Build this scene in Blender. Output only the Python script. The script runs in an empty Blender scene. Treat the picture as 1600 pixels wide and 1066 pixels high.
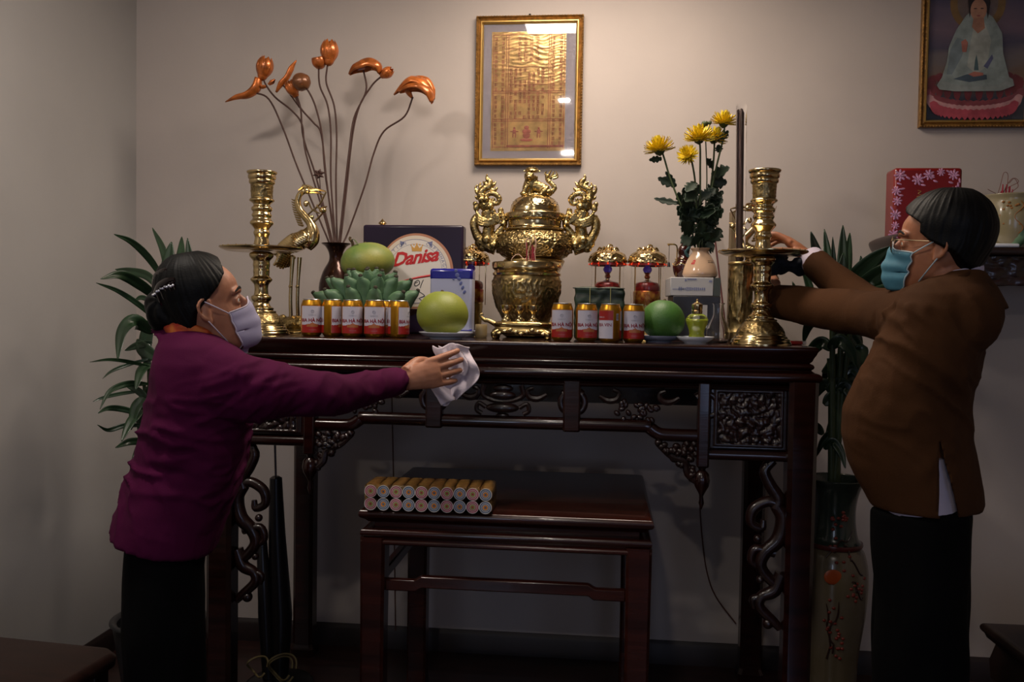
import bpy, math, random
import numpy as np
from mathutils import Vector, Matrix, noise
random.seed(7)
PI = math.pi
COL = bpy.context.scene.collection
sc = bpy.context.scene

# ---------------------------------------------------------------- camera
FPX = 1400.0
YAW, PIT, ROLL = math.radians(5.9), math.radians(2.05), math.radians(0.93)
CAM = Vector((0, -3.52, 1.38))
_f = Vector((-math.sin(YAW)*math.cos(PIT), math.cos(YAW)*math.cos(PIT), -math.sin(PIT)))
_r = Vector((math.cos(YAW), math.sin(YAW), 0)); _u = _r.cross(_f)
_c, _s = math.cos(ROLL), math.sin(ROLL)
RR = _c*_r + _s*_u; UU = -_s*_r + _c*_u; FF = _f
cd = bpy.data.cameras.new('camera'); cam = bpy.data.objects.new('camera', cd); COL.objects.link(cam)
cd.sensor_width = 36; cd.lens = 36*FPX/1600; cd.clip_start = .05; cd.clip_end = 50
m3 = Matrix((RR, UU, -FF)).transposed()
cam.matrix_world = Matrix.Translation(CAM) @ m3.to_4x4()
sc.camera = cam

# ---------------------------------------------------------------- exposure, world, lights
sc.view_settings.view_transform = 'Standard'; sc.view_settings.look = 'None'
sc.view_settings.gamma = 1; sc.view_settings.use_curve_mapping = False
sc.view_settings.exposure = -0.22
w = bpy.data.worlds.new('world'); sc.world = w; w.use_nodes = True
w.node_tree.nodes['Background'].inputs[0].default_value = (.55, .5, .45, 1)
w.node_tree.nodes['Background'].inputs[1].default_value = .02

def area(name, loc, target, size, power, color, size_y=None, spread=PI):
    l = bpy.data.lights.new(name, 'AREA'); l.energy = power; l.color = color[:3]; l.size = size
    if size_y: l.shape = 'RECTANGLE'; l.size_y = size_y
    l.spread = spread
    o = bpy.data.objects.new(name, l); COL.objects.link(o); o.location = loc
    d = Vector(target)-Vector(loc); o.rotation_euler = d.to_track_quat('-Z', 'Y').to_euler()
    return o
WARM = (1.0, .89, .79); COOL = (.70, .80, 1.0)
area('ceiling_panel_lamp', (-.06, -.72, 2.75), (-.06, -.72, 0), .70, 26, WARM, .55)
area('downlight_lamp', (-1.35, -1.9, 2.755), (-1.1, -.9, 0.6), .22, 21, WARM)
area('downlight_lamp', (-.30, -2.55, 2.78), (-.3, -2.55, .0), .07, 7, WARM)
area('downlight_lamp', (-.36, -4.55, 2.78), (-.36, -4.55, 0.0), .10, 20, WARM)
area('window_daylight', (1.35, -6.02, 1.35), (0.1, 0, .9), 1.0, 5, COOL, 1.7)
area('window_daylight', (-.95, -6.02, 1.3), (.2, 0, .7), .42, 6.5, COOL, .9)

# ---------------------------------------------------------------- placing helpers
def ray(px, py): return FF + RR*((px-800)/FPX) - UU*((py-533)/FPX)
def at(px, py, Y):
    d = ray(px, py); return CAM + d*((Y-CAM.y)/d.y)
def on(px, py, Z):
    d = ray(px, py); return CAM + d*((Z-CAM.z)/d.z)
def dep(p): return (Vector(p)-CAM).dot(FF)
def mpp(px, Y): return dep(at(px, 500, Y))/FPX      # metres per pixel there

# ---------------------------------------------------------------- materials
def lin(c):
    if isinstance(c, str): c = tuple(int(c[i:i+2], 16)/255 for i in (0, 2, 4))
    return tuple((x/12.92 if x <= .04045 else ((x+.055)/1.055)**2.4) for x in c)
MATS = {}
def mat(name, c, rough=.5, metal=0, var=0, vscale=8, bump=0, bscale=40, coat=0, trans=0, ior=1.45, sss=0, emit=0, c2=None, stretch=(1,1,1), kind='noise', spec=.5, sheen=0, alpha=1, detail=4):
    if name in MATS: return MATS[name]
    m = bpy.data.materials.new(name); m.use_nodes = True; nt = m.node_tree; N = nt.nodes; L = nt.links
    b = N['Principled BSDF']; col = lin(c)
    b.inputs['Base Color'].default_value = (*col, 1); b.inputs['Roughness'].default_value = rough
    b.inputs['Metallic'].default_value = metal; b.inputs['IOR'].default_value = ior
    b.inputs['Coat Weight'].default_value = coat; b.inputs['Transmission Weight'].default_value = trans
    b.inputs['Specular IOR Level'].default_value = spec; b.inputs['Alpha'].default_value = alpha
    if sheen: b.inputs['Sheen Weight'].default_value = sheen
    if sss: b.inputs['Subsurface Weight'].default_value = sss; b.inputs['Subsurface Scale'].default_value = .01; b.inputs['Subsurface Radius'].default_value = (1, .3, .15)
    if emit: b.inputs['Emission Color'].default_value = (*col, 1); b.inputs['Emission Strength'].default_value = emit
    if var or bump or c2:
        tc = N.new('ShaderNodeTexCoord'); mp = N.new('ShaderNodeMapping'); mp.inputs['Scale'].default_value = stretch
        L.new(tc.outputs['Object'], mp.inputs['Vector'])
        if var or c2:
            n = N.new('ShaderNodeTexNoise'); n.inputs['Scale'].default_value = vscale; n.inputs['Detail'].default_value = detail
            L.new(mp.outputs[0], n.inputs['Vector'])
            r = N.new('ShaderNodeValToRGB'); r.color_ramp.elements[0].position = .35; r.color_ramp.elements[1].position = .65
            if c2: a, d = lin(c2), col
            else: a = tuple(x*(1-var) for x in col); d = tuple(min(1, x*(1+var)) for x in col)
            r.color_ramp.elements[0].color = (*a, 1); r.color_ramp.elements[1].color = (*d, 1)
            L.new(n.outputs[0], r.inputs[0]); L.new(r.outputs[0], b.inputs['Base Color'])
        if bump:
            if kind == 'voronoi':
                t = N.new('ShaderNodeTexVoronoi'); t.inputs['Scale'].default_value = bscale; o = t.outputs['Distance']
            else:
                t = N.new('ShaderNodeTexNoise'); t.inputs['Scale'].default_value = bscale; t.inputs['Detail'].default_value = 6; o = t.outputs[0]
            L.new(mp.outputs[0], t.inputs['Vector'])
            bp = N.new('ShaderNodeBump'); bp.inputs['Strength'].default_value = bump; bp.inputs['Distance'].default_value = .002
            L.new(o, bp.inputs['Height']); L.new(bp.outputs[0], b.inputs['Normal'])
    MATS[name] = m; return m

# ---------------------------------------------------------------- mesh builder
def catmull(pts, n):
    pts = [Vector(p) for p in pts]; out = []
    if len(pts) < 3 or n <= 1: return pts, [float(i) for i in range(len(pts))]
    P = [pts[0]*2-pts[1]]+pts+[pts[-1]*2-pts[-2]]; ts = []
    for i in range(len(pts)-1):
        a, b, c, d = P[i:i+4]
        for k in range(n):
            t = k/n
            out.append(.5*((2*b)+(c-a)*t+(2*a-5*b+4*c-d)*t*t+(3*b-a-3*c+d)*t**3)); ts.append(i+t)
    out.append(pts[-1]); ts.append(len(pts)-1.0)
    return out, ts
def lerpl(L, t):
    if not isinstance(L, (list, tuple)): return L
    i = min(int(t), len(L)-2); f = t-i
    if isinstance(L[i], (list, tuple)): return tuple(L[i][k]*(1-f)+L[i+1][k]*f for k in range(len(L[i])))
    return L[i]*(1-f)+L[i+1]*f
class MB:
    def __init__(s): s.v = []; s.f = []; s.mi = []; s.sm = []; s.cur = 0; s.T = None
    def add(s, vs, fs, smooth=True):
        o = len(s.v)
        if s.T is not None: vs = [s.T @ Vector(p) for p in vs]
        s.v += [tuple(p) for p in vs]
        for f in fs: s.f.append(tuple(i+o for i in f)); s.mi.append(s.cur); s.sm.append(smooth)
        return s
    def box(s, c, d, rz=0, rot=None, taper=1):
        x, y, z = d[0]/2, d[1]/2, d[2]/2; c = Vector(c)
        R = rot if rot is not None else Matrix.Rotation(rz, 3, 'Z')
        vs = []
        for k in (-1, 1):
            t = taper if k > 0 else 1
            for a, b in ((-1, -1), (1, -1), (1, 1), (-1, 1)): vs.append(c + R @ Vector((a*x*t, b*y*t, k*z)))
        return s.add(vs, [(3, 2, 1, 0), (4, 5, 6, 7), (0, 1, 5, 4), (1, 2, 6, 5), (2, 3, 7, 6), (3, 0, 4, 7)], False)
    def lathe(s, prof, seg=48, c=(0, 0, 0), fn=None, R=None, caps=True):
        c = Vector(c); vs = []; fs = []; n = len(prof)
        for (r, z) in prof:
            for k in range(seg):
                a = 2*PI*k/seg; rr = max(r, .00002)
                if fn: rr = fn(a, z, rr)
                p = Vector((rr*math.cos(a), rr*math.sin(a), z))
                if R is not None: p = R @ p
                vs.append(c+p)
        for i in range(n-1):
            for k in range(seg):
                k2 = (k+1) % seg; fs.append((i*seg+k, i*seg+k2, (i+1)*seg+k2, (i+1)*seg+k))
        if caps: fs.append(tuple(range(seg-1, -1, -1))); fs.append(tuple((n-1)*seg+k for k in range(seg)))
        return s.add(vs, fs)
    def tube(s, pts, rad, seg=10, n=6, flat=None, up=None, caps=True):
        P, ts = catmull(pts, n)
        if not isinstance(rad, (list, tuple)): rad = [rad]*len(pts)
        vs = []; fs = []; prev = None
        for i, p in enumerate(P):
            d = (P[min(i+1, len(P)-1)]-P[max(i-1, 0)])
            d = d.normalized() if d.length > 1e-9 else Vector((0, 0, 1))
            if prev is None:
                a = Vector(up) if up is not None else (Vector((0, 1, 0)) if abs(d.y) < .9 else Vector((1, 0, 0)))
            else: a = prev
            a = (a - d*a.dot(d)); a = a.normalized() if a.length > 1e-6 else d.orthogonal().normalized()
            prev = a; b = d.cross(a)
            r = lerpl(rad, ts[i]); ra, rb = (r if isinstance(r, tuple) else (r, r))
            if flat: ra = r*flat
            for k in range(seg):
                t = 2*PI*k/seg; vs.append(p + a*(ra*math.cos(t)) + b*(rb*math.sin(t)))
        m = len(P)
        for i in range(m-1):
            for k in range(seg):
                k2 = (k+1) % seg; fs.append((i*seg+k, i*seg+k2, (i+1)*seg+k2, (i+1)*seg+k))
        if caps: fs.append(tuple(range(seg-1, -1, -1))); fs.append(tuple((m-1)*seg+k for k in range(seg)))
        return s.add(vs, fs)
    def ell(s, c, r, R=None, seg=16, rings=10):
        c = Vector(c)
        if not isinstance(r, (list, tuple)): r = (r, r, r)
        vs = []; fs = []
        for i in range(1, rings):
            ph = PI*i/rings
            for k in range(seg):
                a = 2*PI*k/seg; p = Vector((r[0]*math.sin(ph)*math.cos(a), r[1]*math.sin(ph)*math.sin(a), r[2]*math.cos(ph)))
                vs.append(c + (R @ p if R is not None else p))
        t = Vector((0, 0, r[2])); t = R @ t if R is not None else t
        vs += [c+t, c-t]; T = len(vs)-2
        for i in range(rings-2):
            for k in range(seg):
                k2 = (k+1) % seg; fs.append((i*seg+k, (i+1)*seg+k, (i+1)*seg+k2, i*seg+k2))
        for k in range(seg):
            k2 = (k+1) % seg; fs.append((T, k, k2)); fs.append((T+1, (rings-2)*seg+k2, (rings-2)*seg+k))
        return s.add(vs, fs)
    def loft(s, rings, caps=True, closed=True):
        n = len(rings[0]); vs = [p for r in rings for p in r]; fs = []
        for i in range(len(rings)-1):
            for k in range(n if closed else n-1):
                k2 = (k+1) % n; fs.append((i*n+k, i*n+k2, (i+1)*n+k2, (i+1)*n+k))
        if caps and closed: fs.append(tuple(range(n-1, -1, -1))); fs.append(tuple((len(rings)-1)*n+k for k in range(n)))
        return s.add(vs, fs)
    def sweep_rect(s, prof, x0, x1, y0, y1):
        vs = []; fs = []
        for o, z in prof: vs += [(x0-o, y0-o, z), (x1+o, y0-o, z), (x1+o, y1+o, z), (x0-o, y1+o, z)]
        n = len(prof)
        for i in range(n-1):
            for k in range(4): k2 = (k+1) % 4; fs.append((i*4+k, i*4+k2, (i+1)*4+k2, (i+1)*4+k))
        fs.append((3, 2, 1, 0)); fs.append(tuple((n-1)*4+k for k in range(4)))
        return s.add(vs, fs)
    def grid(s, fn, nu, nv):
        vs = [fn(i/nu, j/nv) for j in range(nv+1) for i in range(nu+1)]
        fs = [(j*(nu+1)+i, j*(nu+1)+i+1, (j+1)*(nu+1)+i+1, (j+1)*(nu+1)+i) for j in range(nv) for i in range(nu)]
        return s.add(vs, fs)
    def prism(s, poly, y0, y1, smooth=False):      # polygon in XZ, extruded along Y
        n = len(poly); vs = [(x, y0, z) for x, z in poly]+[(x, y1, z) for x, z in poly]
        fs = [tuple(range(n)), tuple(range(2*n-1, n-1, -1))]+[(i, n+i, n+(i+1) % n, (i+1) % n) for i in range(n)]
        return s.add(vs, fs, smooth)
    def mesh(s, name='mesh', angle=40):
        me = bpy.data.meshes.new(name); me.from_pydata(s.v, [], s.f)
        me.polygons.foreach_set('use_smooth', s.sm); me.polygons.foreach_set('material_index', s.mi)
        me.update(); fixn(me)
        if angle: me.set_sharp_from_angle(angle=math.radians(angle))
        return me
def fixn(me):
    import bmesh
    bm = bmesh.new(); bm.from_mesh(me); bmesh.ops.recalc_face_normals(bm, faces=bm.faces); bm.to_mesh(me); bm.free()
def link(name, me, mats, parent=None, loc=None):
    o = bpy.data.objects.new(name, me); COL.objects.link(o)
    if mats is not None and not me.materials:
        for m in (mats if isinstance(mats, (list, tuple)) else [mats]): me.materials.append(m)
    if parent: o.parent = parent
    if loc is not None: o.location = loc
    return o
def obj(name, mb, mats, parent=None, loc=None, bevel=0, angle=40, solid=0, label=None):
    o = link(name, mb.mesh(name, angle), mats, parent, loc)
    if solid: md = o.modifiers.new('s', 'SOLIDIFY'); md.thickness = solid; md.offset = 0
    if bevel:
        md = o.modifiers.new('b', 'BEVEL'); md.width = bevel; md.segments = 2; md.limit_method = 'ANGLE'; md.harden_normals = False
    if label: o['label'] = label
    return o
def tag(o, label, cat, group=None):
    o['label'] = label; o['category'] = cat
    if group: o['group'] = group
    return o
def thing(name, label, cat, loc=(0, 0, 0), rz=0, group=None):
    o = bpy.data.objects.new(name, None); COL.objects.link(o); o.location = loc; o.rotation_euler = (0, 0, rz); o.empty_display_size = .05
    return tag(o, label, cat, group)
def struct(o): o['kind'] = 'structure'; return o
def dup(root, loc=None, rz=None, label=None, scale=None):
    def cp(o, par):
        c = o.copy(); COL.objects.link(c)
        if par: c.parent = par
        for ch in list(o.children): cp(ch, c)
        return c
    r = cp(root, None)
    if loc is not None: r.location = loc
    if rz is not None: r.rotation_euler = (0, 0, rz)
    if scale: r.scale = scale
    if label: r['label'] = label
    return r
def remesh(mb, voxel, it=3, disp=None, fac=.5, name='mesh', adapt=0):
    me = mb.mesh(name, 0); o = bpy.data.objects.new('t', me); COL.objects.link(o)
    r = o.modifiers.new('r', 'REMESH'); r.mode = 'VOXEL'; r.voxel_size = voxel; r.use_smooth_shade = True
    if it: q = o.modifiers.new('q', 'SMOOTH'); q.iterations = it; q.factor = fac
    dg = bpy.context.evaluated_depsgraph_get(); dg.update()
    m2 = bpy.data.meshes.new_from_object(o.evaluated_get(dg)); m2.name = name
    bpy.data.objects.remove(o); bpy.data.meshes.remove(me)
    if disp:
        n = len(m2.vertices); co = np.empty(n*3); no = np.empty(n*3)
        m2.vertices.foreach_get('co', co); m2.vertex_normals.foreach_get('vector', no)
        co = co.reshape(-1, 3); no = no.reshape(-1, 3); co = co + disp(co, no); m2.vertices.foreach_set('co', co.ravel())
    m2.polygons.foreach_set('use_smooth', [True]*len(m2.polygons)); m2.update()
    m2.materials.clear()
    return m2
_rng = np.random.RandomState(3); _perm = _rng.rand(64, 64, 64)
def vnoise(p):                       # value noise, p (n,3)
    i = np.floor(p).astype(int); f = p-i; f = f*f*(3-2*f); out = 0
    for a in (0, 1):
        for b in (0, 1):
            for c in (0, 1):
                wgt = (f[:, 0] if a else 1-f[:, 0])*(f[:, 1] if b else 1-f[:, 1])*(f[:, 2] if c else 1-f[:, 2])
                out = out + wgt*_perm[(i[:, 0]+a) % 64, (i[:, 1]+b) % 64, (i[:, 2]+c) % 64]
    return out
def text_mb(mb, s, size, place, align='CENTER', shear=0, bold=0, ext=0, space=1):
    """flat letters; place(x,y) -> 3D point"""
    cu = bpy.data.curves.new('t', 'FONT'); cu.body = s; cu.size = size; cu.align_x = align; cu.align_y = 'CENTER'; cu.shear = shear
    cu.offset = bold; cu.resolution_u = 2; cu.space_character = space
    o = bpy.data.objects.new('t', cu); COL.objects.link(o)
    dg = bpy.context.evaluated_depsgraph_get(); dg.update()
    me = bpy.data.meshes.new_from_object(o.evaluated_get(dg))
    vs = [place(v.co.x, v.co.y) for v in me.vertices]; fs = [tuple(p.vertices) for p in me.polygons]
    mb.add(vs, fs, False)
    bpy.data.objects.remove(o); bpy.data.curves.remove(cu); bpy.data.meshes.remove(me)
    return mb
# ================================================================ the room
m_wall = mat('wall_paint', 'a89e98', .85, bump=.15, bscale=60, var=.03, vscale=3)
m_wall_l = mat('wall_paint_left', 'a5a2a0', .85, bump=.15, bscale=60, var=.04, vscale=2)
m_ceil = mat('ceiling_paint', 'd8d2c6', .9, bump=.05)
m_floor = mat('floor_wood', '2a1714', .35, var=.35, vscale=5, stretch=(.6, 6, 1), coat=.2)
m_skirt = mat('skirting_wood', '1d1110', .5, var=.2)
XL, XR, YB, ZC = -1.925, 2.3, -6.2, 2.8
def slab(name, c, d, m): return struct(obj(name, MB().box(c, d), m))
slab('floor', ((XL+XR)/2, YB/2, -.04), (XR-XL+.2, -YB+.2, .08), m_floor)
slab('wall_back', ((XL+XR)/2, .05, ZC/2), (XR-XL+.2, .1, ZC), m_wall)
slab('wall_left', (XL-.05, YB/2, ZC/2), (.1, -YB, ZC), m_wall_l)
slab('wall_right', (XR+.05, YB/2, ZC/2), (.1, -YB, ZC), m_wall)
slab('ceiling', ((XL+XR)/2, YB/2, ZC+.05), (XR-XL+.2, -YB+.2, .1), m_ceil)
# rear wall with two window openings
mb = MB()
def wallpiece(x0, x1, z0, z1): mb.box(((x0+x1)/2, YB-.05, (z0+z1)/2), (x1-x0, .1, z1-z0))
wallpiece(XL, XR, 2.25, ZC)
wallpiece(-.7, .8, 0, 2.25); wallpiece(XL-.1, -1.2, 0, 2.25); wallpiece(1.9, XR+.1, 0, 2.25); wallpiece(-1.2, -.7, 0, .8); wallpiece(-1.2, -.7, 1.8, 2.25); wallpiece(.8, 1.9, 0, .45)
struct(obj('wall_rear', mb, m_wall))
m_frame = mat('window_frame', '4a3224', .5)
m_sky = mat('window_daylight_glass', (.66, .76, 1.0), .3, emit=1.6)
for i, (x0, x1, z0, z1) in enumerate(((.8, 1.9, .45, 2.25), (-1.2, -.7, .8, 1.8))):
    o = struct(obj('window_%d' % (i+1), MB().box(((x0+x1)/2, YB-.06, (z0+z1)/2), (x1-x0, .01, z1-z0)), m_sky))
    fm = MB()
    for xx in (x0+.02, (x0+x1)/2, x1-.02): fm.box((xx, YB-.03, (z0+z1)/2), (.04, .05, z1-z0))
    for zz in (z0+.02, (z0+z1)/2, z1-.02): fm.box(((x0+x1)/2, YB-.03, zz), (x1-x0-.001, .045, .04))
    obj('window_frame', fm, m_frame, o)
# skirting boards
def skirt(name, p0, p1, nrm):
    mb = MB(); p0, p1 = Vector(p0), Vector(p1); n = Vector(nrm)
    prof = [(0, 0), (.016, 0), (.016, .07), (.010, .082), (.006, .09), (0, .09)]
    mb.loft([[p+n*a+Vector((0, 0, b)) for a, b in prof] for p in (p0, p1)])
    return struct(obj(name, mb, m_skirt))
skirt('baseboard_back', (XL, 0, 0), (XR, 0, 0), (0, -1, 0))
skirt('baseboard_left', (XL, 0, 0), (XL, YB, 0), (1, 0, 0))
skirt('baseboard_right', (XR, 0, 0), (XR, YB, 0), (-1, 0, 0))
# ceiling downlights
m_lamp = mat('lamp_glow', (1, .85, .65), .5, emit=6)
for i, (x, y) in enumerate(((-1.35, -1.9), (-.30, -2.55), (-.36, -4.55))):
    t = thing('ceiling_downlight', ['round recessed ceiling downlight nearest the left wall', 'round recessed ceiling downlight in the middle of the room', 'round recessed ceiling downlight nearest the windows'][i], 'ceiling light', (x, y, ZC))
    obj('trim_ring', MB().lathe([((.09, .035, .05)[i]+a_, b_) for a_, b_ in ((0, 0), (.02, 0), (.02, -.012), (0, -.012), (0, 0))], 32, caps=False), mat('white_metal', 'e8e4dc', .4), t)
    obj('diffuser', MB().lathe([(.0, -.004), ((.09, .035, .05)[i], -.004), ((.09, .035, .05)[i], -.001), (0, -.001)], 32), m_lamp, t)
t = thing('ceiling_panel_light', 'square flush ceiling panel light above the altar table', 'ceiling light', (-.06, -.72, ZC))
obj('diffuser', MB().box((0, 0, -.012), (.70, .55, .02)), m_lamp, t)
fm = MB(); [fm.box((s*.36, 0, -.014), (.02, .59, .028)) for s in (-1, 1)]; [fm.box((0, s*.285, -.014), (.70, .02, .028)) for s in (-1, 1)]
obj('rim', fm, mat('white_metal', 'e8e4dc', .4), t)
# ================================================================ altar table
m_rose = mat('rosewood_lacquer', '1e0906', .2, var=.45, vscale=7, stretch=(.5, 5, 5), coat=.2, bump=.12, bscale=30)
m_rose_c = mat('rosewood_carved', '1c0a07', .32, var=.4, vscale=20, coat=.3, bump=.5, bscale=70)
AX, AX0, AX1, AY0, AY1, AZ = -.297, -1.205, .612, -.93, -.07, 1.285
HW = (AX1-AX0)/2
altar = thing('altar_table', 'long dark red lacquered altar table with carved openwork frieze, against the back wall', 'table', (AX, -.5, 0))
def A(x, y, z): return (x-AX, y+.5, z)
def round_(cx, cz, r, a0, a1, n=6): return [(cx+r*math.cos(math.radians(a0+(a1-a0)*i/n)), cz+r*math.sin(math.radians(a0+(a1-a0)*i/n))) for i in range(n+1)]
# top board
x0, x1, y0, y1 = AX0-AX-.0, AX1-AX+.0, AY0+.5, AY1+.5
mb = MB().sweep_rect([(-.03, 1.238), (-.024, 1.244), (-.020, 1.254), (-.014, 1.264), (-.012, 1.270)]+round_(-.018, 1.277, .008, -20, 80, 5)+[(-.024, 1.285)], x0, x1, y0, y1)
obj('tabletop', mb, m_rose, altar, angle=30)
prof = [(-.045, 1.172), (-.036, 1.176), (-.028, 1.183)]+round_(-.013, 1.197, .013, -80, 75, 8)+[(-.018, 1.212), (-.026, 1.218)]+round_(-.027, 1.228, .008, -70, 80, 6)+[(-.03, 1.238)]
mb = MB().sweep_rect(prof, x0, x1, y0, y1)
obj('moulding', mb, m_rose, altar, angle=25)
obj('frieze_rail', MB().tube([(x0+.08, AY0+.5+.04, 1.165), (x1-.08, AY0+.5+.04, 1.165)], [(.012, .009)]*2, 10, 1, up=(0, 1, 0)), m_rose, altar)
# legs
lw = .082
def legmb(cx, cy):
    mb = MB(); h = lw/2; c = .012
    def ring(z, s=1): 
        q = h*s; k = c
        return [(cx-q+k, cy-q, z), (cx+q-k, cy-q, z), (cx+q, cy-q+k, z), (cx+q, cy+q-k, z), (cx+q-k, cy+q, z), (cx-q+k, cy+q, z), (cx-q, cy+q-k, z), (cx-q, cy-q+k, z)]
    mb.loft([ring(.0, 1.1), ring(.03, 1.12), ring(.05, .95), ring(.6, .95), ring(1.0, .98), ring(1.186, 1.0)]); return mb
for sx in (-1, 1):
    for yy in (AY0+.5+.004+lw/2, AY1+.5-lw/2):
        obj('leg', legmb(sx*(HW-lw/2-.005), yy), m_rose, altar, angle=20)
yf = AY0+.5+.045        # front plane of the frieze
# frieze frame: rails, posts
def rail(pts, r=.014, ry=None):
    mb = MB(); mb.tube(pts, [(ry or r*.9, r)]*len(pts), 12, 1, up=(0, 1, 0)); return mb
xs = HW-lw-.005; pw = .235; xp = xs-pw       # inner panel start; xp = post beside it
for sx in (-1, 1):
    # lower rail with a step down near the posts
    m = MB()
    m.tube([(sx*.225, yf, 1.02), (sx*(xp-.17), yf, 1.02), (sx*(xp-.155), yf, 1.016), (sx*(xp-.13), yf, 1.000), (sx*(xp-.1), yf, .996), (sx*(xp-.012), yf, .996)], [(.016, .019)]*6, 12, 3, up=(0, 1, 0))
    obj('lower_rail', m, m_rose, altar)
    m = MB().tube([(sx*(xp-.015), yf, .944), (sx*(xp+.0), yf, .944), (sx*(xs+.01), yf, .944)], [(.016, .016)]*3, 12, 1, up=(0, 1, 0))
    obj('lower_rail', m, m_rose, altar)
    # posts
    obj('post', MB().box((sx*.205, yf, 1.075), (.052, .034, .155)), m_rose, altar, bevel=.006)
    mm = MB().box((sx*xp, yf, 1.03), (.036, .04, .25)); obj('post', mm, m_rose, altar, bevel=.006)
    # pendant finial
    fp = [(.0, .745), (.004, .75), (.01, .765), (.006, .785), (.012, .795), (.026, .815), (.03, .832), (.026, .85), (.012, .862), (.016, .872), (.024, .882), (.022, .895), (.014, .905)]
    obj('finial', MB().lathe([(r*.8, z+.035) for r, z in fp], 24, (sx*xp, yf, 0)), m_rose, altar)
    # carved end panel with relief
    def relief(u, v, s=sx):
        x = xp+.02+u*(pw-.02); z = .962+v*.18
        e = min(u, 1-u, v, 1-v)
        h = 0 if e < .07 else (abs(noise.noise(Vector((x*38*s, z*38, 3.1))))**.6*.014 + noise.noise(Vector((x*110, z*110, s))) * .003 + .004*math.exp(-((u-.5)**2+(v-.55)**2)*18))
        if .05 < e < .09: h = .010
        return Vector((s*x, yf-.004-h, z))
    obj('carved_panel', MB().grid(relief, 110, 76), m_rose_c, altar, solid=.004, angle=0)
    obj('panel_frame', MB().box((sx*(xp+pw/2), yf+.012, 1.05), (pw, .012, .21)), m_rose, altar)
    # side aprons
    obj('side_apron', MB().box((sx*(HW-.03), 0, 1.05), (.025, AY1-AY0-.16, .2)), m_rose, altar, bevel=.004)
obj('lower_rail', MB().tube([(-.18, yf, 1.02), (0, yf, 1.02), (.18, yf, 1.02)], [(.016, .019)]*3, 12, 1, up=(0, 1, 0)), m_rose, altar)
obj('rear_apron', MB().box((0, AY1+.5-.05, 1.09), (2*HW-.17, .02, .12)), m_rose, altar)
# scroll hooks hanging in the open frieze
def scroll(cx, cz, s, k=1.0, flip=1):
    pts = []; r = []
    base = [(0, .055), (-.02, .068), (-.045, .062), (-.062, .038), (-.056, .012), (-.036, .004), (-.024, .018), (-.032, .03)]
    for x, z in base: pts.append((cx+s*x*k, yf, cz+z*k*flip)); r.append(.011*k)
    r[-1] = .006*k; r[0] = .014*k
    m = MB().tube(pts, r, 10, 5); m.ell(pts[-1], .011*k, seg=10, rings=6)
    return m
for sx in (-1, 1):
    for (cx, s) in ((.18, -1), (.235, 1), (xp-.02, -1)):
        m = scroll(sx*cx, 1.052, s*sx*1.0, 1.0)
        bx = sx*cx + s*sx*.085
        m.tube([(sx*cx+s*sx*.05, yf, 1.105), (bx-.01*s*sx, yf, 1.092), (bx+.015*s*sx, yf, 1.096), (bx+.022*s*sx, yf, 1.115), (bx+.005*s*sx, yf, 1.124)], [.006, .010, .010, .007, .006], 8, 4)
        obj('scroll_carving', m, m_rose_c, altar)
    # leafy relief in each bay
    m = MB()
    cx0 = sx*(.235+xp-.02)/2
    for i in range(26):
        a = random.random()*6.3; rr = random.random()
        m.ell((cx0+math.cos(a)*rr*.075, yf, 1.065+math.sin(a)*rr*.035), (.011, .009, .008), Matrix.Rotation(a*2, 3, 'Y'), 8, 6)
    obj('leaf_carving', m, m_rose_c, altar)
# centre medallion
m = MB()
m.tube([(-.055, yf, 1.13), (-.06, yf, 1.10), (-.03, yf, 1.085), (.0, yf, 1.082), (.03, yf, 1.085), (.06, yf, 1.10), (.055, yf, 1.13)], .008, 8, 4)
m.ell((0, yf-.004, 1.10), (.04, .012, .014)); m.ell((0, yf-.006, 1.063), (.05, .016, .016)); m.ell((0, yf, 1.12), (.03, .010, .012))
for s in (-1, 1): m.tube([(s*.05, yf, 1.063), (s*.072, yf, 1.075), (s*.078, yf, 1.055), (s*.062, yf, 1.044)], .007, 8, 4)
m.ell((0, yf, 1.04), (.02, .01, .008))
obj('medallion', m, m_rose_c, altar)
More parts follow.
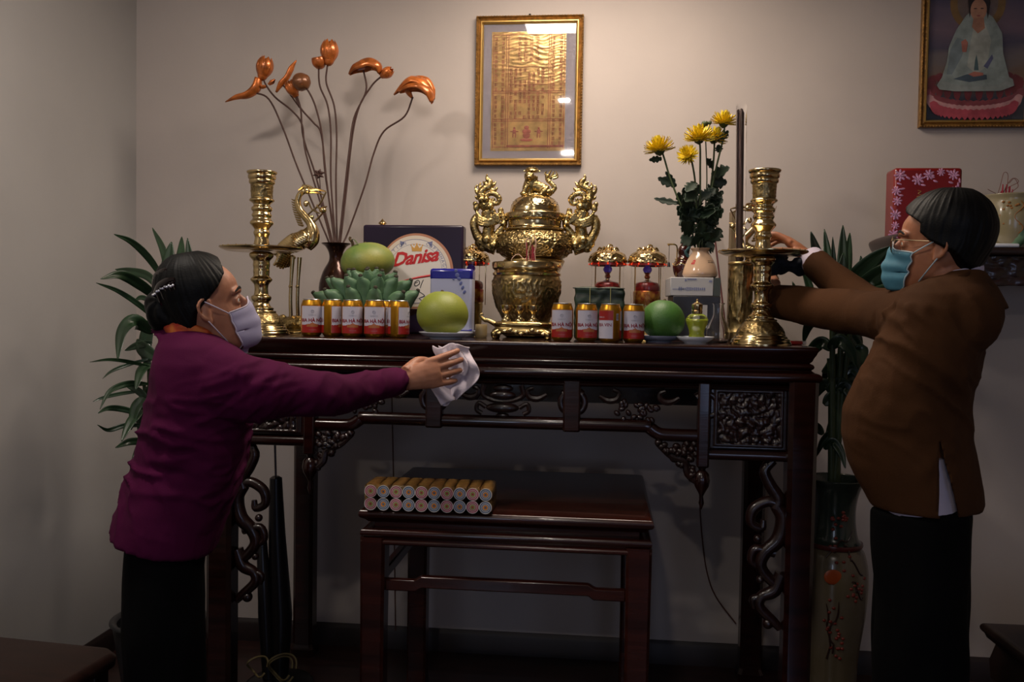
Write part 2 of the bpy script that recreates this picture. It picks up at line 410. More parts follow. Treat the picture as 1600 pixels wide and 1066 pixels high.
# brackets under the stepped rail, beside the posts
for sx in (-1, 1):
    m = MB(); 
    for i in range(46):
        u = random.random(); v = random.random()*(1-u)
        x = xp-.02-u*.11; z = .975-v*.12
        m.ell((sx*x, yf+random.uniform(-.006, .006), z), (.012, .011, .010), Matrix.Rotation(random.random()*3, 3, 'Y'), 8, 6)
    m.tube([(sx*(xp-.01), yf, .86), (sx*(xp-.04), yf, .885), (sx*(xp-.05), yf, .92), (sx*(xp-.09), yf, .935), (sx*(xp-.13), yf, .97)], [.012, .012, .01, .01, .008], 8, 4)
    obj('bracket_carving', m, m_rose_c, altar)
    # long scrolled bracket hanging down beside each front leg
    m = MB(); X = lambda d: sx*(xs-d)
    y_ = yf+.01
    m.tube([(X(.03), y_, .93), (X(.055), y_, .90), (X(.04), y_, .86), (X(.015), y_, .82), (X(.02), y_, .79)], [.012, .016, .018, .02, .02], 10, 5)
    m.tube([(X(.01), y_, .80), (X(.045), y_, .81), (X(.085), y_, .785), (X(.09), y_, .745), (X(.06), y_, .73), (X(.055), y_, .755)], [.018, .016, .016, .014, .012, .008], 10, 5)
    m.tube([(X(.02), y_, .80), (X(.0), y_, .76), (X(.012), y_, .70), (X(.05), y_, .66), (X(.06), y_, .62), (X(.03), y_, .58), (X(.0), y_, .56)], [.02, .022, .022, .02, .018, .016, .014], 10, 5)
    m.tube([(X(.02), y_, .66), (X(.075), y_, .67), (X(.088), y_, .635), (X(.065), y_, .615)], [.014, .013, .011, .008], 10, 5)
    m.tube([(X(.0), y_, .60), (X(.02), y_, .55), (X(.055), y_, .53), (X(.06), y_, .50), (X(.02), y_, .46), (X(.0), y_, .44)], [.02, .02, .016, .016, .014, .012], 10, 5)
    m.tube([(X(.055), y_, .53), (X(.08), y_, .52), (X(.075), y_, .495)], [.012, .011, .008], 10, 5)
    m.ell((X(.035), y_, .452), .016); m.ell((X(.05), y_, .915), .014); m.ell((X(.07), y_, .70), .012); m.ell((X(.06), y_, .58), .012)
    obj('long_bracket', m, m_rose_c, altar)

for ch in altar.children:
    if ch.name.split('.')[0] in ('lower_rail', 'post', 'finial', 'carved_panel', 'panel_frame', 'scroll_carving', 'leaf_carving', 'medallion', 'bracket_carving', 'long_bracket'): ch.location.z = .024
# ================================================================ small offering table
SZ = .803
p = on(555, 800, SZ); q = on(1022, 820, SZ); q2 = on(1003, 742, SZ)
sx0, sx1, sy0, sy1 = p.x, q.x, -1.03, -.33
m_rose2 = mat('rosewood_table', '2e110b', .22, var=.4, vscale=6, stretch=(.5, 5, 5), coat=.2, bump=.1, bscale=30)
SX, SY = (sx0+sx1)/2, (sy0+sy1)/2
st = thing('offering_table', 'low dark red wooden table with beaded edge standing in front of the altar', 'table', (SX, SY, 0))
a, b = (sx1-sx0)/2, (sy1-sy0)/2
mb = MB().sweep_rect([(-.02, SZ-.042), (-.012, SZ-.034)]+round_(-.010, SZ-.017, .014, -75, 75, 8)+[(-.016, SZ-.001), (-.02, SZ)], -a, a, -b, b)
obj('tabletop', mb, m_rose2, st, angle=30)
mb = MB().sweep_rect([(-.035, SZ-.062), (-.035, SZ-.04)], -a, a, -b, b); obj('waist', mb, m_rose2, st)
prof = [(-.03, SZ-.105), (-.012, SZ-.105)]+round_(-.010, SZ-.098, .008, -80, 80, 5)+[(-.012, SZ-.088), (-.008, SZ-.082)]+round_(-.012, SZ-.072, .012, -40, 85, 6)+[(-.02, SZ-.062), (-.035, SZ-.058)]
mb = MB().sweep_rect(prof, -a, a, -b, b); obj('apron', mb, m_rose2, st, angle=30)
for sx in (-1, 1):
    for sy in (-1, 1):
        cx, cy = sx*(a-.036), sy*(b-.036)
        m = MB()
        def rg(z, q, cx=cx, cy=cy): return [(cx-q+.008, cy-q, z), (cx+q-.008, cy-q, z), (cx+q, cy-q+.008, z), (cx+q, cy+q-.008, z), (cx+q-.008, cy+q, z), (cx-q+.008, cy+q, z), (cx-q, cy+q-.008, z), (cx-q, cy-q+.008, z)]
        m.loft([rg(0, .038), (rg(.05, .034)), rg(.4, .034), rg(SZ-.11, .036), rg(SZ-.085, .036)])
        obj('leg', m, m_rose2, st, angle=20)
zs = .585
for sy in (-1, 1):
    y = sy*(b-.036)
    m = MB(); q = a-.07
    poly = [(-q, zs-.025), (-q+.09, zs-.025), (-q+.105, zs-.014), (q-.105, zs-.014), (q-.09, zs-.025), (q, zs-.025), (q, zs+.008), (q-.085, zs+.008), (q-.105, zs+.02), (-q+.105, zs+.02), (-q+.085, zs+.008), (-q, zs+.008)]
    m.prism(poly, y-.013, y+.013); obj('stretcher', m, m_rose2, st, bevel=.004)
for sx in (-1, 1):
    m = MB().box((sx*(a-.036), 0, zs-.008), (.026, 2*b-.14, .033)); obj('stretcher', m, m_rose2, st, bevel=.004)
    for sy in (-1, 1):
        m = MB(); x = sx*(a-.036); 
        m.v = []; yb = sy*(b-.07)
        m.add([(x-.01, yb, SZ-.105), (x-.01, yb-sy*.05, SZ-.105), (x-.01, yb, SZ-.16), (x+.01, yb, SZ-.105), (x+.01, yb-sy*.05, SZ-.105), (x+.01, yb, SZ-.16)], [(0, 1, 2), (3, 5, 4), (0, 3, 4, 1), (1, 4, 5, 2), (2, 5, 3, 0)], False)
        obj('corner_bracket', m, m_rose2, st)

# pack of twenty wrapped rolls
m_red = mat('red_paper', 'a3202a', .5); m_gold = mat('gold_paper', '7d5c2c', .45, metal=.2, var=.3, vscale=60)
m_film = mat('clear_film', 'ffffff', .08, trans=1, ior=1.15)
rr = .0182; pf = on(569, 797, SZ); L = .125
pk = thing('roll_pack', 'block of wrapped round rolls with target-pattern ends on the low table', 'pack', (pf.x, pf.y, SZ))
pk.rotation_euler = (0, 0, math.radians(1.2))
cols = {'pink': 'b04460', 'blue': '4c6c8c', 'white': 'd0c8c2', 'red': 'b02838', 'orange': 'e08a28', 'green': '9aa048', 'dark': '3b2a30'}
mm = {k: mat('ring_'+k, v, .45) for k, v in cols.items()}
def rollmesh(kind):
    m = MB(); R = Matrix.Rotation(PI/2, 3, 'X')       # axis along +Y after rotation: z->-y
    m.lathe([(rr, -.0), (rr, -L)], 20, R=R, caps=False); m.cur = 1
    m.lathe([(0, -L), (rr, -L)], 20, R=R, caps=False)
    rings = [(1.0, .88, 2), (.88, .70, 3), (.70, .60, 2), (.60, .48, 4), (.48, .40, 2), (.40, .16, 5), (.16, 0, 4)]
    for i, (ro, ri, mi) in enumerate(rings):
        m.cur = mi; m.lathe([(ri*rr, .0), (ro*rr, .0)], 20, R=R, caps=False)
    me = m.mesh('roll')
    ms = [m_gold, m_red, mm['white'], mm['pink'] if kind else mm['blue'], mm['red'] if kind else mm['blue'], mm['green'] if kind else mm['orange']]
    for x in ms: me.materials.append(x)
    return me
rms = [rollmesh(0), rollmesh(1)]
for j in range(2):
    for i in range(10):
        link('roll', rms[(i+1) % 2], None, pk, (rr+i*2*rr, 0, rr+j*2*rr))
wr = MB().box((10*rr, L/2, 2*rr), (20*rr+.001, L+.002, 4*rr+.001)); o = obj('clear_wrap', wr, m_film, pk, bevel=.006)
# ================================================================ brass
m_brass = mat('polished_brass', 'c8b080', .17, metal=1, var=.12, vscale=18, bump=.05, bscale=30)
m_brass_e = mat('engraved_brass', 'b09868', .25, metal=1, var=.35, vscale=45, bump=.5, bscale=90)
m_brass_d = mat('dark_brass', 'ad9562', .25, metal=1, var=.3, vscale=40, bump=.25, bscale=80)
def cavity_shade(m, dark, p0, p1):     # crevice shade painted into the brass colour, duller in the hollows
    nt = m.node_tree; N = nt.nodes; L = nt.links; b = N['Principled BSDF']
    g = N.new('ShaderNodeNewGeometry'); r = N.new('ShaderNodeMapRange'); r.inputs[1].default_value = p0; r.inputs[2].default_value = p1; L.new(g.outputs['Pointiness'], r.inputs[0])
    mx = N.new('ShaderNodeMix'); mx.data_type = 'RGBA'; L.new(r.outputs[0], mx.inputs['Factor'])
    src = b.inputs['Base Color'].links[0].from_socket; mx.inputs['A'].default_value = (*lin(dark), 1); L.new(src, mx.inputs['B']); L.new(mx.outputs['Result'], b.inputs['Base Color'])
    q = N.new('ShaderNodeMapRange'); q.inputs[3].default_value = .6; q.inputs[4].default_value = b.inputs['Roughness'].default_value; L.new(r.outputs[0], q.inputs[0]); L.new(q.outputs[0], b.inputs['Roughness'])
cavity_shade(m_brass_e, '2a2010', .44, .53); cavity_shade(m_brass_d, '2a2010', .42, .53)
TZ = AZ
def prof_px(lst, cx, Y, cy=None, zb=TZ):
    k = mpp(cx, Y); yb = None
    out = []
    for r, py in lst: out.append((r*k, at(cx, py, Y).z-zb))
    z0 = out[0][1] if cy is None else 0
    return [(r, z-z0) for r, z in out]
def seat(cx, Y, Z=TZ):                              # where a thing stands
    p = at(cx, 500, Y); return (p.x, p.y, Z)
def pN(x, y, z): return noise.noise(Vector((x, y, z)))
def relief_fn(z0, z1, amp, fr, seed=0):
    def fn(a, z, r):
        if z < z0 or z > z1: return r
        e = min(1, min(z-z0, z1-z)/.004)
        x, y = math.cos(a)*r, math.sin(a)*r
        n = abs(pN(x*fr, y*fr, z*fr+seed))
        m = max(0, 1-n*5)
        return r + amp*e*(m + .5*pN(x*fr*3, y*fr*3, z*fr*3+seed))
    return fn
def smoothprof(prof, n=3):
    P, _ = catmull([(r, 0, z) for r, z in prof], n); return [(max(p.x, 0), p.z) for p in P]

# candlesticks -----------------------------------------------------
def candlestick(cx, Y, label):
    low = [(47, 536.5), (47, 533.5), (45, 530.5), (44.5, 528), (41, 526), (40.5, 524), (38, 522), (37.5, 520)]
    dome = [(37, 519.5), (35, 514), (31, 508), (27, 503), (24, 500)]
    up = [(24.5, 499), (24, 497), (20, 496), (20.5, 492), (17, 490), (13.5, 485), (13, 482), (15, 480), (16.5, 476), (16, 472.5), (12.5, 470), (11.5, 466), (11, 459), (12, 453), (14, 450), (17.5, 446), (17.5, 443), (14, 440), (13, 437), (13.5, 430), (13, 426), (14, 420), (13.5, 414), (15.5, 411), (19, 407), (20, 402), (17, 399), (14, 397.5)]
    top = [(12.5, 391), (13, 386), (12, 380), (11, 374), (13, 368), (13, 364), (11.5, 361), (14, 357), (17, 353.5), (19, 351), (19, 348), (16, 344), (14.5, 341), (16.5, 337), (15, 333), (14.5, 331), (17, 328), (17, 324), (14, 321), (14, 318), (16, 316), (20, 313), (20.5, 311), (18.5, 308.5)]
    cup = [(17.5, 308), (17.5, 300), (18, 292), (18.5, 286)]
    rim = [(19, 285), (21, 283.5), (21.5, 279), (20.5, 277.5), (22.5, 275.5), (23, 271), (21.8, 269), (24, 267), (25, 265), (24.5, 263.5), (23, 263), (18, 264), (15, 268), (14, 285)]
    seq = low+dome+up+top+cup+rim
    allp = prof_px(seq, 1189, -.78); n = 0; parts = []
    for s in (low, dome, up, top, cup, rim): parts.append(allp[n:n+len(s)]); n += len(s)
    t = thing('candlestick', label, 'candlestick', seat(cx, Y))
    o = obj('base', MB().lathe(smoothprof(parts[0], 2), 64), m_brass, t, angle=50)
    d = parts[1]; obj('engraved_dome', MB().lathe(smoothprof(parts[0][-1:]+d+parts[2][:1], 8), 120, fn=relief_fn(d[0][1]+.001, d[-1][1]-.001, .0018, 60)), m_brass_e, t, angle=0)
    obj('lower_stem', MB().lathe(smoothprof(parts[2], 3), 48), m_brass, t, angle=0)
    k = mpp(1189, -.78); zd = parts[3][0][1]
    obj('drip_tray', MB().lathe([(10*k, zd-.011), (40*k, zd-.0115), (58*k, zd-.011), (66*k, zd-.005), (68.5*k, zd-.0015), (68.5*k, zd+.001), (66*k, zd+.0025), (60*k, zd-.001), (10*k, zd-.001)], 72), m_brass, t, angle=30)
    for i in range(24):
        a = 2*PI*i/24
    nm = MB()
    for i in range(24):
        a = 2*PI*i/24; nm.ell((66*k*math.cos(a), 66*k*math.sin(a), zd+.003), (.002, .002, .0012), seg=6, rings=4)
    obj('tray_studs', nm, m_brass, t)['kind'] = 'stuff'
    obj('upper_stem', MB().lathe(smoothprof(parts[3], 3), 48), m_brass, t, angle=0)
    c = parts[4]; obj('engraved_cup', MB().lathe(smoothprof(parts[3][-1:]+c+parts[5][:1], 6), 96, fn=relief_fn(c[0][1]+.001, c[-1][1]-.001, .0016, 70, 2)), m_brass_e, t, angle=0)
    obj('socket_rim', MB().lathe(parts[5], 48, caps=False), m_brass, t, angle=60)
    return t
candlestick(408, -.745, 'tall brass candlestick with drip tray standing left of the row of five cans')
candlestick(1189, -.78, "tall brass candlestick with drip tray in front of the man's hands")

# cranes on tortoises -----------------------------------------------
def crane(cx, Y, label, fl, k):
    """coordinates in px around x=460,y=522 of the left bird"""
    t = thing('crane_statue', label, 'statue', seat(cx, Y))
    def q(px, py, y=0): return (fl*(px-460)*k, y, (522-py)*k)
    # tortoise
    m = MB(); 
    m.ell(q(463, 508), (26*k, 17*k, 13*k)); m.ell(q(440, 500), (7*k, 5*k, 6*k)); m.tube([q(450, 510), q(440, 502)], [6*k, 4*k], 8, 2)
    for dx in (-16, 16):
        for dy in (-13, 13): m.tube([q(463+dx, 510, dy*k*.8), q(463+dx*1.2, 521, dy*k*1.1)], [6*k, 4.5*k], 8, 1)
    m.lathe([(22*k, 0), (30*k, 0), (30*k, 3*k), (22*k, 4*k)], 32, c=(3*k*fl, 0, 0))
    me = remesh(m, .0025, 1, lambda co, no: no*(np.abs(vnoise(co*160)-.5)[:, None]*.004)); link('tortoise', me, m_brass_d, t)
    # legs
    for dy, px in ((-4.5, 455), (4.5, 463)):
        m = MB().tube([q(px+2, 404, dy*k), q(px, 440, dy*k), q(px-1, 470, dy*k), q(px, 498, dy*k)], [3.6*k, 2.6*k, 2.8*k, 3*k], 10, 4)
        m.ell(q(px-1, 450, dy*k), 3.4*k, seg=10, rings=6)
        for a in (-1, 0, 1): m.tube([q(px, 497, dy*k), q(px+8, 500, dy*k+a*5*k)], [2*k, 1.2*k], 6, 1)
        obj('leg', m, m_brass, t)
    # body
    m = MB()
    m.tube([q(430, 404), q(445, 392), q(462, 382), q(478, 372), q(486, 362)], [(4*k, 3*k), (12*k, 9*k), (15*k, 14*k), (13*k, 14*k), (8*k, 9*k)], 20, 6, up=(0, 1, 0))
    m.tube([q(478, 388), q(486, 378), q(488, 366), q(484, 352), q(474, 340), q(466, 330), q(463, 318), q(466, 307), q(474, 301)], [9*k, 11*k, 10*k, 7*k, 6*k, 5.5*k, 5*k, 4.5*k, 4.5*k], 16, 6)
    for dy in (-1, 1):
        m.tube([q(480, 372, dy*11*k), q(462, 380, dy*15*k), q(442, 390, dy*12*k), q(428, 400, dy*8*k)], [(3*k, 9*k), (4*k, 12*k), (3*k, 8*k), (1.5*k, 3*k)], 12, 5, up=(0, 1, 0))
    for i in range(6): m.tube([q(440+i*3, 398+i*.8, (i-2.5)*3*k), q(434+i*2, 412+i, (i-2.5)*4*k), q(429+i*3.4, 424-abs(i-2.5)*2.5, (i-2.5)*4.4*k)], [4*k, 3*k, 1.5*k], 8, 3)
    def dsp(co, no):
        z = co[:, 2]/k; x = co[:, 0]/k*fl+460
        s = np.abs(np.sin((x*.5+z*.9)*.9))*(x < 482)*(z < 160)
        return no*(s[:, None]*.0012)
    obj_me = remesh(m, .0022, 2, dsp); link('body', obj_me, m_brass, t)
    # head, beak, crest, spikes
    m = MB(); m.ell(q(478, 301), (8*k, 5*k, 5.5*k)); m.tube([q(482, 300), q(494, 299), q(508, 302)], [4*k, 2.2*k, .8*k], 8, 3); m.tube([q(482, 303), q(495, 304), q(506, 308)], [3*k, 1.6*k, .6*k], 8, 3)
    m.tube([q(478, 298), q(472, 295), q(464, 300)], [3*k, 3*k, 1*k], 8, 3); m.tube([q(486, 297), q(480, 294), q(470, 292)], [2*k, 2*k, .8*k], 8, 3)
    m.ell(q(481, 300, -5*k), 1.6*k, seg=8, rings=6); obj('head', m, m_brass, t)
    for i in range(11):
        a = i/10; px = 459.5+4*(a*a)*2.2; py = 316+a*38
        m = MB().tube([q(px+4, py+1), q(px-3, py), q(px-7+a*2, py-2)], [2.1*k, 1.5*k, .5*k], 6, 2); obj('neck_spike', m, m_brass, t)
    # lotus sprig in the beak
    m = MB()
    m.tube([q(508, 303), q(498, 322), q(485, 333), q(478, 340)], [1.3*k, 1.5*k, 1.5*k, 1.3*k], 6, 4); m.tube([q(480, 318), q(486, 330), q(498, 336)], [1.3*k]*3, 6, 3)
    m.tube([q(486, 352), q(497, 342), q(506, 332)], [1.8*k, 1.6*k, 1.6*k], 6, 3); m.ell(q(503, 331), (6*k, 5*k, 4.5*k)); m.tube([q(503, 328), q(510, 325)], [3*k, .6*k], 6, 1)
    m.ell(q(476, 321), (4*k, 3.5*k, 5*k)); m.ell(q(485, 342), (4*k, 4*k, 3.5*k)); m.tube([q(503, 331), q(495, 326), q(494, 322)], [2*k, 2*k, .6*k], 6, 2)
    obj('lotus_sprig', m, m_brass, t)
    return t
crane(461, -.50, 'brass crane on a tortoise, its head facing right above the candlestick tray', 1, mpp(460, -.50)*1.0)
crane(1183, -.50, "brass crane facing left, mostly hidden behind the candlestick at the man's hands", -1, mpp(1183, -.50)*.94)

# the big covered incense burner -------------------------------------
BY = -.34; k = mpp(833, BY); by0 = at(833, 500, BY)
def bz(py): return at(833, py, BY).z-TZ
t = thing('incense_burner', 'large brass incense burner with flame-crested dragon handles and a lion on its lid', 'incense burner', (by0.x, by0.y, TZ))
def LP(l): return [(r*k, max(0, bz(py))) for r, py in l]
leg = LP([(34, 519), (36, 515), (33, 508), (24, 500), (22, 480), (24, 455), (34, 440), (40, 425), (46, 412), (48, 408), (45, 405)])
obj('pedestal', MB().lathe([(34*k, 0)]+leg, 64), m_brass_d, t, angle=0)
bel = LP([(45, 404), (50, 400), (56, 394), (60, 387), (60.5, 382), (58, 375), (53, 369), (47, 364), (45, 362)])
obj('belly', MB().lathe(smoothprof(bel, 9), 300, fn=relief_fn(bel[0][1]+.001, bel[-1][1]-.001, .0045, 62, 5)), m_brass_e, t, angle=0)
obj('neck', MB().lathe(smoothprof(LP([(44, 362), (47, 361), (47.5, 358.5), (43, 357), (41.5, 354), (41.5, 348), (42, 346)]), 3), 64), m_brass, t)
rim = LP([(42, 346), (45, 345), (46.5, 342), (46.5, 336), (45, 334), (40, 333.5)])
obj('rim_band', MB().lathe(smoothprof(rim, 5), 160, fn=relief_fn(rim[0][1], rim[-1][1], .0012, 60, 8)), m_brass, t)
ld = LP([(40, 333.5), (39, 331), (38.5, 328), (37, 323), (33.5, 316), (28, 310.5), (22, 307.5), (17, 306)])
def holes(a, z, r):
    return relief_fn(LP([(1, 326)])[0][1], LP([(1, 309)])[0][1], .0016, 50, 11)(a, z, r)
lid = obj('lid', MB().lathe(smoothprof(ld, 8), 180, fn=holes), m_brass, t, angle=0)
m_black = mat('black_gap', '0a0806', .8)
m = MB()
for i in range(30):
    a = 2*PI*i/30; row = [(33.6, 316.5), (35.6, 320)][i % 2]; r, z = LP([row])[0]
    m.ell((r*math.cos(a), r*math.sin(a), z), (.0035, .0025, .002), Matrix.Rotation(a, 3, 'Z'), 8, 6)
obj('piercings', m, m_black, lid)
# lion
def q(px, py, y=0): return ((px-833)*k, y*k, bz(py))
m = MB()
m.lathe([(15*k, bz(307)), (19*k, bz(307)), (18.5*k, bz(304.5)), (15*k, bz(304))], 24, c=(0, 0, 0))
m.tube([q(822, 303), q(823, 295), q(826, 285), q(828, 275)], [9*k, 10*k, 10*k, 9*k], 16, 5)
m.tube([q(826, 288), q(838, 293), q(850, 300)], [9*k, 9*k, 10*k], 14, 4)
m.ell(q(852, 301), (9*k, 9*k, 6*k)); m.ell(q(824, 277, -8), (8*k, 7*k, 7*k)); m.ell(q(824, 279, -14), (5*k, 4*k, 3.5*k))
for y in (-8, 6): m.tube([q(822, 290, y), q(818, 298, y-1), q(816, 304, y-2)], [4.5*k, 4*k, 4*k], 10, 3); m.ell(q(815, 304, y-3), (5*k, 4*k, 3*k))
for y in (-9, 9): m.tube([q(850, 298, y), q(842, 304, y*1.1)], [5*k, 4*k], 10, 2)
m.tube([q(858, 300), q(863, 294), q(858, 287), q(851, 280), q(852, 273)], [4*k, 3.6*k, 3.4*k, 3*k, 2.4*k], 10, 5)
def dsl(co, no): return no*((np.abs(vnoise(co*170)-.5)*.005)[:, None])
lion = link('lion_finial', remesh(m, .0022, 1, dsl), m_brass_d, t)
m = MB(); kk = k
m.lathe([(9.5*k, bz(270)), (12*k, bz(268)), (11.5*k, bz(266.5)), (9.5*k, bz(265)), (9.5*k, bz(263)), (8.5*k, bz(262.5)), (7*k, bz(263.5))], 24, c=((827-833)*k, -.0, 0))
for i in range(9):
    a = 2*PI*i/9; m.tube([((827-833)*k+10*k*math.cos(a), 10*k*math.sin(a), bz(268)), ((827-833)*k+13*k*math.cos(a), 13*k*math.sin(a), bz(267.5))], [1.8*k, .6*k], 6, 1)
obj('crown', m, m_brass_d, lion)
m = MB()
for pts, r in (([(853, 282), (858, 277), (866, 273), (864, 267)], 3), ([(852, 276), (855, 270), (857, 266)], 2.4), ([(856, 278), (860, 272), (861, 268)], 2.4), ([(860, 279), (867, 277), (867, 272)], 2.2), ([(851, 276), (848, 271), (850, 268)], 2.2)):
    m.tube([q(*p_) for p_ in pts], [r*k*(1-.28*i) for i in range(len(pts))], 8, 4)
obj('flame_tail', m, m_brass_d, lion)
# dragon handles
def handle(s):
    def q(px, py, y=0): return (s*(833-px)*-1*k, y*k, bz(py))
    m = MB()
    def T(pts, rs, y=0, n=5): m.tube([q(*(p if len(p) == 3 else (*p, y))) for p in pts], [r*k for r in rs], 12, n)
    T([(772, 388), (760, 385), (748, 376), (740, 362), (738, 348), (743, 338)], [11, 9, 8, 7, 7, 6])          # outer body loop
    T([(776, 372), (768, 378), (760, 368), (762, 352), (760, 340), (758, 330)], [7, 9, 9, 9, 10, 10])         # chest
    T([(776, 386), (784, 388), (792, 384)], [10, 9, 8]); m.ell(q(758, 376, -4), 8*k); m.ell(q(746, 380), 7*k); m.ell(q(770, 384, -6), 7*k); m.ell(q(752, 388), (8*k, 7*k, 6*k))
    T([(770, 372), (777, 362), (784, 354), (785, 344), (780, 334), (779, 326)], [5, 5, 5.5, 5, 4.5, 4])       # inner arm
    m.ell(q(781, 366), 5*k); m.ell(q(785, 350, -3), 5*k); m.ell(q(739, 347), (6*k, 6*k, 6.5*k))
    m.ell(q(757, 320), (13*k, 9*k, 11*k)); m.ell(q(749, 313, -6), 5*k); m.ell(q(763, 324, -6), 5.5*k); m.ell(q(757, 313, -8), 4.5*k); m.ell(q(766, 331, -3), (6*k, 5*k, 5*k))  # head
    m.ell(q(741, 325), (5*k, 4*k, 6.5*k)); m.ell(q(739, 319), 4*k); m.ell(q(776, 310), (4*k, 3*k, 4*k))
    T([(755, 308), (763, 303), (772, 305), (778, 312), (774, 319), (767, 317), (769, 311)], [3.5, 4, 4, 4, 3.5, 3, 2.5], -5)      # horn curl
    for dy, dz in ((0, 0), (-2, 5), (-4, 10), (-5, 15)): T([(741, 331+dz*.9), (748, 340+dz*.8, -7+dy*.3), (760, 346+dz*.5, -9), (772, 341+dz*.6, -6), (779, 333+dz)], [2, 2.4, 2.6, 2.4, 1.8], -4)
    for i in range(7): T([(766+i*1.8, 334+abs(i-3)*2, -8), (768+i*1.9, 342+i*1.6, -8)], [2.6, 1.5], 0, 1)
    # mane flame
    T([(753, 312), (748, 304), (752, 296), (761, 291), (762, 285), (757, 279), (757, 272)], [6.5, 6.2, 5.8, 5.4, 4.6, 3, .8])
    for pts in ([(748, 304), (742, 301), (739, 294), (742, 289)], [(750, 298), (746, 292), (747, 285)], [(758, 294), (755, 287), (752, 286), (751, 283)], [(763, 291), (768, 289), (771, 284)], [(762, 297), (770, 297), (774, 293)], [(748, 308), (742, 310), (739, 306)]):
        T(pts, [4.2, 3.4, 1.8, .8][:len(pts)] if len(pts) == 4 else [3.8, 2.8, .8])
    me = remesh(m, .0021, 1, lambda co, no: no*((np.abs(vnoise(co*np.array([150, 150, 190]))-.5)*.0035)[:, None]))
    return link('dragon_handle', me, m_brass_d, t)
handle(1); handle(-1)

# incense bowl in front ------------------------------------------------
WY = -.52; k = mpp(822, WY)
def wz(py, px=822, Y=WY): return max(0, at(px, py, Y).z-TZ)
t = thing('incense_bowl', 'round engraved brass incense bowl with red stick stubs in front of the burner', 'incense bowl', seat(822, WY))
P = [(r*k, wz(py)) for r, py in [(36, 524), (38, 518), (36, 512), (38, 498), (44, 486), (49, 474), (52.5, 458), (53, 446), (52.5, 437), (51, 432)]]
obj('bowl', MB().lathe([(30*k, 0)]+smoothprof(P, 6), 280, fn=relief_fn(P[3][1], P[-2][1], .0032, 52, 4)), m_brass_e, t, angle=0)
P = [(r*k, wz(py)) for r, py in [(51, 432), (53, 431), (53.5, 428), (51, 426), (50, 424), (52, 422), (54, 420), (54.5, 412), (53.5, 410.5), (49, 411), (48, 420), (47, 426), (20, 427), (0, 427)]]
obj('rim', MB().lathe(P, 96, caps=False), m_brass, t, angle=40)
obj('ash', MB().lathe([(0, wz(414)), (30*k, wz(414.5)), (48.6*k, wz(416))], 40, caps=False), mat('incense_ash', '8c8478', .95, bump=.5, bscale=200), t)
m_inc = mat('incense_red', '8c2434', .7); m_ashs = mat('burnt_incense', 'b89a88', .9)
m = MB(); random.seed(3)
for i in range(16):
    x, y = random.uniform(-.012, .03)*1, random.uniform(-.02, .02); h = random.uniform(.03, .075)
    m.tube([(x, y, wz(414)-.005), (x+random.uniform(-.006, .006), y, wz(414)+h)], .0013, 5, 1)
obj('incense_stubs', m, m_inc, t)
for pts in ([(-.05, 0, .0), (-.05, -.0, .02), (-.03, 0, .035), (-.01, 0, .02), (.0, 0, .03), (-.004, 0, .07), (-.002, 0, .085)], [(.012, -.01, .0), (.004, -.01, .04), (.012, -.01, .07), (.0, -.01, .09)], [(.03, 0, 0), (.026, 0, .05), (.03, 0, .08), (.02, 0, .098)], [(.015, .01, .03), (.03, .01, .06), (.02, .01, .095), (.012, .01, .08)]):
    obj('ash_curl', MB().tube([(a, b-.01, wz(414)+c) for a, b, c in pts], .0014, 5, 6), m_ashs, t)

# three-cup offering stand in front of the bowl -------------------------
CY = -.72; k = mpp(816, CY)
t = thing('cup_stand', 'small brass stand with three stem cups and dragon-head ends before the incense bowl', 'cup stand', seat(816, CY))
def cz(py): return max(0, at(816, py, CY).z-TZ)
H = at(816, 522, CY).z; S = lambda py: (522-py)*k
m = MB()
def orect(hw, hd, z, n=40): return [(hw*math.copysign(abs(math.cos(2*PI*i/n))**.6, math.cos(2*PI*i/n)), hd*math.copysign(abs(math.sin(2*PI*i/n))**.8, math.sin(2*PI*i/n)), z) for i in range(n)]
m.loft([orect(40*k, 17*k, S(514)), orect(46*k, 20*k, S(512)), orect(47*k, 21*k, S(508)), orect(43*k, 19*k, S(505)), orect(42*k, 18*k, S(503)), orect(45*k, 20*k, S(500)), orect(45*k, 20*k, S(497)), orect(38*k, 17*k, S(494))])
obj('tray', m, m_brass_d, t, angle=50)
for sx in (-1, 1):
    for sy in (-1, 1):
        obj('foot', MB().tube([(sx*36*k, sy*13*k, S(510)), (sx*42*k, sy*16*k, S(514)), (sx*40*k, sy*16*k, S(518)), (sx*43*k, sy*18*k, .0025)], [5*k, 6*k, 4*k, 4.5*k], 10, 4), m_brass_d, t)
m = MB()
for i in range(9):
    a = (i-4)/4; m.ell((a*34*k, -20.5*k*(1-.12*a*a), S(510+3*math.cos(a*6))), (4.5*k, 2.5*k, 3*k), seg=10, rings=6)
obj('scroll_relief', m, m_brass, t)
for i in (-1, 0, 1):
    x = (i*21-4)*k
    P = [(8, 495), (8.5, 492), (5, 489), (3, 485), (3.2, 482), (7, 479), (9, 474), (9.2, 469), (8.2, 468.5), (7.6, 472), (0, 476)]
    obj('stem_cup', MB().lathe([(r*k, S(py)) for r, py in P], 32, c=(x, 0, 0), caps=False), m_brass, t, angle=60)
for s in (-1, 1):
    m = MB().tube([(s*40*k, 0, S(500)), (s*52*k, 0, S(494)), (s*60*k, 0, S(492)), (s*66*k, 0, S(486)), (s*64*k, 0, S(483)), (s*61*k, 0, S(485))], [4.5*k, 3.6*k, 3.2*k, 2*k, 1.6*k, 1*k], 10, 5)
    m.ell((s*57*k, 0, S(493)), (5*k, 4*k, 3.6*k)); obj('dragon_end', m, m_brass_d, t)

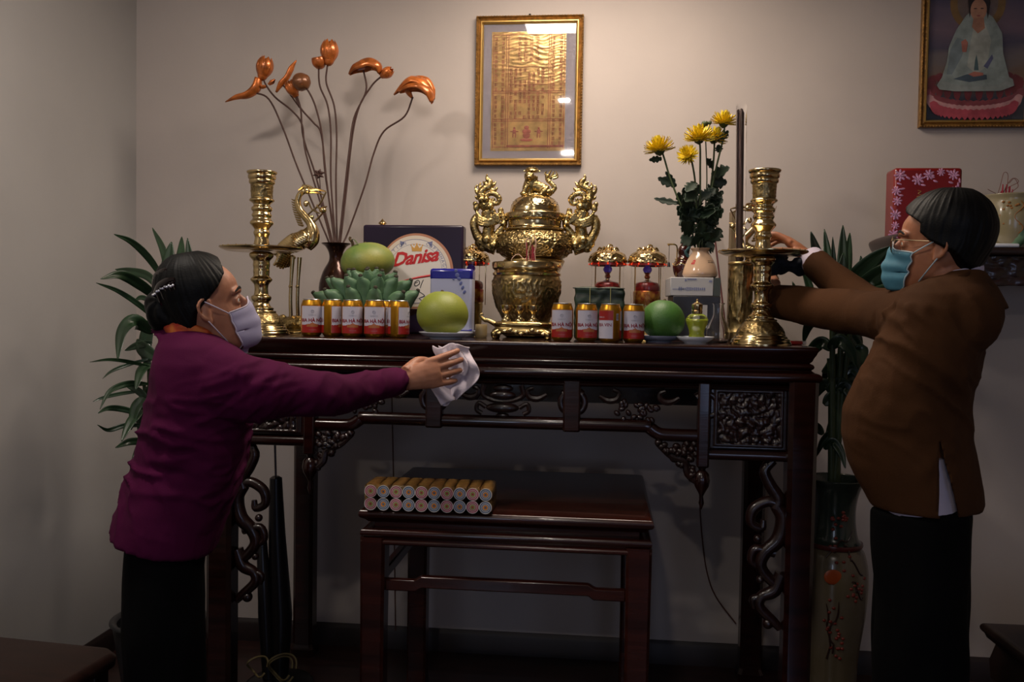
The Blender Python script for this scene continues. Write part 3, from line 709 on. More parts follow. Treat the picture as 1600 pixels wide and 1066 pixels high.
# engraved brass incense-stick holder (right, behind the candlestick) ------
HY = -.56; k = mpp(1156, HY)
t = thing('stick_holder', 'dark engraved brass cylinder for incense sticks left of the right candlestick', 'vase', seat(1156, HY))
zz = lambda py: max(0, at(1156, py, HY).z-TZ)
P = [(r*k, zz(py)) for r, py in [(19, 524), (20, 519), (18, 514), (17, 505), (17.5, 480), (17.5, 440), (18, 416), (20, 414), (20, 411), (18, 410), (16, 412), (15.5, 440)]]
obj('cylinder', MB().lathe([(16*k, 0)]+smoothprof(P, 6), 120, fn=relief_fn(P[3][1], P[6][1], .0035, 34, 9), caps=False), m_brass_e, t, angle=0)
# ================================================================ pictures on the wall
m_fr = mat('gilt_frame', '8a6636', .35, metal=.55, var=.35, vscale=60, bump=.4, bscale=160)
m_fr2 = mat('gilt_frame_line', 'c8a25c', .3, metal=.8)
m_glass = mat('picture_glass', 'ffffff', .03, trans=1, ior=1.5)
m_matb = mat('mat_board', '9d969e', .9)
def frame(px0, px1, py0, py1, wpx, label):
    a = at(px0, py1, -.02); b = at(px1, py0, -.02); k = mpp((px0+px1)/2, 0)
    W, H = (b.x-a.x)/2, (b.z-a.z)/2; cx, cz = (a.x+b.x)/2, (a.z+b.z)/2
    t = thing('framed_picture', label, 'picture', (cx, 0, cz-H))
    fw = wpx*k
    def ring(prof, name, m):
        mb = MB(); vs = []; fs = []
        for o, y in prof:
            for sx, sz in ((-1, -1), (1, -1), (1, 1), (-1, 1)): vs.append((sx*(W-o), y, H+sz*(H-o)))
        n = len(prof)
        for i in range(n-1):
            for j in range(4): fs.append((i*4+j, i*4+(j+1) % 4, (i+1)*4+(j+1) % 4, (i+1)*4+j))
        mb.add(vs, fs); return obj(name, mb, m, t, angle=30)
    ring([(0, -.001), (0, -.022), (.003, -.026), (.006, -.022), (.007, -.02), (fw*.45, -.014), (fw*.55, -.016), (fw*.62, -.018)], 'frame', m_fr)
    ring([(fw*.62, -.018), (fw*.68, -.022), (fw*.78, -.022), (fw*.84, -.018), (fw*.95, -.012), (fw, -.010), (fw, -.002)], 'inner_frame', m_fr2)
    bd = MB(); n = 40
    for i in range(4):
        L = 2*W if i % 2 == 0 else 2*H; cnt = int(L/.011)
        for j in range(cnt):
            u = (j+.5)/cnt*L
            p = [(-W+u, -.026, .003), (W-.003, -.026, u), (-W+u, -.026, 2*H-.003), (-W+.003, -.026, u)][i]
            bd.ell(p, .003, seg=6, rings=4)
    o = obj('beading', bd, m_fr, t, angle=0); o['kind'] = 'stuff'
    obj('glass', MB().box((0, -.0095, H), (2*(W-fw), .0015, 2*(H-fw))), m_glass, t)
    return t, W, H, fw, k
t, W, H, fw, k = frame(741, 912.5, 22.5, 258.5, 11.5, 'gilt framed red and gold foil print hanging above the incense burner')
obj('mat_board', MB().box((0, -.004, H), (2*W-.01, .003, 2*H-.01)), m_matb, t)
cx_, czp = 826.7, 140.5
fx0, fx1, fz0, fz1 = (768-cx_)*k, (883-cx_)*k, H-(232-czp)*k, H+(czp-49)*k
m_foil = mat('gold_foil', 'c8a46c', .3, metal=.6, var=.25, vscale=25, bump=0)
def foil(u, v):
    x = fx0+u*(fx1-fx0); z = fz0+v*(fz1-fz0)
    h = .0007*pN(x*14, z*60+2, 1)*(.3+v)+.0004*pN(x*80, z*160, 2)+.0005*math.sin(z*260+pN(x*12, z*10, 0)*9)*(v > .55)
    return (x, -.0062-abs(h), z)
obj('foil_sheet', MB().grid(foil, 70, 150), m_foil, t, angle=0)
m_ink = mat('red_print', 'a05a48', .5, metal=.2, var=.3, vscale=60)
m = MB(); yk = -.0076
def fx(px): return (px-cx_)*k
def fz(py): return H-(py-czp)*k
def bar(x0, y0, x1, y1): m.box((fx((x0+x1)/2), yk, fz((y0+y1)/2)), (abs(x1-x0)*k, .0006, abs(y1-y0)*k))
for x in (771, 791, 794.5, 857, 860, 881): bar(x-.45, 54, x+.45, 228)
for y in (54, 140, 143, 183, 186, 226): bar(770, y-.45, 881, y+.45)
bar(793, 223, 882, 226)
for y in (75, 103, 130): bar(795, y-.4, 856, y+.4)
random.seed(5)
def glyph(cx, cy, s):
    for i in range(random.randint(3, 4)): bar(cx-s*.5, cy-s*.5+i*s*.33-.25, cx+s*.5, cy-s*.5+i*s*.33+.25)
    for i in range(2): xx = cx+random.uniform(-.4, .4)*s; bar(xx-.3, cy-s*.5, xx+.3, cy+s*.55)
for y in range(60, 138, 7): 
    for x in (775, 786, 864, 876): glyph(x, y, 4.6)
for y in range(150, 222, 7):
    for x in (775, 786, 865, 876): glyph(x, y, 4.6)
for y in range(108, 182, 6):
    for x in range(799, 855, 7):
        if random.random() < .75: glyph(x, y, 4.6)
for y in range(60, 100, 8):
    for x in range(812, 845, 9): glyph(x, y, 6)
def person_fig(cx, cy, s):     # tiny printed attendants
    for dx, dy, w_, h_ in ((0, -6, 3, 3), (0, -1, 5, 6), (-2, 5, 1.6, 7), (2, 5, 1.6, 7), (-4.5, -1, 4, 1.4), (4.5, -1, 4, 1.4)):
        m.ell((fx(cx+dx*s), yk, fz(cy+dy*s)), (w_*.6*s*k, .0005, h_*.6*s*k), seg=10, rings=6)
person_fig(805, 203, 1.0); person_fig(843, 203, 1.0)
for dx, dy, w_, h_ in ((0, -8, 4, 3), (0, -2, 7, 4), (0, 4, 6, 5), (0, 11, 10, 2.5)): m.ell((fx(824+dx), yk, fz(204+dy)), (w_*k, .0005, h_*k), seg=12, rings=6)
obj('red_print', m, m_ink, t)['kind'] = 'stuff'
m = MB().tube([(0, -.018, 2*H-.004), (0, -.02, 2*H+.006)], .004, 8, 1); obj('hanging_hook', m, m_black, t)

# seated figure on a lotus
t, W, H, fw, k = frame(1436, 1626, -112, 199, 12, 'gilt framed painting of a white-robed figure seated on a pink lotus, at the upper right')
def pm():
    m = bpy.data.materials.new('painted_sky'); m.use_nodes = True; nt = m.node_tree; N = nt.nodes; L = nt.links; b = N['Principled BSDF']; b.inputs['Roughness'].default_value = .6
    tc = N.new('ShaderNodeTexCoord'); sp = N.new('ShaderNodeSeparateXYZ'); L.new(tc.outputs['Object'], sp.inputs[0])
    n = N.new('ShaderNodeTexNoise'); n.inputs['Scale'].default_value = 7; n.inputs['Detail'].default_value = 5
    mp = N.new('ShaderNodeMapping'); mp.inputs['Scale'].default_value = (.6, 1, 2.2); L.new(tc.outputs['Object'], mp.inputs[0]); L.new(mp.outputs[0], n.inputs['Vector'])
    ma = N.new('ShaderNodeMath'); ma.operation = 'MULTIPLY_ADD'; L.new(n.outputs[0], ma.inputs[0]); ma.inputs[1].default_value = .16; L.new(sp.outputs[2], ma.inputs[2])
    mr = N.new('ShaderNodeMapRange'); mr.inputs[1].default_value = .02+.08; mr.inputs[2].default_value = .48+.08; L.new(ma.outputs[0], mr.inputs[0])
    r = N.new('ShaderNodeValToRGB'); cr = r.color_ramp
    while len(cr.elements) < 7: cr.elements.new(.5)
    for e, (p_, c) in zip(cr.elements, ((0, '3c4456'), (.18, '4e5a70'), (.36, 'b08c70'), (.5, 'a89a98'), (.62, '6a6484'), (.75, 'a88a9a'), (1, '5c5880'))): e.position = p_; e.color = (*[x*.6 for x in lin(c)], 1)
    L.new(mr.outputs[0], r.inputs[0]); L.new(r.outputs[0], b.inputs['Base Color']); return m
obj('painting', MB().box((0, -.004, H), (2*W-.01, .003, 2*H-.01)), pm(), t)
pcx, pcz = 1531, 43.5
def PX(x, y): return ((x-pcx)*k, H-(y-pcz)*k)
lay = [0]
def flat(poly, col, name='painted_shape'):
    lay[0] += 1; y = -.0056-.00009*lay[0]
    m = MB(); m.prism([PX(*p_) for p_ in poly], y, y-.00008); return obj(name, m, mat('paint_'+col, tuple(int(col[i:i+2], 16)/255*.78 for i in (0, 2, 4)), .6, var=.22, vscale=24), t, angle=0)
def ellp(cx, cy, rx, ry, n=28): return [(cx+rx*math.cos(2*PI*i/n), cy+ry*math.sin(2*PI*i/n)) for i in range(n)]
flat(ellp(1530, 2, 41, 44), 'b88a48', 'halo'); flat(ellp(1530, 2, 30, 34), 'a89088', 'halo')
for row, (cy, rx, ry, n, col) in enumerate(((128, 68, 16, 26, 'b0444c'), (140, 70, 20, 24, 'c0606a'), (150, 66, 18, 24, 'd09898'), (160, 60, 14, 22, 'b84a58'))):
    for i in range(n):
        a = PI*(i+.5)/n if row else 2*PI*i/n
        x = 1528+rx*math.cos(a); y = cy+ry*math.sin(a)
        flat([(x-6, y-6), (x, y-9), (x+6, y-6), (x+4, y+4), (x, y+9), (x-4, y+4)], col, 'lotus_petal')
flat([(1472, 128), (1478, 118), (1498, 110), (1530, 106), (1566, 110), (1584, 120), (1586, 130), (1566, 138), (1500, 138), (1476, 135)], '98a09c', 'robe')
flat([(1512, 22), (1498, 44), (1488, 70), (1486, 92), (1478, 120), (1500, 128), (1530, 130), (1566, 128), (1578, 116), (1568, 80), (1566, 50), (1552, 26), (1542, 18), (1520, 16)], '98a4a0', 'robe')
flat([(1526, 30), (1520, 60), (1516, 100), (1530, 112), (1545, 100), (1550, 60), (1540, 34)], 'b0b4aa', 'robe')
flat([(1490, 74), (1500, 56), (1514, 60), (1508, 84), (1494, 112), (1486, 112)], '7f8c90', 'robe')
flat([(1496, 119), (1516, 112), (1545, 113), (1546, 120), (1520, 124)], '4a5a68', 'robe_shadow_fold')
flat([(1540, 100), (1552, 82), (1554, 88), (1546, 104)], '5c6080', 'robe_fold')
flat([(1514, 0), (1516, -22), (1530, -34), (1544, -22), (1547, 4), (1544, 28), (1541, 12), (1520, 12), (1517, 26)], '2c2020', 'hair')
flat(ellp(1530, 14, 12, 17), 'c08c70', 'face'); flat([(1523, 26), (1538, 26), (1540, 42), (1530, 50), (1521, 40)], 'b07c64', 'neck')
flat([(1506, 62), (1512, 58), (1516, 64), (1514, 78), (1508, 78)], 'b47060', 'hand'); flat([(1518, 112), (1526, 108), (1540, 110), (1540, 114), (1526, 116)], 'b47060', 'hand')
flat([(1526, 106), (1527, 92), (1529, 82), (1531, 92), (1533, 106)], '4c6468', 'small_vase')
for x in (1525, 1535): flat(ellp(x, 12, 2.6, .8, 8), '3c2824', 'eye')
flat(ellp(1530, 23, 3, 1, 8), 'a04848', 'mouth')

# ================================================================ beer cans
m_cgold = mat('can_gold', 'a4741c', .34, metal=.85, var=.1, vscale=30)
m_cal = mat('can_aluminium', 'c8c8cc', .3, metal=1)
m_cwhite = mat('can_white_panel', 'b4b0bc', .4); m_cred = mat('can_red_panel', '8f1c16', .4); m_ctext = mat('can_dark_red_ink', '7c1420', .4)
m_cgrey = mat('can_grey_ink', '8a8a96', .4); m_cbrown = mat('can_brown_ink', '9a5a30', .4)
CR = .0331
def can_body():
    r = CR
    P = [(.0, .004), (.022, .002), (.024, 0), (.0265, .002), (r-.002, .009), (r, .014), (r, .096), (r-.001, .099), (.0285, .110), (.0275, .112), (.0282, .1145), (.0275, .1155), (.0262, .1145), (.0258, .110), (0, .1095)]
    return P
def arcpatch(m, a0, a1, z0, z1, off=.0002, n=14, top=None):
    r = CR+off
    def g(u, v):
        a = math.radians(a0+(a1-a0)*u); zt = z1 if top is None else z1+top(u)
        z = z0+(zt-z0)*v; return (r*math.sin(a), -r*math.cos(a), z)
    return m.grid(g, n, 1)
def cyl_place(z, off=.0006, a0=0):
    def f(x, y): a = a0+x/CR; return ((CR+off)*math.sin(a), -(CR+off)*math.cos(a), z+y)
    return f
def make_can(rev=False):
    t = thing('drink_can', 'can', 'can', (0, 0, 0), group='gold and red drink cans along the altar front')
    obj('body', MB().lathe(can_body()[2:10], 40, caps=False), m_cgold, t)
    obj('lid', MB().lathe([(.0275, .112), (.0282, .1145), (.0275, .1155), (.0262, .1145), (.0258, .110), (0, .1095)], 40, caps=False), m_cal, t)
    lb = arcpatch(MB(), -66, 66, .012, .094); L = obj('label', lb, m_cwhite, t, angle=0)
    obj('label_border', arcpatch(arcpatch(arcpatch(MB(), -69, -66, .012, .094), 66, 69, .012, .094), -69, 69, .094, .0955), m_cbrown, L, angle=0)
    if not rev:
        obj('red_band', arcpatch(MB(), -66, 66, .012, .036, .0004, 28, lambda u: .005*math.exp(-((u-.5)/.18)**2)+.001*math.sin(u*60)), m_cred, L, angle=0)
        obj('building_print', arcpatch(MB(), -30, 30, .030, .038, .0005, 28, lambda u: .006*math.exp(-((u-.5)/.15)**2)+.0015*math.sin(u*40)), m_cbrown, L, angle=0)
        m = MB(); text_mb(m, 'BIA HÀ NỘI', .0142, cyl_place(.050), bold=.0005, space=1.0); obj('lettering', m, m_ctext, L, angle=0)
        m = MB(); text_mb(m, 'HABECO', .006, cyl_place(.066)); R = [(.0045*math.cos(i/12*2*PI), .0045*math.sin(i/12*2*PI)) for i in range(13)]
        pl = cyl_place(.078); m.tube([pl(*q_) for q_ in R], .0005, 4, 1); text_mb(m, 'H', .006, pl); obj('emblem', m, m_cgrey, L, angle=0)
        m = MB(); text_mb(m, '.................', .006, cyl_place(.022, .0006)); obj('small_print', m, m_cwhite, L, angle=0)
    else:
        obj('red_band', arcpatch(MB(), -66, 66, .066, .094, .0004), m_cred, L, angle=0)
        m = MB(); text_mb(m, 'BIA VIN', .0135, cyl_place(.052, a0=.35), bold=.0002); obj('lettering', m, m_ctext, L, angle=0)
        m = MB(); text_mb(m, 'HABECO', .006, cyl_place(.075, .0007)); obj('small_print', m, m_cwhite, L, angle=0)
    for s in (0,):
        m = arcpatch(MB(), 84, 98, .066, .086, .0003, 6); B = obj('barcode', m, m_cwhite, t, angle=0)
        m = MB(); [arcpatch(m, 85.5+i*1.8, 86.3+i*1.8, .068, .084, .0005, 1) for i in range(7)]; obj('bars', m, m_black, B, angle=0)
    m = arcpatch(MB(), 114, 246, .012, .094); L2 = obj('label', m, m_cwhite, t, angle=0)
    obj('red_band', arcpatch(MB(), 114, 246, .012, .036, .0004), m_cred, L2, angle=0)
    m = MB(); text_mb(m, 'BIA HÀ NỘI', .0135, cyl_place(.050, a0=PI), bold=.0002); obj('lettering', m, m_ctext, L2, angle=0)
    return t
cans = [(487, -.80, 4, 'can standing nearest the left candlestick, first of the left row'),
        (519.5, -.795, 62, 'can turned to its gold side, second of the left row'),
        (550.5, -.81, 2, 'can facing the room, third and middle of the left row'),
        (585.5, -.81, -4, 'can facing the room, fourth of the left row'),
        (623, -.80, 66, 'can turned to its gold stripe, right end of the left row'),
        (605, -.725, 20, 'can half hidden in a gap behind the left row'),
        (878.5, -.80, -3, 'can at the left end of the right row, beside the cup stand'),
        (916.5, -.80, 14, 'can in the right row directly before the leaf-wrapped cake'),
        (990, -.80, 8, 'can at the right end of the right row, touching the green pomelo')]
proto = make_can(); first = True
for px, Y, rz, lab in cans:
    o = proto if first else dup(proto); first = False
    p_ = seat(px, Y); o.location = p_; o['label'] = 'gold and red '+lab
    face = math.atan2(CAM.x-p_[0], -(CAM.y-p_[1])); o.rotation_euler = (0, 0, face+math.radians(rz))
o = make_can(True); o.location = seat(953.5, -.825); o.rotation_euler = (0, 0, math.radians(-52)); o['label'] = 'drink can showing a red top band and silver lid, third of the right row'

# ================================================================ fruit and plates
m_pom = mat('pomelo_skin_yellow_green', '86882e', .5, c2='74802c', vscale=5, bump=.35, bscale=260)
m_pomg = mat('pomelo_skin_green', '3c6624', .5, c2='335a22', vscale=4, bump=.35, bscale=260)
m_pome = mat('fruit_skin_mottled', '8e8a40', .5, c2='567236', vscale=7, bump=.3, bscale=200)
m_stemb = mat('fruit_stem', '4a3a22', .8)
def plate(px, Y, rpx, label, mname='white_porcelain', col='c9ccd4', ry=1):
    k = mpp(px, Y); r = rpx*k
    t = thing('plate', label, 'plate', seat(px, Y))
    P = [(0, .002), (r*.55, .002), (r*.56, 0), (r*.6, 0), (r*.62, .004), (r*.85, .010), (r*1.0, .019), (r*1.0, .021), (r*.96, .021), (r*.8, .013), (r*.6, .007), (0, .006)]
    obj('dish', MB().lathe(P, 56, caps=False), mat(mname, col, .18, coat=.3), t, angle=50)
    return t
def pomelo(px, Y, rpx, hpx, z, label, m_, lean=0, name='pomelo'):
    k = mpp(px, Y); r = rpx*k; h = hpx*k
    t = thing(name, label, 'fruit', seat(px, Y, z))
    mb = MB(); P = []
    for i in range(25):
        ph = PI*i/24; rr_ = r*math.sin(ph)**.92 if 0 < i < 24 else 0; zz_ = h*(1-math.cos(ph))
        P.append((rr_*(1+.05*math.cos(ph)), zz_))
    P[-1] = (0.0, 2*h-.004); P[-2] = (P[-2][0], 2*h-.0015)
    mb.lathe(P, 48, fn=lambda a, z_, q_: q_*(1+.018*math.sin(3*a+1)+.012*pN(math.cos(a)*2, math.sin(a)*2, z_*12)), caps=False)
    o = obj('flesh', mb, m_, t, angle=0); o.rotation_euler = (0, lean, 0)
    s = MB().lathe([(.001, 2*h-.006), (.006, 2*h-.005), (.005, 2*h), (.003, 2*h+.003), (0, 2*h+.003)], 12); s = obj('stem_scar', s, m_stemb, t); s.rotation_euler = (0, lean, 0)
    return t
plate(697, -.80, 42, 'white plate under the yellow-green pomelo')
pomelo(690.5, -.80, 40.5, 35, TZ+.009, 'round yellow-green pomelo on a white plate before the blue tin', m_pom, .0)
plate(1030, -.74, 33, 'small blue-grey plate under the dark green pomelo', 'blue_grey_porcelain', '7d8294')
pomelo(1033, -.74, 34, 31, TZ+.009, 'dark green pomelo beside the right row of cans', m_pomg, .08)
plate(1087, -.78, 29, 'small white saucer under the little oil bottle')
plate(722, -.57, 32, 'white saucer beneath the blue and white tin')
# wooden tray with bananas and a mottled fruit
BYY = -.62; k = mpp(575, BYY)
tr = thing('fruit_stand', 'dark wooden footed stand behind the left row of cans', 'stand', seat(577, BYY)); m_dw = mat('dark_wood_stand', '3a2014', .35, var=.3, vscale=12, coat=.2)
obj('stand_top', MB().lathe([(20*k, .062), (60*k, .062), (72*k, .072), (78*k, .088), (79*k, .090), (77*k, .091), (70*k, .078), (58*k, .070), (0, .070)], 48, caps=False), m_dw, tr)
obj('stand_foot', MB().lathe([(48*k, 0), (50*k, .004), (46*k, .012), (30*k, .03), (28*k, .04), (36*k, .055), (50*k, .064)], 40), m_dw, tr)
ban_c = Vector(seat(575, BYY, TZ+.078))
bt = thing('banana_bunch', 'bunch of unripe green bananas on the dark stand behind the cans', 'fruit', ban_c)
m_ban = mat('green_banana_skin', '5e7c5a', .5, c2='4a674c', vscale=14, bump=.1, bscale=60); m_tip = mat('banana_tip', '2c2618', .8)
random.seed(11)
def banana_mesh(L, r):
    m = MB(); pts = [(0, 0, 0), (.012*L/.1, 0, L*.25), (.016*L/.1, 0, L*.55), (.008*L/.1, 0, L*.82), (-.002, 0, L*.95), (-.004, 0, L)]
    P, ts = catmull(pts, 4); rs = [r*.55, r, r*1.05, r*.8, r*.36, r*.26]; rings = []
    for i, p_ in enumerate(P):
        q_ = lerpl(rs, ts[i]); rings.append([(p_.x+q_*math.cos(2*PI*j/12)*(1+.07*math.cos(5*2*PI*j/12)), p_.y+q_*math.sin(2*PI*j/12)*(1+.07*math.cos(5*2*PI*j/12)), p_.z) for j in range(12)])
    m.loft(rings); me = m.mesh('banana', 0); me.materials.append(m_ban)
    t_ = MB(); t_.lathe([(r*.27, 0), (r*.3, .003), (r*.2, .007), (0, .008)], 8); mt = t_.mesh('banana_tip'); mt.materials.append(m_tip)
    return me, mt, pts[-1]
bms = [banana_mesh(.125, .0265), banana_mesh(.112, .026), banana_mesh(.095, .0245)]
spots = []
for row, (n, R_, z0, tilt, bi, ph0) in enumerate(((7, .084, -.004, 26, 1, 0), (5, .050, .0, 14, 0, .3), (6, .112, -.022, 34, 2, .2), (3, .02, .005, 8, 0, 0))):
    for i in range(n):
        a = -PI+PI*1.0*(i+.5)/n+ph0*.2 + (0 if row != 3 else 0)
        spots.append((R_*math.cos(a)*1.35, R_*math.sin(a)*.8+.02, z0, a, tilt, bi))
for (x, y, z, a, tilt, bi) in spots:
    me, mt, tip = bms[bi]
    T = math.radians(tilt+random.uniform(-8, 8))*(.55+.45*abs(math.cos(a))); a2 = a+random.uniform(-.12, .12)
    R_ = Matrix.Rotation(a2, 4, 'Z') @ Matrix.Rotation(T, 4, 'Y') @ Matrix.Rotation(random.uniform(-.2, .2)+PI, 4, 'Z')
    b = link('banana', me, None, bt); b.matrix_local = Matrix.Translation((x*.8, y, z+.012)) @ R_
    l = link('tip', mt, None, b); l.location = tip
obj('crown_stalk', MB().tube([(-.09, .045, .0), (0, .06, .02), (.09, .045, 0)], [.02, .03, .02], 12, 4), m_ban, bt)
pp = at(576, 420, -.52)
pomelo(576, -.52, 42, 29, at(576, 428, -.52).z-.02, 'large mottled yellow and green fruit lying on top of the bananas', m_pome, -.12, 'papaya')
s_ = thing('fruit_leaf', 'dry curled leaf and stalk at the top of the mottled fruit', 'leaf', at(552, 384, -.55))
obj('stalk', MB().tube([(.0, 0, -.004), (-.004, 0, .012), (-.012, 0, .022), (-.01, 0, .03)], [.006, .005, .005, .004], 8, 3), m_stemb, s_)
obj('leaf_blade', MB().grid(lambda u, v: ((-.006+.055*u), -.004-.01*math.sin(u*PI)+(v-.5)*.018*math.sin(PI*min(1, u+.08)), .016-.03*u*u+.006*math.sin(u*9)), 12, 4), mat('dry_leaf', '4c5a30', .7), s_, solid=.001)

# ================================================================ boxes and tins
def boxthing(name, px0, px1, py0, py1, Y, depth, label, cat, m_, z0=None, bev=.003, part='box', rz=0):
    a = at(px0, py1, Y); b = at(px1, py0, Y); z0 = a.z if z0 is None else z0
    W_ = b.x-a.x; H_ = b.z-z0; t = thing(name, label, cat, ((a.x+b.x)/2, Y+depth/2, z0), rz)
    obj(part, MB().box((0, 0, H_/2), (W_, depth, H_)), m_, t, bevel=bev)
    return t, W_, H_
m_navy = mat('navy_tin_print', '1e1426', .3, coat=.0, spec=.4, var=.15, vscale=4)
t, W_, H_ = boxthing('biscuit_tin', 565.5, 724, 352, 515, -.40, .07, 'large dark purple biscuit box with a round cream label, leaning behind the fruit', 'box', m_navy, TZ, .008)
k = mpp(645, -.4); lc = at(650, 424, -.4); LX, LZ = lc.x-t.location.x, lc.z-TZ; yf_ = -.035
m_cream = mat('cream_print', 'cdbfae', .3, coat=.3); m_tan = mat('tan_rim_print', 'a8745a', .35); m_white = mat('offwhite_print', 'd0c8c0', .35); m_blk = mat('black_ink', '1c1a20', .4); m_redp = mat('red_ink', 'b3262a', .35); m_bl = mat('faded_blue_ink', '6c7090', .4); m_gold_ink = mat('gold_ink', 'c09048', .35)
def disc(m, cx, cz, r, y, r0=0, n=72): 
    vs = []; fs = []
    for i in range(n): a = 2*PI*i/n; vs += [(cx+r0*math.cos(a), y, cz+r0*math.sin(a)), (cx+r*math.cos(a), y, cz+r*math.sin(a))]
    for i in range(n): j = (i+1) % n; fs.append((2*i, 2*i+1, 2*j+1, 2*j))
    return m.add(vs, fs, False)
obj('round_label', disc(MB(), LX, LZ, 59*k, yf_-.0005), m_tan, t); obj('round_label', disc(MB(), LX-.002, LZ, 55.5*k, yf_-.0008), m_cream, t); obj('round_label', disc(MB(), LX-.002, LZ, 50*k, yf_-.0011), m_white, t)
m = MB(); disc(m, LX-.002, LZ, 50*k, yf_-.0013, 49.3*k); disc(m, LX-.002, LZ, 42.5*k, yf_-.0013, 42*k)
def arc_text(s, a_start, step, r, size):
    for i, ch in enumerate(s):
        a = math.radians(a_start-step*i); ox, oz = LX-.002+r*math.sin(math.radians(90)-a) if False else 0, 0
        cx_a, cz_a = LX-.002+r*math.cos(a), LZ+r*math.sin(a); rt = a-PI/2
        if ch != ' ': text_mb(m, ch, size, lambda x, y: (cx_a+x*math.cos(rt)-y*math.sin(rt), yf_-.0014, cz_a+x*math.sin(rt)+y*math.cos(rt)))
arc_text('COPENHAGEN, DENMARK', 66, 7.6, 46*k, 7*k); arc_text('TRADITION', 178, 8.2, 46*k, 7*k)
for x0 in (-1, 1): m.add([(LX+x0*18*k, yf_-.0014, LZ+45*k), (LX+x0*26*k, yf_-.0014, LZ+47*k), (LX+x0*24*k, yf_-.0014, LZ+37*k)], [(0, 1, 2)], False)
obj('ring_lettering', m, m_bl, t, angle=0)
m = MB(); text_mb(m, 'Danisa', 29*k, lambda x, y: (LX-2*k+x, yf_-.0016, LZ+21*k+y+.14*x), shear=.35, bold=.9*k, space=.92); 
m.tube([(LX-24*k, yf_-.0015, LZ-16*k), (LX+2*k, yf_-.0015, LZ-10*k), (LX+24*k, yf_-.0015, LZ-6*k), (LX+38*k, yf_-.0015, LZ-2*k), (LX+32*k, yf_-.0015, LZ+0*k)], [(.0003, .8*k), (.0003, 1.8*k), (.0003, 1.9*k), (.0003, 1.5*k), (.0003, .6*k)], 6, 5, up=(0, 1, 0))
obj('brand_lettering', m, m_redp, t, angle=0)
m = MB(); cw = 7.5*k
m.prism([(LX+1*k-cw, LZ+31*k), (LX+1*k+cw, LZ+31*k), (LX+1*k+cw*1.2, LZ+40*k), (LX+1*k+cw*.55, LZ+36*k), (LX+1*k, LZ+43*k), (LX+1*k-cw*.55, LZ+36*k), (LX+1*k-cw*1.2, LZ+40*k)], yf_-.0012, yf_-.0016); 
for i in range(5): m.ell((LX+1*k+(i-2)*cw*.6, yf_-.0014, LZ+(42.5-abs(i-2)*1.0)*k), (1.2*k, .0004, 1.2*k), seg=8, rings=6)
obj('crown_print', m, m_gold_ink, t, angle=0)
m = MB()
for pts in ([(-2, -17), (4, -14), (6, -19), (0, -23), (-2, -19), (3, -17)], [(12, -13), (9, -20), (7, -26)], [(2, -30), (8, -33), (14, -38), (6, -42), (12, -46)]):
    m.tube([(LX+x*k, yf_-.0015, LZ+z*k) for x, z in pts], [(.0003, .7*k)]*len(pts), 6, 5, up=(0, 1, 0))
obj('script_mark', m, m_blk, t, angle=0)
# blue and white tin
m_twhite = mat('tin_white', '9c9fb8', .3, coat=.3); m_tblue = mat('tin_blue', '141478', .25, coat=.4)
z_s = TZ+.0125
t, W_, H_ = boxthing('tea_tin', 671, 738, 420.5, 507, -.61, .07, 'slim blue and white tin standing on a saucer behind the yellow-green pomelo', 'tin', m_twhite, z_s, .008, 'tin')
obj('blue_lid', MB().box((0, 0, H_-.019), (W_+.002, .072, .040)), m_tblue, t, bevel=.009)
obj('blue_base', MB().box((0, 0, .008), (W_+.001, .071, .016)), m_tblue, t, bevel=.006)
m = MB(); kk_ = .00205
for dx, dz, w2, h2 in ((8, 54, 4, 4), (10, 47, 5, 5), (13, 41, 5, 4), (16, 34, 3, 5), (19, 27, 3, 5), (22, 20, 3, 5), (4, 40, 3, 2)): m.ell((dx*kk_, -.0365, H_-.178+(dz+30)*kk_), (w2*kk_*.7, .0006, h2*kk_*.7), Matrix.Rotation(.5, 3, 'Y'), 10, 6)
obj('figure_print', m, mat('grey_blue_ink', '50588a', .4), t)
# brass lidded jar behind the biscuit box
JY = -.22; k = mpp(596, JY); t = thing('lidded_jar', 'brass lidded jar behind the biscuit box, only its finial showing', 'jar', seat(596, JY))
zj = lambda py: max(0, at(596, py, JY).z-TZ)
obj('jar_body', MB().lathe(smoothprof([(20*k, 0), (22*k, .01), (30*k, .1), (34*k, .2), (26*k, zj(372))], 6), 48), m_brass, t)
obj('jar_lid', MB().lathe(smoothprof([(28*k, zj(372)), (24*k, zj(364)), (12*k, zj(356)), (5*k, zj(353)), (3*k, zj(352)), (6*k, zj(350)), (6*k, zj(348)), (2*k, zj(344)), (.5*k, zj(342))], 3), 40), m_brass, t)

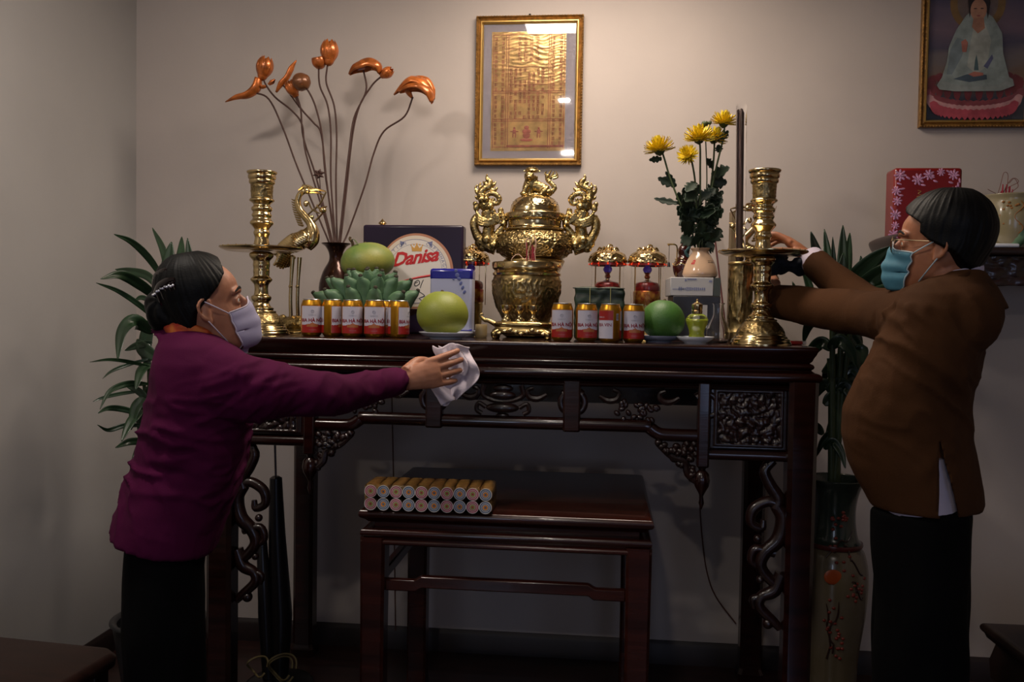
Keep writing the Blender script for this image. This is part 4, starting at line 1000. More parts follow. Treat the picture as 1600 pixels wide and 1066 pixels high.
# electric altar lamps ----------------------------------------------
m_lred = mat('lamp_red', '7c1a18', .25, coat=.4); m_led = mat('red_led', (1, .25, .1), .3, emit=.6); m_tube_glass = mat('lamp_glass', 'ffffff', .04, trans=1, ior=1.12); m_purple = mat('lamp_bulb_purple', '4a3488', .15, coat=.5, emit=.15)
def lamp(px, Y, label):
    k = mpp(1010, -.30); t = thing('altar_lamp', label, 'lamp', seat(px, Y), group='small electric altar lamps')
    Z = lambda py: max(0, (517.5-py)*k)
    obj('base', MB().lathe(smoothprof([(22*k, 0), (24*k, .004), (22*k, .012), (18*k, .02), (19*k, Z(485)), (20*k, Z(470)), (19*k, Z(464))], 3), 40), m_brass_d, t)
    obj('engraved_drum', MB().lathe([(20*k, Z(466)), (20.5*k, Z(464)), (20.5*k, Z(446)), (19*k, Z(444))], 90, fn=relief_fn(Z(465), Z(445), .003, 50, 3)), mat('gilt_red_relief', 'b88638', .3, metal=.7, c2='7c1a14', vscale=60), t, angle=0)
    obj('red_drum', MB().lathe(smoothprof([(19*k, Z(445)), (20*k, Z(443)), (20*k, Z(437)), (17*k, Z(432)), (9*k, Z(430)), (4*k, Z(428))], 3), 40), m_lred, t)
    obj('stem', MB().lathe(smoothprof([(4*k, Z(429)), (3*k, Z(426)), (5*k, Z(423)), (3.5*k, Z(419)), (6*k, Z(416))], 3), 24), m_brass, t)
    obj('bulb', MB().lathe(smoothprof([(4*k, Z(417)), (7*k, Z(413)), (6.5*k, Z(409)), (3*k, Z(405)), (.5*k, Z(402))], 3), 24), m_purple, t)
    obj('glass_cylinder', MB().lathe([(25.5*k, Z(470)), (25.5*k, Z(403)), (24.8*k, Z(403)), (24.8*k, Z(470)), (25.5*k, Z(470))], 48, caps=False), m_tube_glass, t)
    for s in range(4):
        a = PI/4+s*PI/2; obj('frame_rod', MB().tube([(27*k*math.cos(a), 27*k*math.sin(a), Z(470)), (27*k*math.cos(a), 27*k*math.sin(a), Z(400))], .7*k, 8, 1), m_brass, t)
    obj('dome', MB().lathe(smoothprof([(28*k, Z(403)), (29*k, Z(400)), (28.5*k, Z(394)), (25*k, Z(388)), (17*k, Z(383)), (8*k, Z(380)), (3*k, Z(379))], 6), 120, fn=relief_fn(Z(402), Z(380), .004, 60, 7)), m_brass, t, angle=0)
    m = MB(); m.ell((0, 0, Z(378)), (4*k, 4*k, 4*k)); m.tube([(0, 0, Z(378)), (2*k, 0, Z(373)), (6*k, 0, Z(374)), (7*k, 0, Z(377))], [2*k, 1.6*k, 1.4*k, .8*k], 8, 3)
    for i in range(6): a = i*PI/3; m.tube([(8*k*math.cos(a), 8*k*math.sin(a), Z(381)), (13*k*math.cos(a), 13*k*math.sin(a), Z(378)), (17*k*math.cos(a), 17*k*math.sin(a), Z(383))], [1.5*k, 2.2*k, 1*k], 8, 3)
    obj('finial', m, m_brass, t)
    ring = obj('red_ring', MB().lathe([(27*k, Z(406)), (28.6*k, Z(405.5)), (28.6*k, Z(402)), (27*k, Z(401))], 48, caps=False), m_lred, t)
    for i in range(12):
        a = 2*PI*i/12; obj('led', MB().ell((28.8*k*math.cos(a), 28.8*k*math.sin(a), Z(403.7)), 1.4*k, seg=8, rings=6), m_led, ring)
    return t
l0 = lamp(948, -.30, 'small electric altar lamp nearer the incense burner, behind the leaf-wrapped cake')
dup(l0, seat(1010, -.30), 0, 'small electric altar lamp behind the green pomelo')
dup(l0, seat(735, -.25), .4, 'small electric altar lamp half hidden behind the blue tin and dragon handle')

# leaf-wrapped cake
k = mpp(935, -.63); t = thing('leaf_wrapped_cake', 'square dark green leaf-wrapped rice cake standing behind the right row of cans', 'cake', seat(936, -.62))
m = MB().box((0, 0, .084), (.158, .07, .166)); mL = mat('wrapping_leaf', '26382a', .45, c2='141d16', vscale=10, stretch=(1, 1, 5), bump=.3, bscale=50)
def dl(co, no): return no*((vnoise(co*60)-.5)[:, None]*.005+(np.sin(co[:, 2]*170+co[:, 0]*20)*.0012)[:, None])
link('wrapped_body', remesh(m, .004, 8, dl), mL, t)
for s in (-.03, .035): obj('tie_string', MB().tube([(s, -.039, .0), (s, -.038, .166), (s, .038, .168), (s, .038, .0)], .0012, 6, 1), mat('bamboo_string', '9a9460', .7), t)
for i, (x, r_) in enumerate(((-.055, .3), (.02, -.2))): obj('folded_leaf', MB().grid(lambda u, v: (x-.03+.09*u, -.037+.075*v, .1655+.005*math.sin(u*PI)*math.sin(v*PI)), 8, 6), mL, t, solid=.0015)

# little oil bottle and carafe
m_oil = mat('yellow_green_oil', '8f9a2c', .12, coat=.6); m_cg = mat('clear_glass', 'ffffff', .03, trans=1, ior=1.3)
BY2 = -.78; k = mpp(1089, BY2); t = thing('oil_bottle', 'little glass bottle of yellow-green liquid with a gold cap on a white saucer', 'bottle', seat(1089, BY2, TZ+.008))
S_ = lambda py: max(0, (521-py)*k)
obj('liquid', MB().lathe(smoothprof([(10*k, S_(520)), (11.5*k, S_(517)), (10*k, S_(510)), (11*k, S_(503)), (15*k, S_(493)), (15.5*k, S_(489)), (14*k, S_(487))], 4), 40), m_oil, t)
obj('glass', MB().lathe(smoothprof([(11.5*k, S_(521)), (13*k, S_(517)), (11.5*k, S_(510)), (12.5*k, S_(503)), (16.5*k, S_(493)), (17*k, S_(487)), (13*k, S_(481)), (8*k, S_(478)), (7*k, S_(474))], 4), 40, caps=False), m_cg, t)
obj('gold_cap', MB().lathe([(8*k, S_(479)), (8.5*k, S_(474)), (7.5*k, S_(473)), (8.5*k, S_(471)), (8.5*k, S_(464)), (5*k, S_(462)), (2*k, S_(460)), (1.5*k, S_(456)), (0, S_(455))], 28), m_brass, t)
CY2 = -.70; k = mpp(1122, CY2); t = thing('glass_carafe', 'clear glass carafe with a round belly next to the right candlestick foot', 'carafe', seat(1122, CY2))
S_ = lambda py: max(0, (524-py)*k)
obj('glass', MB().lathe(smoothprof([(10*k, 0), (16*k, .002), (19*k, S_(512)), (18*k, S_(502)), (12*k, S_(490)), (8*k, S_(480)), (8*k, S_(466)), (10*k, S_(462)), (9.2*k, S_(462)), (7.2*k, S_(466)), (7.2*k, S_(480)), (11*k, S_(490)), (17*k, S_(502)), (18*k, S_(512)), (15*k, .006), (0, .005)], 3), 40, caps=False), m_cg, t)
# small cup and lighter
k = mpp(757, -.70); t = thing('small_cup', 'tiny beige ceramic cup left of the three-cup stand', 'cup', seat(752, -.66)); obj('cup_body', MB().lathe(smoothprof([(7*k, 0), (9*k, .002), (9.5*k, 10*k), (9.5*k, 20*k), (8.6*k, 20*k), (8.4*k, 4*k), (0, 3*k)], 2), 32, caps=False), mat('beige_ceramic', 'a08a62', .35), t)
t = thing('red_lighter', 'small red lighter lying right of the right candlestick foot', 'lighter', seat(1240, -.72)); obj('lighter_body', MB().box((0, 0, .006), (.06, .016, .012), .3), mat('red_plastic', 'a82020', .3), t, bevel=.004); obj('lighter_head', MB().box((.033, .010, .006), (.014, .014, .011), .3), m_cal, t, bevel=.002)

# cartons, vase, gourd ------------------------------------------------
m_carton = mat('white_carton', 'a9a7a8', .55); m_dbox = mat('dark_carton', '1d1b1e', .4)
z1 = at(1080, 463, -.55).z
t, W_, H_ = boxthing('dark_carton', 1050, 1126, 463, 520, -.55, .24, 'dark carton at the bottom of the stack under the ceramic vase', 'box', m_dbox, TZ, .003); 
obj('printed_label', MB().box((.01, -.1206, H_*.55), (.05, .0006, H_*.5)), m_carton, t); zt1 = TZ+H_
t, W_, H_ = boxthing('white_carton', 1047, 1115, 434, 463, -.55, .24, 'white printed carton directly under the ceramic vase', 'box', m_carton, zt1, .002)
obj('dark_end_flap', MB().box((W_/2+.012, 0, H_/2), (.022, .238, H_-.001)), mat('grey_green_carton', '3c423e', .5), t)
m = MB(); text_mb(m, 'LAVIE', .018, lambda x, y: (x+.01, -.1207, H_*.42+y)) if False else None
random.seed(2)
for i in range(14): m.box((-.04+i*.0062, -.1206, H_*.38), (.004, .0006, .006+.006*random.random()))
for i in range(9): m.box((-.06+i*.004, -.1206, H_*.36), (.002, .0006, .004))
m.box((-.02, -.1206, H_*.85), (.006, .0006, .006)); m.box((.06, -.1206, H_*.8), (.01, .0006, .006)); m.box((.0, -.1206, H_*.9), (.03, .0006, .004))
obj('faint_print', m, m_bl, t)['kind'] = 'stuff'
zt2 = zt1+H_
VY = -.49; k = mpp(1093, VY); VC = seat(1092, VY, zt2)
t = thing('ceramic_vase', 'cream ceramic vase with a red mark holding the yellow chrysanthemums', 'vase', VC)
V = lambda py: (434-py)*k
vp = [(22*k, 0), (26*k, V(431)), (27*k, V(426)), (24*k, V(415)), (19*k, V(404)), (13.5*k, V(395)), (12.5*k, V(392)), (15*k, V(388.5)), (15*k, V(387.5)), (13.5*k, V(388)), (11.5*k, V(392)), (12*k, V(396)), (22*k, V(420)), (0, V(428))]
obj('vase_body', MB().lathe(smoothprof(vp, 4), 56, caps=False), mat('cream_glaze', 'c0a084', .14, coat=.6), t, angle=0)
def vplace(a0, z0):
    def f(x, y):
        z = z0+y; py = 434-z/k; r = np.interp(py, [388, 392, 395, 404, 415, 426, 431], [15, 12.5, 13.5, 19, 24, 27, 26])*k+.0009; a = a0+x/(.022*2.1); return (r*math.sin(a), -r*math.cos(a), z)
    return f
m = MB(); text_mb(m, 'a', .030, vplace(-.62, V(409)), shear=.4, bold=.0006); obj('red_mark', m, m_redp, t, angle=0)
m = MB(); f1 = vplace(.75, V(408)); [m.tube([f1(-.014, -.005*j), f1(0, -.005*j), f1(.014, -.005*j)], .0006, 4, 2) for j in range(2)]; obj('black_print', m, m_blk, t, angle=0)
# gourd bottle
GY = -.40; k = mpp(1066, GY); t = thing('gourd_bottle', 'dark red gourd bottle with gold coils beside the ceramic vase', 'bottle', seat(1066, GY, zt2)); G = lambda py: max(0, (434-py)*k)
obj('gourd_body', MB().lathe(smoothprof([(9*k, 0), (12*k, G(432)), (16*k, G(422)), (16*k, G(412)), (11*k, G(402)), (8*k, G(398)), (9*k, G(392)), (9*k, G(387)), (5*k, G(381)), (3*k, G(377))], 4), 40), mat('dark_red_lacquer', '38120f', .18, coat=.5), t)
m = MB()
for zz_, r_ in ((412, 16.5), (405, 13)): m.tube([(r_*k*math.sin(a), -r_*k*math.cos(a), G(zz_+2*math.sin(a*5))) for a in [i*.2-1.5 for i in range(16)]], .8*k, 6, 2)
obj('gold_coil', m, m_brass, t); obj('stopper', MB().lathe([(4*k, G(378)), (5*k, G(374)), (3*k, G(370)), (0, G(369))], 16), m_brass, t)
m = MB().tube([(3*k, -6*k, G(374)), (8*k, -7*k, G(384)), (2*k, -9*k, G(392)), (6*k, -10*k, G(400))], [(1.2*k, 2.4*k)]*4, 8, 4); obj('ribbon', m, mat('teal_ribbon', '2a4c50', .6), t)
t = thing('tassel_hook', 'small dark hook with hanging tassel left of the gourd bottle', 'ornament', seat(1049, -.42, zt2)); 
obj('hook_post', MB().tube([(.012, 0, 0), (.014, 0, G(400)), (.012, 0, G(383)), (-.01, 0, G(381)), (-.018, 0, G(382))], [.002, .002, .0025, .003, .005], 8, 3), m_brass_d, t)
obj('cord', MB().tube([(-.012, 0, G(382)), (-.013, 0, G(408))], .001, 5, 1), m_blk, t); obj('tassel', MB().lathe([(.001, 0), (.006, 0), (.004, .014), (.001, .018)], 10, c=(-.013, 0, G(416))), m_blk, t)

# tall pack of incense sticks in the holder; tan carton behind
t = thing('incense_pack', 'tall clear-wrapped bundle of dark brown incense sticks standing in the brass holder', 'incense', seat(1156, HY, TZ+.006)); k = mpp(1156, HY)
top = at(1158.5, 170, HY); HH = top.z-TZ-.006; random.seed(9); dx_ = top.x-t.location.x
for i in range(22):
    a = 2*PI*random.random(); r_ = math.sqrt(random.random())*5.6*k
    obj('incense_stick', MB().tube([(r_*math.cos(a)*.8, r_*math.sin(a), .0), (r_*math.cos(a)+dx_, r_*math.sin(a), HH-random.random()*.012)], .0022, 6, 1), mat('dark_incense', '40302c', .8), t)
obj('clear_sleeve', MB().tube([(0, 0, .02), (dx_*.5, 0, HH*.5), (dx_, 0, HH+.012)], [7.4*k, 7.6*k, 8.2*k], 14, 8, caps=False), m_film, t)
t, W_, H_ = boxthing('tan_carton', 1138, 1157, 330, 515, -.26, .05, 'narrow upright tan carton behind the incense bundle', 'box', mat('tan_card', '6b5a40', .6), TZ, .002)
obj('red_print_panel', MB().box((.008, -.0256, H_-.06), (.018, .0006, .1)), mat('red_floral_print', '8c2a24', .5, var=.5, vscale=60), t)
t = thing('leaning_stick', 'single dark red stick leaning on the wall right of the ceramic vase', 'stick', seat(1136, -.13)); a1 = at(1112, 330, -.012)
obj('stick', MB().tube([(0, 0, .004), (a1.x-t.location.x, a1.y-t.location.y, a1.z-TZ)], .0035, 8, 1), mat('dark_red_stick', '4a1c1c', .6), t)

# dark brass vase with dried lotus -------------------------------------
LY = -.33; k = mpp(525, LY); LVC = seat(524, LY)
t = thing('lotus_vase', 'dark flared vase holding the copper lotus stems, behind the bananas', 'vase', LVC); q_ = lambda py: max(0, at(524, py, LY).z-TZ)
obj('vase_body', MB().lathe(smoothprof([(18*k, 0), (20*k, .006), (12*k, .03), (22*k, .09), (26*k, q_(450)), (20*k, q_(425)), (11*k, q_(408)), (11*k, q_(396)), (16*k, q_(386)), (22*k, q_(381.5)), (21.5*k, q_(380.5)), (14*k, q_(386)), (9*k, q_(398)), (8*k, q_(420)), (0, q_(440))], 4), 56, caps=False), mat('dark_bronze', '3a2018', .25, metal=.6, coat=.3), t)
m_cop = mat('copper_lotus', 'b0602a', .3, metal=.45, var=.4, vscale=30, coat=.3); m_lst = mat('lotus_stem', '3a2018', .6)
base = Vector((LVC[0], LVC[1], TZ+q_(400)))
def petal_bud(m, c, R, L, r, n=7, open_=.25):
    for layer, (sc_, op) in enumerate(((1, open_), (.9, open_*.4))):
        for i in range(n):
            a = 2*PI*i/n+layer*.45
            def g(u, v, a=a, op=op, sc_=sc_):
                w_ = math.sin(PI*min(1, v*.93+.07))**.7; ang = a+(u-.5)*1.35*w_
                rad = r*sc_*(math.sin(PI*(v*.78+.08))+op*v)
                p_ = Vector((rad*math.cos(ang), rad*math.sin(ang), (v-.25)*L*sc_)); return Vector(c)+R @ p_
            m.grid(g, 5, 7)
def lotus(label, kind, stem, head, R=Matrix(), s=1.0):
    """stem: px points from head down; placed between vase mouth and wall"""
    n = len(stem); pts = []
    for i, (x, y, Y) in enumerate(stem): pts.append(at(x, y, Y))
    t = thing('dried_lotus', label, 'flower', base, group='copper coloured dried lotus stems in the dark vase')
    loc = [p_-base for p_ in pts]
    if kind != 'leaf': loc = [at(head[0], head[1], stem[0][2])-base]+loc
    obj('stem', MB().tube(loc+[Vector((loc[-1].x*.25, loc[-1].y*.25, -.04))], .0034, 8, 6), m_lst, t)
    c = loc[0]; k_ = mpp(head[0], stem[0][2])
    hp = at(head[0], head[1], stem[0][2])-base
    if kind == 'bud':
        m = MB(); petal_bud(m, hp, R, .085*s, .030*s, 7, .12); obj('petals', m, m_cop, t, solid=.0015)
        m = MB(); m.ell(hp, (.02*s, .02*s, .028*s), R); obj('heart', m, m_cop, t)
    elif kind == 'pod':
        m = MB(); m.ell(hp, (.034*s, .034*s, .032*s), R, 20, 12); m2 = link('seed_pod', remesh(m, .003, 1, lambda co, no: no*((np.abs(vnoise(co*55)-.5)*.006)[:, None])), mat('brown_pod', '6e4428', .35, metal=.3, coat=.3), t)
        m = MB(); petal_bud(m, hp-R @ Vector((0, 0, .02*s)), R, .05*s, .028*s, 7, .3); obj('petals', m, m_cop, t, solid=.0015)
    return t, hp, k_
def curl_leaf(t, pts, wid, Y, name='curled_leaf', m_=None, fold=.6):
    P = [at(x, y, Y)-base for x, y in pts]; C_, ts = catmull(P, 5); n = len(C_); m = MB()
    rings = []
    for i, p_ in enumerate(C_):
        w_ = lerpl([w2*1.35*mpp(pts[0][0], Y) for w2 in wid], ts[i]); d = (C_[min(i+1, n-1)]-C_[max(i-1, 0)]).normalized(); nn = d.cross(Vector((0, 1, 0))).normalized()
        row = []
        for j in range(9):
            a = (j/8-.5)*2*PI*fold*.9; row.append(p_+nn*(w_*math.cos(a)*.9)+Vector((0, -1, 0))*(w_*math.sin(a)*.9))
        rings.append(row)
    m.loft(rings, caps=False, closed=False); return obj(name, m, m_ or m_cop, t, solid=.0018, angle=0)
RZ = lambda x, y=0: (Matrix.Rotation(y, 3, 'Y') @ Matrix.Rotation(x, 3, 'X'))
F1 = -.26
t, hp, _ = lotus('dried lotus stem with a long tapering curled leaf at the far left', 'leaf', [(396, 144, F1), (420, 155, F1), (442, 200, F1), (465, 262, F1-.02), (500, 345, F1-.04), (516, 385, LY)], (380, 145))
curl_leaf(t, [(402, 122), (398, 136), (386, 146), (370, 150), (352, 159)], [6, 8, 6.5, 4.5, .6], F1)
t, hp, _ = lotus('dried lotus stem with a pointed bud just above the long curled leaf', 'bud', [(414, 130, F1), (430, 152, F1), (455, 172, F1), (472, 195, F1), (478, 240, F1-.02), (506, 335, F1-.04), (519, 385, LY)], (411, 115), RZ(.0, .25), 1.0)
curl_leaf(t, [(420, 133), (426, 129), (430, 124)], [2, 4, .8], F1, 'sepal'); curl_leaf(t, [(416, 134), (410, 134), (405, 131)], [2, 4, .8], F1, 'sepal')
t, hp, _ = lotus('dried lotus stem with a thin upright curled leaf beside the round pod', 'leaf', [(464, 150, F1), (470, 172, F1), (474, 215, F1), (492, 270, F1-.02), (510, 340, F1-.04), (521, 385, LY)], (447, 120))
curl_leaf(t, [(463, 94), (454, 106), (447, 120), (438, 130), (431, 144)], [.6, 4.5, 4.5, 5, 1.5], F1)
obj('leaf_stalk', MB().tube([at(440, 130, F1)-base, at(455, 150, F1+.01)-base, at(468, 168, F1)-base], .003, 6, 4), m_lst, t)
t, hp, _ = lotus('dried lotus stem with a round brown seed pod', 'pod', [(484, 146, F1-.03), (494, 170, F1-.03), (503, 210, F1-.03), (508, 270, F1-.03), (520, 350, F1-.04), (524, 385, LY)], (471, 128), RZ(.3, .2), 1.0)
t, hp, _ = lotus('dried lotus stem with a small half-open bud below the round pod', 'bud', [(463, 155, F1), (472, 172, F1), (490, 192, F1), (502, 210, F1), (510, 280, F1-.02), (519, 350, F1-.04), (523, 385, LY)], (460, 145), RZ(.4, -.4), .75)
t, hp, _ = lotus('dried lotus stem with the smaller of the two topmost cups', 'cup', [(498, 110, F1), (500, 135, F1), (512, 165, F1), (517, 210, F1), (517, 280, F1-.02), (522, 350, F1-.04), (525, 385, LY)], (499, 98), RZ(0, -.2), .8)
kk_ = mpp(499, F1)
R_ = RZ(.25, -.15); m = MB(); m.lathe(smoothprof([(.002, -.024), (.014, -.02), (.025, -.006), (.027, .010), (.024, .02), (.021, .012), (.018, 0), (0, -.006)], 3), 28, c=hp, R=R_, caps=False); obj('seed_cup', m, m_cop, t)
t, hp, _ = lotus('dried lotus stem with the tallest pointed bud', 'bud', [(511, 107, F1), (510, 130, F1), (522, 165, F1), (526, 210, F1), (525, 280, F1-.02), (526, 350, F1-.04), (527, 385, LY)], (514, 91), RZ(0, .05), 1.05)
t, hp, _ = lotus('dried lotus stem with a flat drooping leaf right of the topmost bud', 'leaf', [(568, 110, F1), (572, 142, F1), (553, 185, F1), (545, 240, F1-.02), (536, 320, F1-.04), (529, 385, LY)], (565, 110))
curl_leaf(t, [(546, 117), (556, 110), (568, 107), (578, 104), (588, 108), (592, 116)], [2, 8, 11, 11, 9, 3], F1, fold=.62)
t, hp, _ = lotus('dried lotus stem with a bent half-open bud joined to the drooping leaf', 'bud', [(588, 126, F1), (578, 138, F1), (562, 165, F1), (551, 210, F1), (541, 300, F1-.03), (531, 385, LY)], (600, 117), RZ(.3, 1.1), .62)
t, hp, _ = lotus('dried lotus stem with a broad folded leaf at the far right', 'leaf', [(645, 152, F1), (632, 182, F1), (600, 205, F1), (584, 240, F1), (570, 290, F1-.02), (545, 360, F1-.04), (533, 388, LY)], (648, 140))
curl_leaf(t, [(616, 149), (630, 140), (644, 134), (658, 138), (668, 146), (676, 158)], [1.5, 7, 12, 12, 9, 2], F1, fold=.5)
curl_leaf(t, [(640, 128), (652, 126), (664, 130), (672, 142), (677, 156)], [3, 6, 8, 7, 2], F1+.012, fold=.42); curl_leaf(t, [(624, 146), (638, 143), (652, 143), (664, 150), (672, 162)], [4, 10, 13, 12, 5], F1-.008, fold=.5); curl_leaf(t, [(645, 152), (642, 146), (640, 140)], [2.5, 5, 7], F1, fold=.6)
t = thing('dark_star_flower', 'small dark star-shaped dried flower low among the lotus stems', 'flower', base); p_ = at(499, 272, LY)-base
m = MB()
for i in range(6): a = i*PI/3+.3; m.tube([p_, p_+Vector((.010*math.cos(a), -.004, .010*math.sin(a))), p_+Vector((.024*math.cos(a), -.002, .018*math.sin(a)))], [.005, .006, .001], 8, 3)
obj('star_petals', m, m_lst, t); obj('stem', MB().tube([p_, (p_.x*.8, p_.y, p_.z*.6), (0, 0, -.03)], .0018, 6, 4), m_lst, t)

# chrysanthemums --------------------------------------------------------
m_yel = mat('yellow_petal', 'd8c01c', .55, c2='c8a814', vscale=20, sss=.1); m_gst = mat('green_stem', '33401f', .6); m_glf = mat('chrysanthemum_leaf', '18261a', .55, c2='223322', vscale=15)
VM = Vector((VC[0], VC[1], VC[2]+V(389)*mpp(1093, VY)/mpp(1093, VY)))
def petal_mesh(L, w_, curl):
    m = MB(); m.grid(lambda u, v: ((u-.5)*w_*math.sin(PI*min(.97, v*.85+.12))**.6, L*v, curl*L*(v*v)-.25*w_*(1-(2*u-1)**2)), 2, 4)
    me = m.mesh('petal', 0); me.materials.append(m_yel); return me
pms = [petal_mesh(.030, .0052, .35), petal_mesh(.024, .005, .6), petal_mesh(.017, .0045, .9)]
def mum(label, px, py, Y, rpx, tilt, stem, leaves, flat_=1.0):
    t = thing('chrysanthemum', label, 'flower', VM, group='yellow chrysanthemums in the ceramic vase')
    hp = at(px, py, Y)-VM; r = rpx*mpp(px, Y); s = r/.0285
    Rt = Matrix.Rotation(tilt[1], 4, 'Y') @ Matrix.Rotation(tilt[0], 4, 'X')
    fh = bpy.data.objects.new('flower_head', None); 
    c = MB(); c.ell((0, 0, 0), (.012*s, .012*s, .010*s)); hd = obj('flower_head', c, m_yel, t); hd.matrix_local = Matrix.Translation(hp) @ Rt
    for ring, (n, el, mi) in enumerate(((22, -22, 0), (22, -8, 0), (22, 6, 0), (20, 20, 0), (18, 36, 1), (14, 54, 1), (10, 70, 2), (5, 84, 2))):
        for i in range(n):
            a = 2*PI*i/n+ring*.17+random.uniform(-.05, .05)
            M4 = Matrix.Rotation(a, 4, 'Z') @ Matrix.Rotation(math.radians(el+random.uniform(-5, 5)), 4, 'X') @ Matrix.Scale(s*random.uniform(.92, 1.06), 4)
            l = link('petal', pms[mi], None, hd); l.matrix_local = M4
    cal = MB().lathe([(.002, -.014*s), (.008*s, -.010*s), (.012*s, -.003*s), (.006*s, 0)], 12); cal.v = [tuple(hp+Rt.to_3x3() @ Vector(v_)) for v_ in cal.v]; obj('calyx', cal, m_gst, t)
    pts = [hp]+[at(x, y, Y_)-VM for x, y, Y_ in stem]+[Vector((random.uniform(-.006, .006), random.uniform(-.006, .006), -.06))]
    obj('stem', MB().tube(pts, .0032, 7, 5), m_gst, t)
    for (x0, y0, x1, y1, w_) in leaves:
        a_, b_ = at(x0, y0, Y)-VM, at(x1, y1, Y-random.uniform(-.03, .05))-VM; leafblade(t, a_, b_, w_*mpp(px, Y))
    return t
def leafblade(t, a_, b_, w_, m_=None, name='leaf', lobes=True):
    d = b_-a_; L = d.length; side = d.cross(Vector((random.uniform(-.3, .3), 1, random.uniform(-.5, .5)))).normalized(); nn = d.cross(side).normalized()
    def g(u, v):
        e = (u-.5)*2; ww = w_*math.sin(PI*min(1, v*.9+.08))**.8*(1+(.28*math.sin(v*22) if lobes else 0))
        return a_+d*v+side*(e*ww)+nn*(abs(e)*ww*.35-.25*L*v*(1-v))
    return obj(name, MB().grid(g, 4, 10), m_ or m_glf, t, solid=.0008, angle=0)
random.seed(21)
mum('yellow chrysanthemum leaning out at the far left of the vase', 1030, 233, -.47, 22, (.1, -.15), [(1036, 242, -.47), (1046, 275, -.48), (1060, 312, -.49), (1078, 350, -.49)], [(1034, 248, 1014, 250, 5), (1055, 290, 1028, 278, 7), (1056, 292, 1040, 268, 5), (1060, 318, 1022, 310, 5), (1066, 325, 1060, 300, 6), (1074, 345, 1058, 322, 8)])
mum('large yellow chrysanthemum in the middle of the bunch', 1092, 215, -.50, 22, (.35, -.05), [(1094, 232, -.50), (1094, 270, -.50), (1094, 320, -.50), (1093, 360, -.49)], [(1094, 300, 1078, 290, 8), (1094, 310, 1112, 300, 9), (1094, 330, 1075, 340, 11), (1095, 335, 1118, 330, 11)])
mum('yellow chrysanthemum hanging sideways below the large middle one', 1075, 243, -.53, 16, (.9, -.7), [(1080, 250, -.53), (1085, 275, -.52), (1088, 310, -.5), (1090, 355, -.49)], [(1086, 285, 1072, 300, 9), (1088, 300, 1070, 315, 9)])
mum('yellow chrysanthemum behind, right of the large middle one', 1116, 216, -.44, 19, (.2, .4), [(1116, 232, -.45), (1114, 262, -.46), (1108, 310, -.47), (1100, 355, -.48)], [(1114, 262, 1104, 248, 6), (1112, 275, 1140, 262, 10), (1110, 285, 1136, 285, 10), (1108, 292, 1122, 300, 9), (1106, 320, 1130, 330, 8)])
mum('yellow chrysanthemum standing highest, at the right of the bunch', 1131, 191, -.46, 19, (.12, .15), [(1132, 200, -.46), (1128, 225, -.46), (1120, 258, -.47), (1110, 305, -.48), (1098, 360, -.49)], [(1128, 218, 1138, 204, 5), (1126, 222, 1120, 208, 6), (1124, 238, 1122, 226, 6), (1108, 320, 1130, 312, 11)])
t = thing('chrysanthemum_bud', 'small unopened green bud between the two highest chrysanthemums', 'flower', VM); hb = at(1101, 197, -.45)-VM
m = MB(); petal_bud(m, hb, RZ(0, .1), .022, .009, 6, .4); obj('bud', m, m_gst, t, solid=.0006); obj('stem', MB().tube([hb, at(1103, 230, -.46)-VM, at(1104, 300, -.48)-VM, Vector((0, 0, -.05))], .0022, 6, 4), m_gst, t)
hb2 = at(1109, 194, -.45)-VM; m = MB(); petal_bud(m, hb2, RZ(0, .1), .014, .005, 5, .3); obj('bud', m, m_gst, t, solid=.0006); obj('stem', MB().tube([hb2, at(1104, 215, -.46)-VM], .0016, 6, 2), m_gst, t)
t = thing('foliage_sprig', 'dense dark green leafy sprig filling the mouth of the ceramic vase', 'foliage', VM)
for i in range(58):
    x, y = random.uniform(1060, 1132), random.uniform(292, 384); x0, y0 = 1093+(x-1093)*.45, y+random.uniform(2, 26)
    leafblade(t, at(x0, min(y0, 388), VY+.0)-VM, at(x, y, VY+random.uniform(-.06, .05))-VM, random.uniform(7, 12)*mpp(1093, VY))
for x in (1082, 1090, 1100): obj('stem', MB().tube([at(x, 335, VY)-VM, Vector((0, 0, -.05))], .003, 6, 1), m_gst, t)

# ================================================================ wall shelf at the right
m_shelf = mat('shelf_wood', '1c0d0a', .4, var=.3, vscale=8, coat=.2)
sa = at(1396, 392, -.30); SHZ = at(1560, 386, -.34).z; SX0, SX1 = sa.x, XR-.02
t = thing('wall_shelf', 'dark carved wooden wall shelf holding the red box, at the right', 'shelf', ((SX0+SX1)/2, -.17, SHZ-.2)); hw = (SX1-SX0)/2
obj('shelf_board', MB().sweep_rect([(-.004, .172)]+round_(-.012, .186, .014, -80, 80, 6)+[(-.006, .2)], -hw, hw, -.165, .165), m_shelf, t, angle=30)
obj('upturned_end', MB().tube([(-hw+.03, -.0, .19), (-hw+.01, -.0, .205), (-hw-.002, -.0, .23), (-hw+.01, -.0, .242)], [(.16, .012), (.16, .012), (.16, .010), (.16, .006)], 16, 4, up=(0, 1, 0)), m_shelf, t)
def rel2(u, v):
    x = -hw+.03+u*(2*hw-.06); z = .172-v*(.10+.07*math.exp(-((u-.02)/.12)**2)+.07*math.exp(-((u-.98)/.12)**2))
    return (x, -.14-.010*abs(pN(x*30, z*30, 5))-.004*abs(pN(x*90, z*90, 1)), z)
obj('carved_apron', MB().grid(rel2, 160, 30), m_rose_c, t, solid=.008, angle=0)
for s in (-1, 1): obj('bracket', MB().prism([(0, .17), (0, .0), (.02, .0), (.02, .17)], -.14, .165) if False else MB().box((s*(hw-.05), .02, .09), (.022, .29, .165)), m_shelf, t, bevel=.004)
